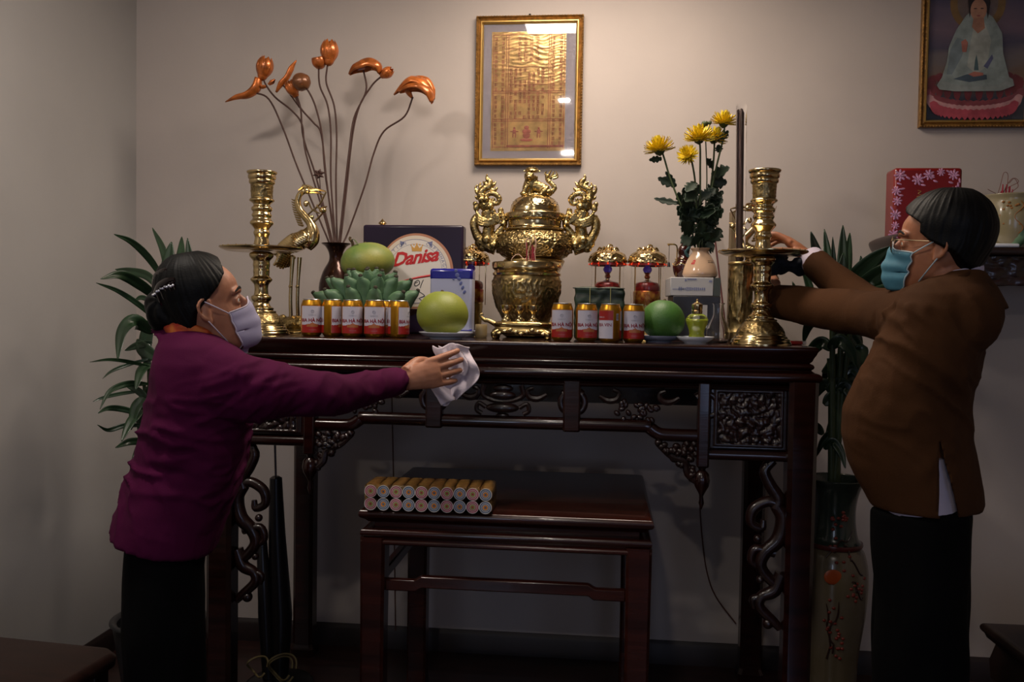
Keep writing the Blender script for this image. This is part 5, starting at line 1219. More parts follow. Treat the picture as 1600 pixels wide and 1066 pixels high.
# red tin box on the shelf
a = at(1398, 262, -.22); b = at(1505, 262, -.22); Wb = b.x-a.x; Hb = a.z-SHZ; m_rtin = mat('red_tin', '6e0e0e', .3, coat=.35, var=.1, vscale=6)
t = thing('red_gift_tin', 'upright red tin with pink blossom print behind the man on the wall shelf', 'tin', ((a.x+b.x)/2, -.17, SHZ))
obj('tin', MB().box((0, 0, Hb/2), (Wb, .10, Hb)), m_rtin, t, bevel=.010)
k = mpp(1450, -.22); m_pk = mat('pink_blossom_ink', 'c890ae', .25, metal=.4, var=.3, vscale=80); m_gs = mat('gold_script_ink', 'b0925a', .3, metal=.5)
def F(px, py): return ((px-1451.5)*k, -.0506, Hb-(py-262)*k)
def blossom(px, py, r):
    m = MB(); c = F(px, py)
    for ring, (n, rr_, s_) in enumerate(((8, .72, .36), (6, .36, .28))):
        for i in range(n):
            a = 2*PI*i/n+ring*.4+px; m.ell((c[0]+r*k*rr_*math.cos(a), c[1]-.0003*ring, c[2]+r*k*rr_*math.sin(a)), (r*k*s_, .0006, r*k*s_*.55), Matrix.Rotation(-a, 3, 'Y'), 10, 6)
    m.ell((c[0], c[1]-.0006, c[2]), (r*k*.18, .0006, r*k*.18), seg=8, rings=6)
    obj('blossom_print', m, m_pk, t)
for px, py, r in ((1409, 274, 9), (1436, 280, 9), (1452, 273, 8), (1470, 269, 6), (1489, 273, 8), (1404, 298, 7), (1406, 314, 7), (1404, 335, 8), (1404, 352, 6), (1402, 366, 8), (1493, 298, 8), (1405, 380, 7)): blossom(px, py, r)
m = MB()
for px, py, an in ((1408, 287, .3), (1413, 295, -.2), (1462, 283, .4), (1457, 277, 0), (1421, 278, .6), (1444, 289, .2), (1481, 268, .5), (1498, 282, 1.4), (1496, 288, 1.5), (1485, 285, .3), (1411, 305, .1), (1398, 325, 1)): m.ell(F(px, py), (4*k, .0006, 1.6*k), Matrix.Rotation(an, 3, 'Y'), 10, 6)
obj('leaf_print', m, m_pk, t)
m = MB()
for y0 in (297, 310, 323): m.tube([F(1436, y0), F(1441, y0+2), F(1437, y0+5), F(1442, y0+8), F(1435, y0+10), F(1439, y0+12)], .0012, 6, 4)
obj('gold_script', m, m_gs, t)
# ceramic incense pot on the shelf
PY = -.20; k = mpp(1570, PY); t = thing('ceramic_incense_pot', 'cream painted incense pot with red stubs on the wall shelf', 'incense bowl', seat(1572, PY, SHZ))
Pz = lambda py: max(0, (387-py)*k); m_crm = mat('cream_porcelain', '8c836c', .22, coat=.3, c2='7c7254', vscale=9)
obj('pot', MB().lathe(smoothprof([(30*k, 0), (32*k, Pz(384)), (38*k, Pz(370)), (42*k, Pz(345)), (41*k, Pz(325)), (39*k, Pz(312)), (41*k, Pz(305)), (41*k, Pz(303)), (37*k, Pz(303)), (36*k, Pz(312)), (0, Pz(313))], 3), 56, caps=False), m_crm, t, angle=0)
m = MB()
for i in range(26):
    a = -1.2+random.uniform(0, .9)*2; zz_ = random.uniform(.06, .16); m.ell((40.5*k*math.sin(a), -40.5*k*math.cos(a), zz_), (.006, .003, .004), seg=8, rings=5)
for a in (-.1, .9): m.tube([(41.6*k*math.sin(a+.15*math.sin(i*1.3)), -41.6*k*math.cos(a+.15*math.sin(i*1.3)), .05+i*.016) for i in range(8)], .0016, 6, 3)
obj('painted_branch', m, mat('brown_orange_glaze', '8a5a2c', .3), t)
m = MB(); random.seed(4)
for i in range(12): x = random.uniform(-.03, .015)-.012; y = random.uniform(-.02, .02); m.tube([(x, y, Pz(313)), (x+random.uniform(-.008, .008), y, Pz(285)-random.random()*.03)], .0018, 5, 1)
obj('incense_stubs', m, m_inc, t)['kind'] = 'stuff'
for pts in ([(1552, 302), (1556, 285), (1560, 268), (1566, 270), (1566, 290)], [(1560, 300), (1566, 285), (1575, 276), (1582, 288), (1574, 296)], [(1556, 300), (1568, 290), (1582, 282), (1576, 276), (1568, 284)], [(1550, 300), (1542, 296), (1537, 293)]):
    obj('burnt_curl', MB().tube([((x-1572)*k, -.005, Pz(y)) for x, y in pts], .0011, 5, 5), mat('burnt_stick', '6e4238', .8), t)
# saucer and bananas at the far right of the shelf
t = thing('shelf_plate', 'long white dish at the front of the wall shelf behind the man', 'plate', seat(1555, -.29, SHZ)); k = mpp(1550, -.29)
obj('dish', MB().box((0, 0, .007), (54*k, .06, .014)), mat('white_porcelain', 'c9ccd4', .18), t, bevel=.005)
t = thing('green_bananas', 'short green bananas at the right edge of the wall shelf', 'fruit', seat(1592, -.26, SHZ))
for i, (dx, s_) in enumerate(((-12, 1.0), (5, 1.2), (22, 1.1), (-2, .8))):
    b = link('banana', bms[1][0], None, t); b.location = (dx*k, -.0+.02*(i % 2), .004); b.scale = (1.25*s_, 1.25*s_, 1.0*s_); l = link('tip', bms[1][1], None, b); l.location = bms[1][2]

# ================================================================ cords, stand, furniture at the bottom
m_cord = mat('brown_cord', '4a2a24', .7)
t = thing('hanging_cord', 'thin brown cord hanging down the wall right of the low table', 'cord', at(1092, 760, -.02)); o0 = t.location.copy()
obj('cord', MB().tube([at(x, y, Y)-o0 for x, y, Y in ((1092, 600, -.012), (1093, 770, -.012), (1098, 850, -.012), (1106, 900, -.012), (1120, 935, -.012), (1150, 975, -.012))], .0028, 6, 6), m_cord, t)
t = thing('straight_cord', 'thin brown cord running straight down the wall behind the low table', 'cord', at(614, 800, -.01)); o0 = t.location.copy()
obj('cord', MB().tube([at(612, 600, -.01)-o0, at(615, 760, -.01)-o0, at(618, 990, -.012)-o0], .0025, 6, 4), m_cord, t)
FY = -.42; fp_ = on(437, 1046, 0.0); fp_ = at(437, 1000, FY); 
t = thing('floor_stand', 'black floor stand with two tapered posts on a round base, inside the left table legs', 'stand', (fp_.x, FY, 0)); m_bp = mat('black_plastic', '0d0b0d', .3)
k = mpp(430, FY); zf = lambda py: at(430, py, FY).z
obj('round_base', MB().lathe(smoothprof([(50*k, 0), (52*k, .006), (50*k, .02), (30*k, .034), (12*k, .045), (0, .047)], 3), 48), m_bp, t)
X_ = lambda px: at(px, 900, FY).x-fp_.x
obj('post', MB().tube([(0, 0, .03), (X_(439), 0, zf(960)), (X_(432), 0, zf(830)), (X_(430), 0, zf(747)), (X_(430), 0, zf(744))], [14*k, 18*k, 13*k, 9.5*k, 5*k], 20, 1), m_bp, t)
obj('rod', MB().tube([(X_(430), 0, zf(748)), (X_(428), 0, zf(690))], 1.8*k, 8, 1), mat('brown_rod', '2e1a14', .4), t)
obj('short_post', MB().tube([(X_(425), -.03, .04), (X_(420), -.03, zf(960)), (X_(413), -.03, zf(832)), (X_(413), -.03, zf(826))], [9*k, 11*k, 8*k, 4*k], 16, 1), m_bp, t)
t = thing('coiled_cable', 'loosely coiled pale cable lying round the foot of the black floor stand', 'cable', (fp_.x, FY-.02, .05))
for j, (dx, r_) in enumerate(((.035, .04), (.04, .05), (-.05, .035))):
    obj('loop', MB().tube([(dx+r_*math.cos(a_), -.06+.02*math.sin(a_*2), .05+r_*math.sin(a_)) for a_ in [i*.45 for i in range(14)]], .0035, 6, 4), mat('pale_cable', '5c5030', .6), t)
# brown bench at bottom left
m_bench = mat('brown_bench_wood', '26140f', .45, var=.25, vscale=6, stretch=(1, 5, 5))
c0 = on(192, 1004, .50); t = thing('brown_bench', 'low brown wooden bench top in the bottom left corner', 'bench', (c0.x-.36, c0.y-.22, 0)); t.rotation_euler = (0, 0, math.radians(-5.5))
def rrect(hx, hy, z, r, n=6):
    out = []
    for (sx, sy, a0) in ((1, 1, 0), (-1, 1, 90), (-1, -1, 180), (1, -1, 270)):
        for i in range(n+1): a = math.radians(a0+90*i/n); out.append((sx*(hx-r)+r*math.cos(a), sy*(hy-r)+r*math.sin(a), z))
    return out
obj('seat', MB().loft([rrect(.345, .205, .455, .03), rrect(.36, .22, .465, .045), rrect(.362, .222, .485, .045), rrect(.35, .21, .50, .04)]), m_bench, t, angle=50)
for sx in (-1, 1):
    for sy in (-1, 1): obj('leg', MB().box((sx*.31, sy*.17, .2275), (.05, .05, .455), taper=1.1), m_bench, t, bevel=.004)
    obj('rail', MB().box((sx*.31, 0, .40), (.03, .30, .06)), m_bench, t, bevel=.003)
for sy in (-1, 1): obj('rail', MB().box((0, sy*.17, .40), (.58, .03, .06)), m_bench, t, bevel=.003)
# dark stool at bottom right
c0 = on(1543, 972, .52); t = thing('dark_stool', 'dark wooden stool corner at the bottom right, beside the man', 'stool', (c0.x+.26, c0.y-.22, 0)); t.rotation_euler = (0, 0, math.radians(2)); m_ds = mat('dark_stool_wood', '1f120d', .4, var=.3, vscale=8)
obj('seat', MB().sweep_rect([(-.03, .47), (-.012, .48)]+round_(-.012, .505, .014, -70, 80, 6)+[(-.02, .52)], -.27, .27, -.23, .23), m_ds, t, angle=30)
obj('apron', MB().sweep_rect([(-.03, .36), (-.022, .37), (-.018, .42), (-.03, .472)], -.27, .27, -.23, .23), m_ds, t, angle=30)
for sx in (-1, 1):
    for sy in (-1, 1): obj('leg', MB().tube([(sx*.2, sy*.16, 0), (sx*.215, sy*.175, .2), (sx*.205, sy*.165, .37)], [.028, .03, .038], 10, 3), m_ds, t)
# ================================================================ people
m_skin = mat('skin_woman', 'a8745a', .5, sss=.15, c2='96644c', vscale=22, bump=.15, bscale=120)
m_skin2 = mat('skin_man', '9a6446', .5, sss=.15, c2='87543a', vscale=22, bump=.15, bscale=120)
m_hair = mat('black_hair', '050505', .55, bump=.3, bscale=55, stretch=(1, 6, 6), spec=.2)
m_eyew = mat('eye_white', 'c8c0b8', .2); m_iris = mat('dark_iris', '1c100c', .15)
# head: slices z, front x, back x, half width (face towards +x, ear at x=0)
HS = [(-.004, .070, .030, .012), (.003, .088, .008, .030), (.014, .095, -.018, .042), (.030, .092, -.038, .052), (.050, .093, -.056, .059), (.072, .092, -.072, .065), (.095, .089, -.084, .069), (.113, .084, -.092, .071), (.130, .091, -.097, .073), (.155, .091, -.101, .076), (.178, .079, -.097, .073), (.200, .056, -.082, .061), (.216, .028, -.058, .040), (.224, .0, -.035, .018)]
_d, _ = catmull([(h[0]*10, h[1]*10, h[2]*10) for h in HS], 6); _w, _ = catmull([(h[0]*10, h[3]*10, 0) for h in HS], 6)
HS = [(p_.x/10, p_.y/10, p_.z/10, q_.y/10) for p_, q_ in zip(_d, _w)]
def head_pt(a, z, off=0):
    i = 0
    while i < len(HS)-2 and z > HS[i+1][0]: i += 1
    z0, z1 = HS[i][0], HS[i+1][0]; f = (z-z0)/(z1-z0)
    xf, xb, w_ = [HS[i][j]*(1-f)+HS[i+1][j]*f for j in (1, 2, 3)]
    cx = (xf+xb)/2; rx = (xf-xb)/2+off; ry = w_+off
    c, s = math.cos(a), math.sin(a); e = .98
    return Vector((cx+rx*math.copysign(abs(c)**e, c), ry*math.copysign(abs(s)**e, s), z))
def head_geo(m, T):
    old = m.T; m.T = T
    zs = [HS[0][0]+(HS[-1][0]-HS[0][0])*(i/26) for i in range(27)]
    m.loft([[head_pt(2*PI*k/32, z) for k in range(32)] for z in zs])
    m.tube([(.086, 0, .122), (.098, 0, .105), (.108, 0, .088), (.098, 0, .080)], [.008, .010, .0125, .009], 12, 4)
    for s in (-1, 1):
        m.ell((.098, s*.011, .083), (.010, .008, .007)); m.tube([(.091, s*.014, .130), (.087, s*.036, .135), (.070, s*.055, .129)], [.006, .0065, .005], 8, 3)
        m.tube([(.086, s*.018, .112), (.083, s*.032, .119), (.072, s*.046, .112)], [.004, .0055, .004], 8, 3); m.tube([(.085, s*.018, .110), (.081, s*.032, .105), (.071, s*.045, .110)], [.004, .005, .004], 8, 3)
        # ear
        m.ell((-.006, s*.073, .098), (.012, .006, .024)); m.tube([(.004, s*.073, .086), (-.010, s*.077, .082), (-.022, s*.083, .098), (-.022, s*.085, .116), (-.008, s*.082, .128), (.006, s*.076, .120), (.006, s*.075, .108)], [.004, .0045, .0045, .0045, .0045, .004, .003], 8, 4); m.ell((0, s*.075, .077), (.007, .004, .009))
    m.tube([(.092, -.022, .050), (.101, 0, .051), (.092, .022, .050)], [.003, .006, .003], 8, 4); m.tube([(.090, -.018, .043), (.098, 0, .043), (.090, .018, .043)], [.003, .006, .003], 8, 4)
    m.T = old
def hand_geo(m, W, f, n, tside, sc=1.0, curls=(.25, .3, .35), spread=.1, thumb=None, fcurl=None):
    """W wrist point, f finger direction, n palm-facing direction, tside towards the thumb"""
    f = Vector(f).normalized(); n = Vector(n); n = (n-f*n.dot(f)).normalized(); t = f.cross(n)
    if t.dot(Vector(tside)) < 0: t = -t
    W = Vector(W); rings = []
    for (d, w_, th, o) in ((-.03, .026, .020, 0), (0, .027, .019, 0), (.02, .031, .018, .001), (.05, .038, .017, .001), (.08, .040, .0145, 0), (.095, .037, .011, 0)):
        rings.append([W+f*(d*sc)+t*(w_*.88*sc*math.cos(a)+o)+n*(th*sc*math.sin(a)) for a in [2*PI*k/16 for k in range(16)]])
    m.loft(rings)
    for i, (u, L, r) in enumerate(((.030, .074, .0088), (.011, .082, .0092), (-.009, .076, .0088), (-.028, .060, .0078))):
        c = fcurl[i] if fcurl else curls; p_ = W+f*(.085*sc)+t*(u*sc); d = (f+t*(spread*(1.2-i*.8))).normalized(); pts = [p_-f*.02*sc, p_]; rs = [r*sc*1.05, r*sc*1.08]
        for j, fr in enumerate((.45, .30, .25)):
            an = c[j]; d = (d*math.cos(an)+n*math.sin(an)).normalized(); p_ = p_+d*(L*fr*sc); pts.append(p_); rs.append(r*sc*(1.0-.1*j))
        m.tube(pts, rs, 10, 3); m.ell(pts[-1], rs[-1]*1.0, seg=10, rings=8)
    th = thumb or (.75, .2)
    p_ = W+f*(.022*sc)+t*(.024*sc)+n*(.004*sc); d = (f*math.cos(th[0])+t*math.sin(th[0])+n*th[1]).normalized(); pts = [p_-d*.015*sc, p_]; rs = [.014*sc, .0135*sc]
    for fr, an in ((.042, 0), (.032, -.35), (.026, -.25)):
        d = (d*math.cos(an)-t*math.sin(-an)*1.0).normalized() if an else d; p_ = p_+d*(fr*sc); pts.append(p_); rs.append(rs[-1]*.90)
    m.tube(pts, rs, 10, 3); m.ell(pts[-1], rs[-1], seg=10, rings=8)
def ering(c, a, b, n=28, rot=0, e=.9, tilt=(0, 0)):
    """horizontal ring: half extents a along x, b along y; tilt lifts z by tilt*x"""
    out = []
    for k in range(n):
        t_ = 2*PI*k/n; x = a*math.copysign(abs(math.cos(t_))**e, math.cos(t_)); y = b*math.copysign(abs(math.sin(t_))**e, math.sin(t_))
        xr = x*math.cos(rot)-y*math.sin(rot); yr = x*math.sin(rot)+y*math.cos(rot)
        out.append(Vector((c[0]+xr, c[1]+yr, c[2]+x*tilt[0]+y*tilt[1])))
    return out
def hair_mesh(T, mask, thick, name, strands=90, zmin=.03):
    m = MB(); m.T = T; rings = []
    for i in range(60):
        z = zmin+(.2235-zmin)*(i/59)**.85; row = []
        for k in range(220):
            a = 2*PI*k/220; p_ = head_pt(a, z); h = mask(a, z, p_)
            g = .0022*pN(math.cos(a)*strands*.22, math.sin(a)*strands*.22, p_.z*14)+.0012*pN(math.cos(a)*strands*.5, math.sin(a)*strands*.5, p_.z*18)+.003*pN(p_.x*20, p_.y*20, p_.z*9)
            top = max(0, (z-.18)/.045)
            q = head_pt(a, z, -.008+(thick+.008+g*h)*h); q.z += top*thick*h; row.append(q)
        rings.append(row)
    m.loft(rings); return m
def sm(a, b, x): x = max(0, min(1, (x-a)/(b-a))); return x*x*(3-2*x)
def eyes(T, par):
    for s in (-1, 1):
        e = MB(); e.T = T; e.ell((.0735, s*.032, .112), .0115, seg=16, rings=12); o = obj('eye', e, m_eyew, par, angle=0)
        e = MB(); e.T = T; e.ell((.0815, s*.0335, .1115), (.0042, .0052, .0052), seg=12, rings=8); obj('iris', e, m_iris, o, angle=0)
        e = MB(); e.T = T; e.tube([(.094, s*.016, .132), (.090, s*.036, .138), (.075, s*.055, .131)], [(.003, .003), (.0035, .0045), (.002, .002)], 8, 4); obj('eyebrow', e, m_hair, par)
def mask_mesh(T, m_, par, zt, zb, amax, pleats, edge_m):
    def g(u, v, off=0):
        a = (u-.5)*2*amax; zz = zb+(zt-zb)*v-.010*abs(u-.5)*2*(v > .5)*v
        zz = zz+(.016*math.exp(-((u-.5)/.12)**2) if v > .8 else 0)*(v-.8)*5
        p_ = head_pt(a, max(zz, -.002), .004); c = math.exp(-(a/.55)**2)
        p_.x += c*(.020*math.sin(PI*min(1, max(0, v*.9+.08)))+.006+.014*v); p_.z = zz
        p_.x += pleats*.0022*math.sin(v*PI*7)*(1-.4*c)
        if zz < .0: p_.x -= .01
        return p_+Vector((off, 0, 0))
    m = MB(); m.T = T; m.grid(g, 30, 34); o = obj('face_mask', m, m_, par, solid=.0012, angle=0)
    m = MB(); m.T = T
    m.tube([g(i/20, 1, .0012) for i in range(21)], .0018, 6, 2); m.tube([g(i/20, 0, .0012) for i in range(21)], .0018, 6, 2)
    for u in (0, 1): m.tube([g(u, i/10)+Vector((0, .0012*(1 if u else -1), 0)) for i in range(11)], .0018, 6, 2)
    obj('mask_edge', m, edge_m, o)
    for u, s in ((0, -1), (1, 1)):
        for v, ze in ((.97, .122), (.04, .078)):
            a_ = g(u, v); b_ = Vector((-.006, s*.083, ze)); mid = (a_+b_)/2+Vector((0, s*.006, 0))
            m = MB(); m.T = T; m.tube([a_, mid, b_], .0016, 6, 4); obj('ear_loop', m, edge_m, o)
    return o
def Tm(loc, yaw, pitch, s=1.0, roll=0):
    return Matrix.Translation(loc) @ Matrix.Rotation(yaw, 4, 'Z') @ Matrix.Rotation(-pitch, 4, 'Y') @ Matrix.Rotation(roll, 4, 'X') @ (Matrix.Scale(s, 4) if not isinstance(s, tuple) else Matrix.Diagonal((*s, 1)))

# ---------------------------------------------------------------- the woman
WYc = -1.45
def wp(px, py, Y=WYc): return at(px, py, Y)
earp = wp(322, 487, WYc-.075)
sW = (.94, 1.0, 1.06); yawW, pitW = math.radians(31), math.radians(12)
Th = Tm(Vector((0, 0, 0)), yawW, pitW, sW)
off = Th @ Vector((-.006, -.075, .100)); Th = Matrix.Translation(earp-off) @ Th
hd = lambda x, y, z: Th @ Vector((x, y, z))
def torso_rings(rows, b_list, Y, n=36, tilt=None, grow=0, e=.92):
    rot, fc = (math.radians(22), .89) if Y == WYc else (math.radians(-20), .94)
    out = []
    for (py, x0, x1), b in zip(rows, b_list):
        a_, b_ = at(x0, py, Y), at(x1, py, Y); c = (a_+b_)/2; hw_ = (b_.x-a_.x)/2*fc+grow
        tl = 0 if tilt is None else tilt
        out.append(ering(c, hw_, b+grow, n, rot, e, (tl, 0)))
    return out
WR = [(512, 270, 325), (522, 256, 348), (540, 243, 378), (565, 238, 398), (600, 234, 404), (640, 226, 398), (680, 218, 394), (720, 206, 388), (760, 192, 378), (800, 180, 362), (845, 172, 345)]
WB = [.07, .12, .165, .19, .195, .19, .18, .175, .18, .19, .195]
S1 = wp(366, 604, -1.58); E1 = at(512, 616, -1.40); W1 = at(628, 596, -1.115)
S2 = wp(305, 590, -1.30); E2 = at(285, 700, -1.26); W2 = at(285, 765, -1.28)
# body (one continuous surface)
m = MB(); head_geo(m, Th)
m.tube([hd(-.015, 0, .05), hd(-.035, 0, .0), wp(298, 520), wp(300, 560)], [.054, .052, .062, .09], 20, 4)
m.loft(torso_rings(WR[1:-1], WB[1:-1], WYc, grow=-.03))
for (s_, e_, w_) in ((S1, E1, W1), (S2, E2, W2)): m.tube([s_, (s_+e_)/2, e_, (e_+w_)/2, w_], [.042, .038, .034, .031, .026], 16, 4)
hip = wp(256, 860); ft1 = Vector((at(256, 900, -1.55).x, -1.55, .05)); ft2 = Vector((at(262, 900, -1.36).x, -1.36, .05))
for f_ in (ft1, ft2): m.tube([Vector((f_.x+.0, f_.y*.6+WYc*.4, .95)), Vector((f_.x, f_.y, .82)), Vector((f_.x+.01, f_.y, .5)), f_+Vector((0, 0, .02))], [.055, .06, .055, .042], 18, 6); m.tube([f_+Vector((-.05, 0, -.01)), f_+Vector((.06, 0, -.015)), f_+Vector((.15, 0, -.028))], [.035, .036, .02], 12, 3)
fd = (at(744, 566, -1.02)-W1).normalized()
hand_geo(m, W1, fd, (.10, 1, .05), (0, 0, 1), 1.16, spread=.08, fcurl=((.10, .2, .2), (.15, .25, .25), (.2, .3, .3), (.25, .4, .4)), thumb=(.35, .8))
hand_geo(m, W2, (.25, 0, -1), (0, -1, 0), (1, 0, 0), .95)
hd_c = np.array(hd(.03, 0, .1))
def fdisp(co, no): return no*((vnoise(co*90)-.5)[:, None]*.0006)
me = remesh(m, .0034, 2, fdisp, name='woman_body'); o0 = Vector((hip.x, WYc, 0))
def recentre(me, o0):
    n = len(me.vertices); co = np.empty(n*3); me.vertices.foreach_get('co', co); co = co.reshape(-1, 3)-np.array(o0); me.vertices.foreach_set('co', co.ravel()); me.update(); return me
woman = link('person', recentre(me, o0), m_skin, None, o0)
tag(woman, 'person in a purple blouse and white face mask wiping the altar edge with a cloth', 'person')
class Shift:       # builds children in the person's own coordinates
    def __init__(s, root): s.root = root; s.inv = Matrix.Translation(-root.location)
def child(name, mb, mats, root, **kw):
    mb.v = [tuple(Vector(v)-root.location) for v in mb.v]; return obj(name, mb, mats, root, **kw)
def childme(name, me, mats, root): return link(name, recentre(me, root.location), mats, root)
_obj = obj
def in_person(root):
    """face builders call obj() with world coordinates: shift them"""
    global obj
    def f(name, mb, mats, parent=None, **kw):
        mb.v = [tuple(Vector(v)-root.location) for v in mb.v]; return _obj(name, mb, mats, parent, **kw)
    obj = f
in_person(woman)
eyes(Th, woman)
m_mask = mat('lavender_white_mask', '9c98b4', .7, bump=.1, bscale=90); m_mask_e = mat('mask_edge_white', 'b8b0c0', .6)
mask_mesh(Th, m_mask, woman, .098, -.012, math.radians(62), .7, m_mask_e)
def wmask(a, z, p_):      # swept-back hair; face, ear and jaw free
    x = p_.x; hl = np.interp(z, [.03, .06, .10, .125, .15, .175, .20, .215], [-.045, -.040, -.028, .004, .034, .052, .052, .05])
    return 1-sm(hl-.006, hl+.008, x)
hm = hair_mesh(Th, wmask, .012, 'hair', 110)
for i in range(3): pass
obj('hair', hm, m_hair, woman, angle=0)
bc = at(266, 468, WYc-.035); m = MB()
def bun(co, no):
    d = co-np.array(bc); ang = np.arctan2(d[:, 2], d[:, 0]); return no*((np.sin(ang*9+np.sin(d[:, 1]*60)*2+d[:, 2]*60)*.002)[:, None])
m.ell(bc+Vector((-.008, 0, -.022)), (.050, .055, .060)); m.ell(bc+Vector((.02, 0, .02)), (.05, .055, .045)); m.ell(bc+Vector((.03, 0, -.045)), (.04, .05, .028))
childme('hair_bun', remesh(m, .004, 3, bun), m_hair, woman)
m_clip = mat('tortoise_clip', '160c0a', .15, coat=.6); m_rh = mat('rhinestone', 'dcdce4', .1, metal=.6)
m = MB(); cl = at(262, 440, WYc-.07)
m.tube([at(241, 464, WYc-.075), at(249, 448, WYc-.10), at(261, 440, WYc-.112), at(273, 437, WYc-.115)], [.006, .009, .009, .005], 10, 4, flat=.6)
m.tube([at(240, 450, WYc-.05), at(246, 434, WYc-.07), at(258, 426, WYc-.088), at(268, 425, WYc-.09)], [.006, .012, .012, .006], 10, 4, flat=.6)
for i in range(5): a_ = at(246+i*6, 460-i*5, WYc-.098-.004*i); m.tube([a_, a_+Vector((.004, .01, -.022)), a_+Vector((.006, .025, -.036))], [.003, .003, .001], 6, 3)
clip = obj('hair_claw', m, m_clip, woman)
for i in range(11):
    u = i/10; p_ = at(239+u*31, 461-u*15+1.5*(i % 2)-7*math.sin(u*PI)*.6, WYc-.092-.030*u); obj('rhinestone', MB().ell(p_, .0032, seg=8, rings=6), m_rh, clip)
# scarf at the neck
m_scarf = mat('red_orange_scarf', '9a2412', .7, c2='a85a1c', vscale=45, bump=.4, bscale=70)
m = MB()
for dz, r_ in ((0, .016), (-.016, .020)):
    c = Vector(wp(307, 512)); pts = []
    for i in range(17):
        a_ = 2*PI*i/16; pts.append(c+Vector((.062*math.cos(a_)+.004, .068*math.sin(a_), dz-.022*math.cos(a_)+.004*math.sin(5*a_))))
    m.tube(pts, r_, 12, 3)
childme('scarf', remesh(m, .004, 2, lambda co, no: no*((vnoise(co*70)-.5)[:, None]*.005)), m_scarf, woman)
# blouse
def wr(co, no, amp=1.0):
    return no*0
def ridge(co, along, sl, sc_, seed=0, pw=2.2):
    a = np.array(Vector(along).normalized()); b = np.array(Vector(along).normalized().cross(Vector((0, 1, 0))).normalized()); c = np.cross(a, b)
    q = np.stack([co@a*sl+seed, co@b*sc_+seed, co@c*sc_*.35], 1); q = q+(vnoise(co*7+seed)[:, None]-.5)*1.2
    n = vnoise(q+40)*.75+vnoise(q*2.1+20)*.25; return np.clip(1-np.abs(2*n-1)*1.5, 0, 1)**pw
def near_(co, p_, r): return np.exp(-(((co-np.array(p_))**2).sum(1))/(r*r))
def fold(co, no, lines):
    """each line: (p0, p1, width, depth): cloth creases along a segment"""
    d = np.zeros(len(co))
    for p0, p1, w_, h in lines:
        p0, p1 = np.array(p0), np.array(p1); v = p1-p0; t_ = np.clip(((co-p0)@v)/(v@v), 0, 1); q = p0+t_[:, None]*v; r = np.linalg.norm(co-q, axis=1)
        d += h*np.exp(-(r/w_)**2)*np.sin(PI*np.clip(t_, .03, .97))**.5
    return d
NS = -1.64
BL = []
for (x0, y0, x1, y1, h) in ((238, 702, 330, 712, -.010), (330, 712, 380, 690, -.008), (225, 730, 300, 745, -.011), (300, 745, 345, 730, -.007), (290, 760, 350, 765, -.006), (255, 722, 370, 700, .007), (230, 690, 300, 640, .005), (340, 640, 390, 600, -.012), (330, 660, 390, 640, -.010), (280, 652, 380, 668, .007), (230, 655, 350, 650, -.006), (212, 770, 300, 778, .006)):
    BL.append((at(x0, y0, NS+.02), at(x1, y1, NS+.02), .010 if abs(h) < .009 else .013, h))
for (x0, y0, x1, y1, h, Yb) in ((385, 575, 410, 640, .008, -1.58), (405, 570, 440, 640, -.008, -1.56), (430, 640, 480, 600, .007, -1.50), (450, 650, 520, 610, -.008, -1.47), (490, 640, 540, 600, .007, -1.42), (520, 640, 570, 600, -.006, -1.36), (560, 632, 600, 592, .005, -1.28), (360, 560, 400, 600, -.007, -1.63)):
    BL.append((at(x0, y0, Yb-.04), at(x1, y1, Yb-.04), .012, h))
m = MB()
R_ = torso_rings(WR, WB, WYc)
for i, r in enumerate(R_):
    pass
hemr = torso_rings([(845, 172, 345)], [.2], WYc)[0]
R_[-1] = [Vector((p_.x, p_.y, p_.z+.02-.17*(p_.x-hip.x+.02))) for p_ in hemr]
m.loft(R_)
m.tube([S1+Vector((-.07, .08, .012)), S1+Vector((-.02, .02, .004)), (S1*.5+E1*.5), E1, (E1+W1)/2, W1+(W1-E1).normalized()*(-.012)], [.082, .080, .062, .050, .044, .037], 24, 5)
m.tube([S2+Vector((-.06, -.03, 0)), S2, (S2+E2)/2, E2, (E2+W2)/2, W2-(W2-E2).normalized()*.02], [.075, .075, .06, .05, .042, .038], 20, 5)
m.tube([wp(296, 540), wp(303, 524), wp(308, 514)], [.10, .074, .064], 20, 3)
def BLR(co):
    t1 = np.exp(-((co[:, 2]-at(280, 715, -1.6).z)/.13)**2)*(co[:, 0] < at(420, 600, -1.5).x)
    return .013*t1*(ridge(co, (1, 0, -.12), 5, 26, 1)-.25)+.009*near_(co, at(385, 630, -1.6), .11)*(ridge(co, (1, 0, .5), 6, 34, 2)-.2)+.006*(co[:, 0] > at(400, 600, -1.5).x)*(ridge(co, (.45, 0, .9), 9, 26, 3)-.25)+.006*near_(co, at(250, 800, -1.6), .2)*(ridge(co, (.5, 0, -1), 4, 16, 5)-.2)
def bdisp(co, no):
    co64 = co*1.0
    return no*((fold(co, no, [(np.array(a), np.array(b), c*.85, d*.8) for a, b, c, d in BL])+ BLR(co)+ (vnoise(co64*np.array([9, 9, 14]))-.5)*.010+(vnoise(co64*30)-.5)*.002)[:, None])
m_bl = mat('purple_blouse', '42082e', .85, var=.12, vscale=5, bump=.2, bscale=300, spec=.12)
childme('blouse', remesh(m, .0058, 5, bdisp), m_bl, woman)
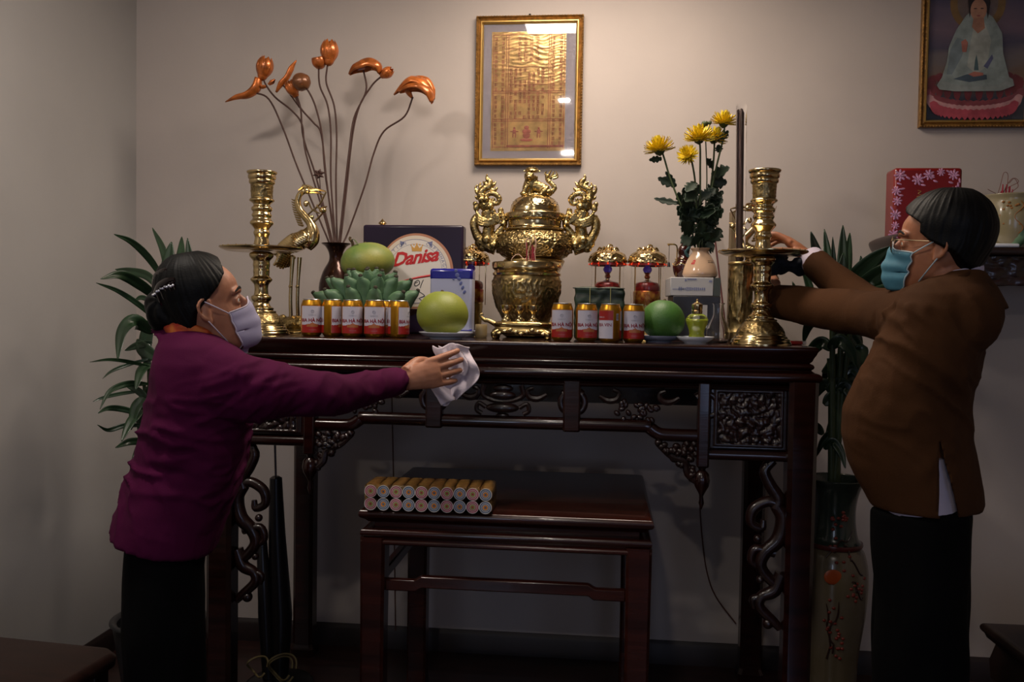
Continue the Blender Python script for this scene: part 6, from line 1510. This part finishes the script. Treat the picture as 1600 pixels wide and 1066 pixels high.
# trousers
m = MB(); m_tr = mat('black_trousers', '040405', .8, bump=.2, bscale=200, spec=.08)
m.loft(torso_rings([(745, 224, 350), (800, 208, 330), (850, 200, 322)], [.12, .13, .14], WYc))
for f_ in (ft1, ft2): m.tube([Vector((f_.x-.005, f_.y+.02*(1 if f_.y < WYc else -1), .88)), Vector((f_.x+.0, f_.y, .62)), Vector((f_.x+.01, f_.y, .35)), f_+Vector((0, 0, .03))], [.090, .094, .082, .077], 22, 6)
childme('trousers', remesh(m, .008, 4, lambda co, no: no*((vnoise(co*np.array([20, 20, 7]))-.5)[:, None]*.014)), m_tr, woman)
for f_ in (ft1, ft2):
    m = MB(); m.loft([[Vector((f_.x+.05+lx*.13*s, f_.y+ly*.045*s, z)) for lx, ly in [(math.cos(2*PI*k/20), math.sin(2*PI*k/20)) for k in range(20)]] for z, s in ((.002, 1), (.018, 1.02), (.045, .96), (.07, .7))]); obj('slipper', m, mat('dark_slipper', '17100e', .6), woman)
obj = _obj
# the cloth in her hand
m = MB(); cY = -.985
def cloth(u, v):
    # quad in pixels
    P00, P10, P01, P11 = Vector((692, 634)), Vector((735, 600)), Vector((688, 541)), Vector((745, 545))
    P01 = Vector((684, 540)); l_ = P00.lerp(P01, v)+Vector((-14*math.sin(PI*v)**1.0*(.3), 0)); r_ = Vector((714, 622)).lerp(Vector((733, 540)), v)+Vector((24*math.sin(PI*min(1, v*1.05)), 0))
    q = l_.lerp(r_, u); q.x += 3*math.sin(v*9+u*4)*.8; q.y += 3*math.sin(u*8)
    return at(q.x, q.y, cY+.008*math.sin(u*9+v*5)+.006*math.sin(v*15-u*6)-.010*v*0)
m.grid(cloth, 40, 48)
m.grid(lambda u, v: Vector(at(672+22*u+12*(1-v)*0+ (18*(1-v)), 604+30*(1-v)-10*u, cY-.012+.01*math.sin(u*6+v*3))), 14, 14)
m.grid(lambda u, v: Vector(at(682+44*u+6*math.sin(v*5), 540+46*(1-v)+4*math.sin(u*7), cY-.006+.008*math.sin(u*11+v*2))), 20, 20)
o1 = at(705, 590, cY); m.v = [tuple(Vector(v)-o1) for v in m.v]
c = obj('cleaning_cloth', m, mat('white_cloth', 'c8bcc4', .9, bump=.5, bscale=220), None, o1, solid=.003, angle=0); tag(c, "crumpled white cleaning cloth held in the woman's hand against the altar edge", 'cloth')

# ---------------------------------------------------------------- the man
MYc = -1.30
def mp_(px, py, Y=MYc): return at(px, py, Y)
sM = (.98, 1.04, 1.02); yawM, pitM = math.radians(180-27), math.radians(4)
earm = mp_(1467, 389, MYc-.08)
Tn = Tm(Vector((0, 0, 0)), yawM, pitM, sM); off = Tn @ Vector((-.006, .075, .100)); Tn = Matrix.Translation(earm-off) @ Tn
hm_ = lambda x, y, z: Tn @ Vector((x, y, z))
MR = [(425, 1478, 1540), (440, 1440, 1549), (460, 1400, 1548), (490, 1385, 1545), (530, 1372, 1540), (570, 1352, 1532), (600, 1332, 1524), (640, 1314, 1520), (680, 1312, 1520), (720, 1322, 1528), (755, 1340, 1534), (784, 1356, 1535)]
MBb = [.09, .15, .195, .215, .22, .215, .21, .21, .205, .205, .205, .205]
s1 = at(1484, 504, -1.45); e1 = at(1345, 490, -1.08); w1 = at(1216, 470, -.68)
s2 = at(1440, 500, -1.12); e2 = at(1350, 478, -.90); w2 = at(1266, 404, -.66)
m = MB(); head_geo(m, Tn)
m.tube([hm_(-.01, 0, .05), hm_(-.03, 0, .0), mp_(1490, 440), mp_(1480, 480)], [.060, .058, .07, .09], 20, 4)
m.loft(torso_rings(MR[1:-2], MBb[1:-2], MYc, grow=-.04))
for (s_, e_, w_) in ((s1, e1, w1), (s2, e2, w2)): m.tube([s_, (s_+e_)/2, e_, (e_+w_)/2, w_], [.046, .042, .038, .034, .029], 16, 4)
mhip = mp_(1447, 780); g1 = Vector((at(1441, 900, -1.40).x, -1.40, .05)); g2 = Vector((at(1432, 900, -1.20).x, -1.20, .05))
for f_ in (g1, g2): m.tube([Vector((f_.x, f_.y*.6+MYc*.4, 1.0)), Vector((f_.x, f_.y, .88)), Vector((f_.x-.005, f_.y, .5)), f_+Vector((0, 0, .02))], [.055, .06, .058, .045], 18, 6); m.tube([f_+Vector((.05, 0, -.01)), f_+Vector((-.08, 0, -.015)), f_+Vector((-.18, 0, -.026))], [.038, .04, .022], 12, 3)
# far hand: raised over the tray, fingers forward and curled down
hand_geo(m, w2, at(1205, 356, -.60)-w2, (-.6, .1, -1), (-.2, -1, .2), 1.06, fcurl=((.25, .7, .6), (.3, .75, .6), (.35, .8, .6), (.4, .8, .6)), spread=.08, thumb=(.6, .6))
# near hand: gripping the bird behind the candlestick
hand_geo(m, w1, at(1168, 405, -.50)-w1, (-.1, 1, .2), (.1, -.2, 1), 1.06, fcurl=((.3, .5, .5), (.3, .55, .5), (.35, .6, .5), (.4, .6, .5)), thumb=(.6, .6))
me = remesh(m, .0036, 2, fdisp, name='man_body'); o0 = Vector((mhip.x, MYc, 0))
man = link('person', recentre(me, o0), m_skin2, None, o0); tag(man, 'person in a brown jacket, glasses and blue face mask reaching behind the right candlestick', 'person')
in_person(man)
eyes(Tn, man)
m_bmask = mat('blue_surgical_mask', '3f7488', .65, var=.12, vscale=25); mask_mesh(Tn, m_bmask, man, .100, -.010, math.radians(60), 1.5, mat('pale_mask_edge', '93a4ac', .6))
def mmask(a, z, p_):
    x = p_.x; hl = np.interp(z, [.04, .07, .095, .12, .135, .155, .18, .205, .215], [-.062, -.045, -.030, .018, .034, .034, .066, .07, .06])
    return 1-sm(hl-.005, hl+.007, x)
obj('hair', hair_mesh(Tn, mmask, .019, 'hair', 70, .045), m_hair, man, angle=0)
# glasses
m = MB(); m.T = Tn; m_wire = mat('metal_spectacle_frame', '8a7a60', .3, metal=.9)
for s in (-1, 1):
    c = Vector((.105, s*.032, .108)); m.tube([c+Vector((-.012*abs(math.sin(t_))*0-.004*(s*math.cos(t_)), .026*math.cos(t_), .018*math.sin(t_))) for t_ in [2*PI*i/18 for i in range(19)]], .0010, 6, 2)
    m.tube([(.102, s*.058, .114), (.085, s*.074, .117), (.02, s*.082, .116), (-.01, s*.083, .118)], .0012, 6, 3)
m.tube([(.106, -.008, .110), (.110, 0, .113), (.106, .008, .110)], .0011, 6, 3); gl = obj('spectacles', m, m_wire, man)
for s in (-1, 1):
    m = MB(); m.T = Tn; m.ell((.105, s*.032, .108), (.0008, .0255, .0175), seg=20, rings=12); obj('lens', m, m_glass, gl)
# shirt: collar, cuff, tail
m_shirt = mat('white_shirt', 'b8aebe', .8)
m = MB(); c0 = mp_(1486, 440)
for k in range(1): m.tube([c0+Vector((.064*math.cos(t_), .070*math.sin(t_), .016+.012*math.cos(t_))) for t_ in [2*PI*i/20 for i in range(21)]], [(.004, .012)]*21, 10, 2)
obj('shirt_collar', m, m_shirt, man)
d2 = (w2-e2).normalized(); m = MB().tube([w2-d2*.045, w2-d2*.020, w2-d2*.004], [.040, .040, .041], 24, 2); obj('shirt_cuff', m, m_shirt, man)
m = MB(); m.loft(torso_rings([(700, 1340, 1512), (760, 1352, 1516), (788, 1362, 1518)], [.19, .19, .192], MYc, grow=-.006)); obj('shirt_tail', m, m_shirt, man)
# jacket
m = MB(); m.loft(torso_rings(MR, MBb, MYc)); d1 = (w1-e1).normalized()
m.tube([s1+Vector((.06, .07, .02)), s1+Vector((.01, .02, .006)), (s1+e1)/2, e1, (e1+w1)/2, w1-d1*.0], [.085, .082, .070, .060, .056, .052], 24, 5)
m.tube([s2+Vector((.05, -.03, 0)), s2, (s2+e2)/2, e2, (e2+w2)/2, w2-d2*.03], [.075, .075, .066, .058, .052, .047], 20, 5)
m.tube([mp_(1490, 480), mp_(1492, 455), mp_(1492, 440)], [.12, .095, .076], 20, 3)
NM = -1.50
JL = []
for (x0, y0, x1, y1, h, Yb) in ((1270, 440, 1300, 505, -.006, -1.16), (1330, 455, 1380, 520, -.008, -1.26), (1355, 450, 1420, 530, .008, -1.34), (1375, 450, 1445, 540, -.011, -1.38), (1400, 452, 1465, 530, .009, -1.44), (1420, 448, 1480, 515, -.011, -1.48), (1400, 548, 1500, 600, -.010, NM), (1430, 545, 1520, 615, -.009, NM), (1440, 565, 1500, 660, -.012, NM), (1455, 560, 1515, 640, .008, NM), (1470, 665, 1528, 640, -.010, NM), (1475, 680, 1528, 672, .008, NM), (1440, 590, 1475, 690, .007, NM), (1395, 620, 1400, 760, -.006, NM), (1360, 600, 1350, 740, .005, NM), (1510, 620, 1524, 655, -.012, MYc-.06), (1300, 500, 1430, 545, -.006, -1.30)):
    JL.append((np.array(at(x0, y0, Yb-.02)), np.array(at(x1, y1, Yb-.02)), .013, h))
sl0, sl1 = np.array(at(1472, 690, MYc-.22)), np.array(at(1487, 800, MYc-.22))
def jdisp(co, no):
    d = fold(co, no, [(a, b, c*.85, d_*.9) for a, b, c, d_ in JL])
    d = d+.014*near_(co, at(1410, 505, -1.42), .15)*(ridge(co, (.6, 0, -.8), 5, 24, 1)-.25)+.012*near_(co, at(1490, 635, -1.5), .15)*(ridge(co, (.75, 0, -.6), 5, 22, 2)-.25)+.006*near_(co, at(1290, 480, -1.0), .14)*(ridge(co, (.3, 0, -1), 6, 22, 3)-.25)+.005*near_(co, at(1400, 700, -1.5), .25)*(ridge(co, (.1, 0, -1), 3, 13, 4)-.2)
    d = d+(vnoise(co*np.array([8, 8, 11]))-.5)*.010+(vnoise(co*26)-.5)*.002
    return no*d[:, None]
m_jk = mat('brown_jacket', '3c2412', .88, var=.12, vscale=6, bump=.3, bscale=260, spec=.12)
jm = remesh(m, .0062, 5, jdisp)
# cut the side vent: remove faces inside a wedge on the near side
import bmesh
bm = bmesh.new(); bm.from_mesh(jm); kill = []
zt_, zb_ = sl0[2], sl1[2]
xv = lambda z: sl0[0]+(sl1[0]-sl0[0])*(zt_-z)/(zt_-zb_)
zhem = at(1440, 786, MYc).z
for f_ in bm.faces:
    c = f_.calc_center_median()
    if c.y < MYc-.05 and c.z < zt_:
        hw_ = .022*(zt_-c.z)/(zt_-zb_)
        if abs(c.x-xv(c.z)-.004) < hw_: kill.append(f_)
    if c.z < zhem+.004 and abs(f_.normal.z) > .6: kill.append(f_)
bmesh.ops.delete(bm, geom=list(set(kill)), context='FACES')
for v in bm.verts:
    if v.is_boundary and v.co.y < MYc-.05 and v.co.z < zt_ and v.co.z > zhem+.01 and abs(v.co.x-xv(v.co.z)-.004) < .04:
        hw_ = .022*(zt_-v.co.z)/(zt_-zb_)+.001; c_ = xv(v.co.z)+.004; v.co.x = c_+hw_*(1 if v.co.x > c_ else -1)
bm.to_mesh(jm); bm.free()
j = childme('jacket', jm, m_jk, man); md = j.modifiers.new('s', 'SOLIDIFY'); md.thickness = .004; md.offset = -1
m = MB()
for i in range(3):
    p_ = w1-d1*(.012+.022*i)+Vector((-.0, -.046, -.036)); m.ell(p_, (.009, .005, .009), seg=14, rings=8)
    obj('cuff_button', m, mat('dark_button', '6a5a50', .2, coat=.5), j); m = MB()
m = MB(); m.tube([at(1500, 447, MYc-.13)+Vector((0, 0, .012)), at(1512, 433, MYc-.12), at(1530, 428, MYc-.05)], [(.003, .012)]*3, 8, 3); obj('jacket_collar', m, m_jk, j)
# trousers, shoes
m = MB(); m.loft(torso_rings([(740, 1372, 1505), (780, 1374, 1516), (820, 1376, 1512)], [.15, .165, .165], MYc))
for f_ in (g1, g2): m.tube([Vector((f_.x+.0, f_.y+.02*(1 if f_.y < MYc else -1), .93)), Vector((f_.x-.0, f_.y, .66)), Vector((f_.x-.0, f_.y, .35)), f_+Vector((.0, 0, .02))], [.108, .102, .094, .090], 22, 6)
childme('trousers', remesh(m, .008, 4, lambda co, no: no*((vnoise(co*np.array([20, 20, 7]))-.5)[:, None]*.016)), m_tr, man)
for f_ in (g1, g2):
    m = MB(); m.loft([[Vector((f_.x-.06+lx*.145*s, f_.y+ly*.048*s, z)) for lx, ly in [(math.cos(2*PI*k/20), math.sin(2*PI*k/20)) for k in range(20)]] for z, s in ((.002, 1), (.02, 1.02), (.05, .95), (.078, .68))]); obj('shoe', m, mat('black_shoe', '0c0a0a', .3), man)
obj = _obj
# dark blue cleaning rag in his hands, under the tray
rc = at(1222, 412, -.66); m = MB(); random.seed(8)
for i in range(14): m.ell(Vector((random.uniform(-.045, .05), random.uniform(-.02, .02), random.uniform(-.028, .022))), (random.uniform(.02, .032), .018, random.uniform(.014, .024)), Matrix.Rotation(random.uniform(-1, 1), 3, 'Y'), 12, 8)
rg = link('dark_rag', remesh(m, .004, 2, lambda co, no: no*((vnoise(co*60)-.5)[:, None]*.012)), mat('dark_blue_rag', '141824', .75, bump=.3, bscale=150), None, rc); tag(rg, "crumpled dark blue rag in the man's hands just under the candlestick tray", 'cloth')
t = thing('held_sticks', "two thin pale sticks poking up from the man's raised hand", 'stick', at(1204, 352, -.6)); o1 = t.location.copy()
for dx in (0, 4): obj('stick', MB().tube([at(1200+dx, 352, -.6)-o1, at(1209+dx, 322, -.59)-o1], .0016, 6, 1), mat('pale_stick', '8c7466', .6), t)
# ================================================================ plants
m_lf1 = mat('dark_green_leaf', '1b2e1c', .38, c2='263e26', vscale=12, stretch=(1, 1, 1), coat=.15); m_lf2 = mat('deep_green_leaf', '16281a', .35, c2='20371f', vscale=9, coat=.2); m_cane = mat('green_cane', '2c3a1e', .5, var=.2)
def blade(t, pts, Y0, Y1, wpx, m_, fold=.25, n=9):
    P = [at(x, y, Y0+(Y1-Y0)*i/(len(pts)-1))-t.location for i, (x, y) in enumerate(pts)]; C_, ts = catmull(P, n); N = len(C_); w_ = wpx*mpp(pts[0][0], Y0)
    rings = []
    for i, p_ in enumerate(C_):
        d = (C_[min(i+1, N-1)]-C_[max(i-1, 0)]).normalized(); vw = Vector((random.uniform(-.02, .02), 1, 0)); s_ = d.cross(vw).normalized(); nn = s_.cross(d).normalized()
        v = i/(N-1); ww = w_*(math.sin(PI*min(1, v**.8*.93+.06)))**.75
        rings.append([p_+s_*(ww*e)-nn*(abs(e)*ww*fold) for e in (-1, -.55, -.1, 0, .1, .55, 1)])
    m = MB(); m.loft(rings, caps=False, closed=False); return obj('leaf', m, m_, t, solid=.0009, angle=0)
random.seed(31)
# left plant in its pot, behind the woman
pl = thing('leafy_cane_plant', 'leafy green cane plant in the left corner behind the woman', 'plant', (at(248, 900, -.55).x, -.55, 0))
obj('pot', MB().lathe(smoothprof([(.09, 0), (.11, .005), (.13, .12), (.15, .26), (.16, .27), (.155, .28), (.135, .27), (.12, .23), (0, .23)], 3), 48, caps=False), mat('grey_glazed_pot', '2c2c2e', .35), pl)
zc = lambda px, py, Y=-.55: at(px, py, Y)-pl.location
for x0, x1, yt in ((236, 232, 520), (250, 262, 410), (262, 285, 400), (242, 225, 600)): obj('cane', MB().tube([Vector((zc(x0, 900).x, random.uniform(-.04, .04), .22)), zc((x0+x1)/2, 700), zc(x1, yt)], [.011, .009, .006], 10, 4), m_cane, pl)
LL = [([(258, 440), (232, 402), (206, 378), (178, 366)], -.6, -.75, 6), ([(262, 425), (255, 390), (238, 356)], -.6, -.5, 6), ([(262, 440), (264, 410), (268, 378)], -.62, -.6, 11), ([(278, 430), (283, 400), (284, 370)], -.6, -.5, 8), ([(292, 440), (296, 405), (293, 372)], -.62, -.6, 7),
 ([(250, 470), (222, 446), (190, 430), (157, 436)], -.6, -.8, 9), ([(252, 455), (232, 432), (205, 424), (180, 421)], -.55, -.5, 7), ([(250, 505), (220, 478), (185, 455), (150, 442)], -.6, -.75, 4.5), ([(240, 472), (222, 465), (210, 470)], -.6, -.6, 4), ([(240, 520), (212, 503), (192, 520), (184, 562)], -.62, -.8, 12), ([(245, 560), (225, 545), (214, 530)], -.6, -.6, 12), ([(238, 535), (215, 540), (195, 548)], -.6, -.6, 6),
 ([(240, 575), (205, 566), (172, 562), (140, 566)], -.6, -.8, 3), ([(236, 560), (200, 570), (175, 580), (160, 592)], -.6, -.7, 3), ([(236, 570), (222, 580), (212, 610)], -.6, -.7, 9), ([(232, 600), (200, 600), (172, 612), (156, 640)], -.6, -.75, 5), ([(230, 610), (190, 615), (160, 622), (145, 628)], -.55, -.6, 3), ([(226, 650), (195, 640), (170, 638), (153, 646)], -.6, -.7, 5), ([(224, 665), (195, 665), (170, 672), (152, 664)], -.6, -.7, 4), ([(222, 640), (205, 660), (190, 690)], -.6, -.7, 8), ([(226, 620), (212, 640), (205, 672)], -.6, -.65, 9), ([(230, 690), (205, 690), (180, 700)], -.6, -.7, 6), ([(232, 625), (215, 610), (195, 602)], -.6, -.6, 6), ([(235, 500), (228, 540), (232, 580)], -.58, -.6, 11), ([(240, 600), (225, 640), (220, 690)], -.55, -.55, 12), ([(238, 660), (225, 690), (205, 725)], -.55, -.65, 9)]
for pts, a_, b_, w_ in LL: blade(pl, pts, a_, b_, w_, m_lf1)
# right plant in the tall painted floor vase
VX = at(1302, 900, -.58).x; vs_ = thing('tall_floor_vase', 'tall cream floor vase with a dark neck and painted red branches, between altar and man', 'vase', (VX, -.58, 0)); k = mpp(1302, -.58)
zv = lambda py: max(0, at(1302, py, -.58).z)
body = [(36*k, 0), (38*k, .006), (37*k, .03), (40*k, zv(1030)), (49*k, zv(960)), (52*k, zv(915)), (51*k, zv(885)), (46*k, zv(862)), (40*k, zv(853))]
obj('body', MB().lathe([(30*k, 0)]+smoothprof(body, 5), 72), mat('cream_floor_vase', '60574a', .25, coat=.3, c2='544a38', vscale=5), vs_, angle=0)
nk = [(40*k, zv(853)), (42*k, zv(850)), (41*k, zv(846)), (35*k, zv(838)), (31*k, zv(815)), (31*k, zv(790)), (36*k, zv(765)), (44*k, zv(750)), (45*k, zv(747)), (42*k, zv(748)), (33*k, zv(768)), (28*k, zv(790)), (0, zv(800))]
obj('dark_neck', MB().lathe(smoothprof(nk, 4), 72, caps=False), mat('dark_green_glaze', '26302a', .25, coat=.4), vs_, angle=0)
obj('red_collar', MB().lathe([(41.5*k, zv(852)), (43*k, zv(849)), (42*k, zv(845)), (40*k, zv(845))], 60, caps=False), mat('dark_red_glaze', '4a1a16', .3), vs_)
def vsurf(a_, z):
    ps = smoothprof(body, 5); r = np.interp(z, [p_[1] for p_ in ps], [p_[0] for p_ in ps])+.001; return Vector((r*math.sin(a_), -r*math.cos(a_), z))
m = MB(); random.seed(12)
for (a0, z0, da, dz) in ((-.5, .62, .9, .08), (.1, .66, .6, -.10), (-.4, .30, .3, .18), (-.2, .32, -.25, .15), (.3, .55, .4, -.06)):
    pts = [vsurf(a0+da*u+.06*math.sin(u*9), z0+dz*u+.01*math.sin(u*14)) for u in [i/8 for i in range(9)]]; m.tube(pts, [.003]*8+[.001], 6, 2)
obj('painted_branches', m, mat('dark_branch_glaze', '2c1a14', .3), vs_)
for i in range(60):
    cl_ = random.choice(((-.05, .66, .30, .06), (.45, .52, .22, .04), (-.3, .42, .2, .05), (.0, .35, .25, .05), (-.1, .74, .3, .03)))
    p_ = vsurf(cl_[0]+random.gauss(0, cl_[2]*.6), cl_[1]+random.gauss(0, cl_[3]*.6)); obj('painted_blossom', MB().ell(p_, (.006, .003, .005), seg=8, rings=5), mat('red_blossom_glaze', '6a2418', .35), vs_)
obj('orange_flower', MB().ell(vsurf(-.25, .565), (.028, .004, .024), seg=20, rings=10), mat('orange_glaze', '8c3c16', .35), vs_)
pr = thing('broad_leaf_plant', 'dark broad-leaved plant growing from the tall floor vase beside the man', 'plant', (VX, -.58, zv(800)))
zc = lambda px, py, Y=-.58: at(px, py, Y)-pr.location
for x1, yt in ((1300, 480), (1318, 470), (1330, 500), (1296, 560)): obj('cane', MB().tube([Vector((random.uniform(-.015, .015), random.uniform(-.015, .015), -.02)), zc((1302+x1)/2, 620), zc(x1, yt)], [.012, .010, .008], 10, 4), m_cane, pr)
RL = [([(1303, 490), (1288, 430), (1276, 395), (1267, 362)], -.58, -.62, 10), ([(1306, 480), (1296, 420), (1288, 358)], -.55, -.5, 8.5), ([(1308, 470), (1303, 420), (1301, 370)], -.6, -.6, 5), ([(1312, 480), (1316, 410), (1317, 352)], -.62, -.6, 9), ([(1314, 480), (1322, 415), (1328, 364)], -.56, -.5, 9), ([(1310, 500), (1300, 450), (1296, 410)], -.65, -.66, 12), ([(1316, 490), (1314, 440), (1318, 395)], -.66, -.66, 11),
 ([(1316, 495), (1335, 440), (1362, 408), (1392, 385)], -.6, -.7, 15), ([(1318, 500), (1345, 455), (1378, 425), (1412, 410)], -.58, -.75, 15), ([(1322, 505), (1350, 475), (1385, 455), (1418, 450)], -.56, -.75, 15), ([(1318, 510), (1340, 480), (1370, 440), (1400, 415)], -.5, -.5, 14), ([(1325, 500), (1360, 462), (1395, 440), (1425, 436)], -.5, -.6, 15), ([(1322, 520), (1355, 492), (1390, 478), (1422, 480)], -.5, -.6, 14), ([(1316, 515), (1336, 470), (1352, 430), (1360, 400)], -.45, -.4, 10),
 ([(1300, 500), (1275, 480), (1262, 440), (1248, 398)], -.5, -.45, 7), ([(1300, 510), (1270, 500), (1250, 470), (1238, 440)], -.5, -.45, 8)]
for i in range(30):
    x = random.uniform(1284, 1340); y = random.uniform(505, 720); d = random.choice((-1, 1)); L = random.uniform(35, 60)
    RL.append(([(x, y), (x+d*L*.35, y-12), (x+d*L*.7, y+4), (x+d*L*.9, y+30)], -.58, random.uniform(-.65, -.45), random.uniform(7, 11)))
for pts, a_, b_, w_ in RL:
    if max(p_[0] for p_ in pts) > 1345 and pts[0][1] > 500 and pts[0][0] < 1345 and w_ < 12: pts = [(min(x, 1345), y) for x, y in pts]
    blade(pr, pts, a_, b_, w_, m_lf2)
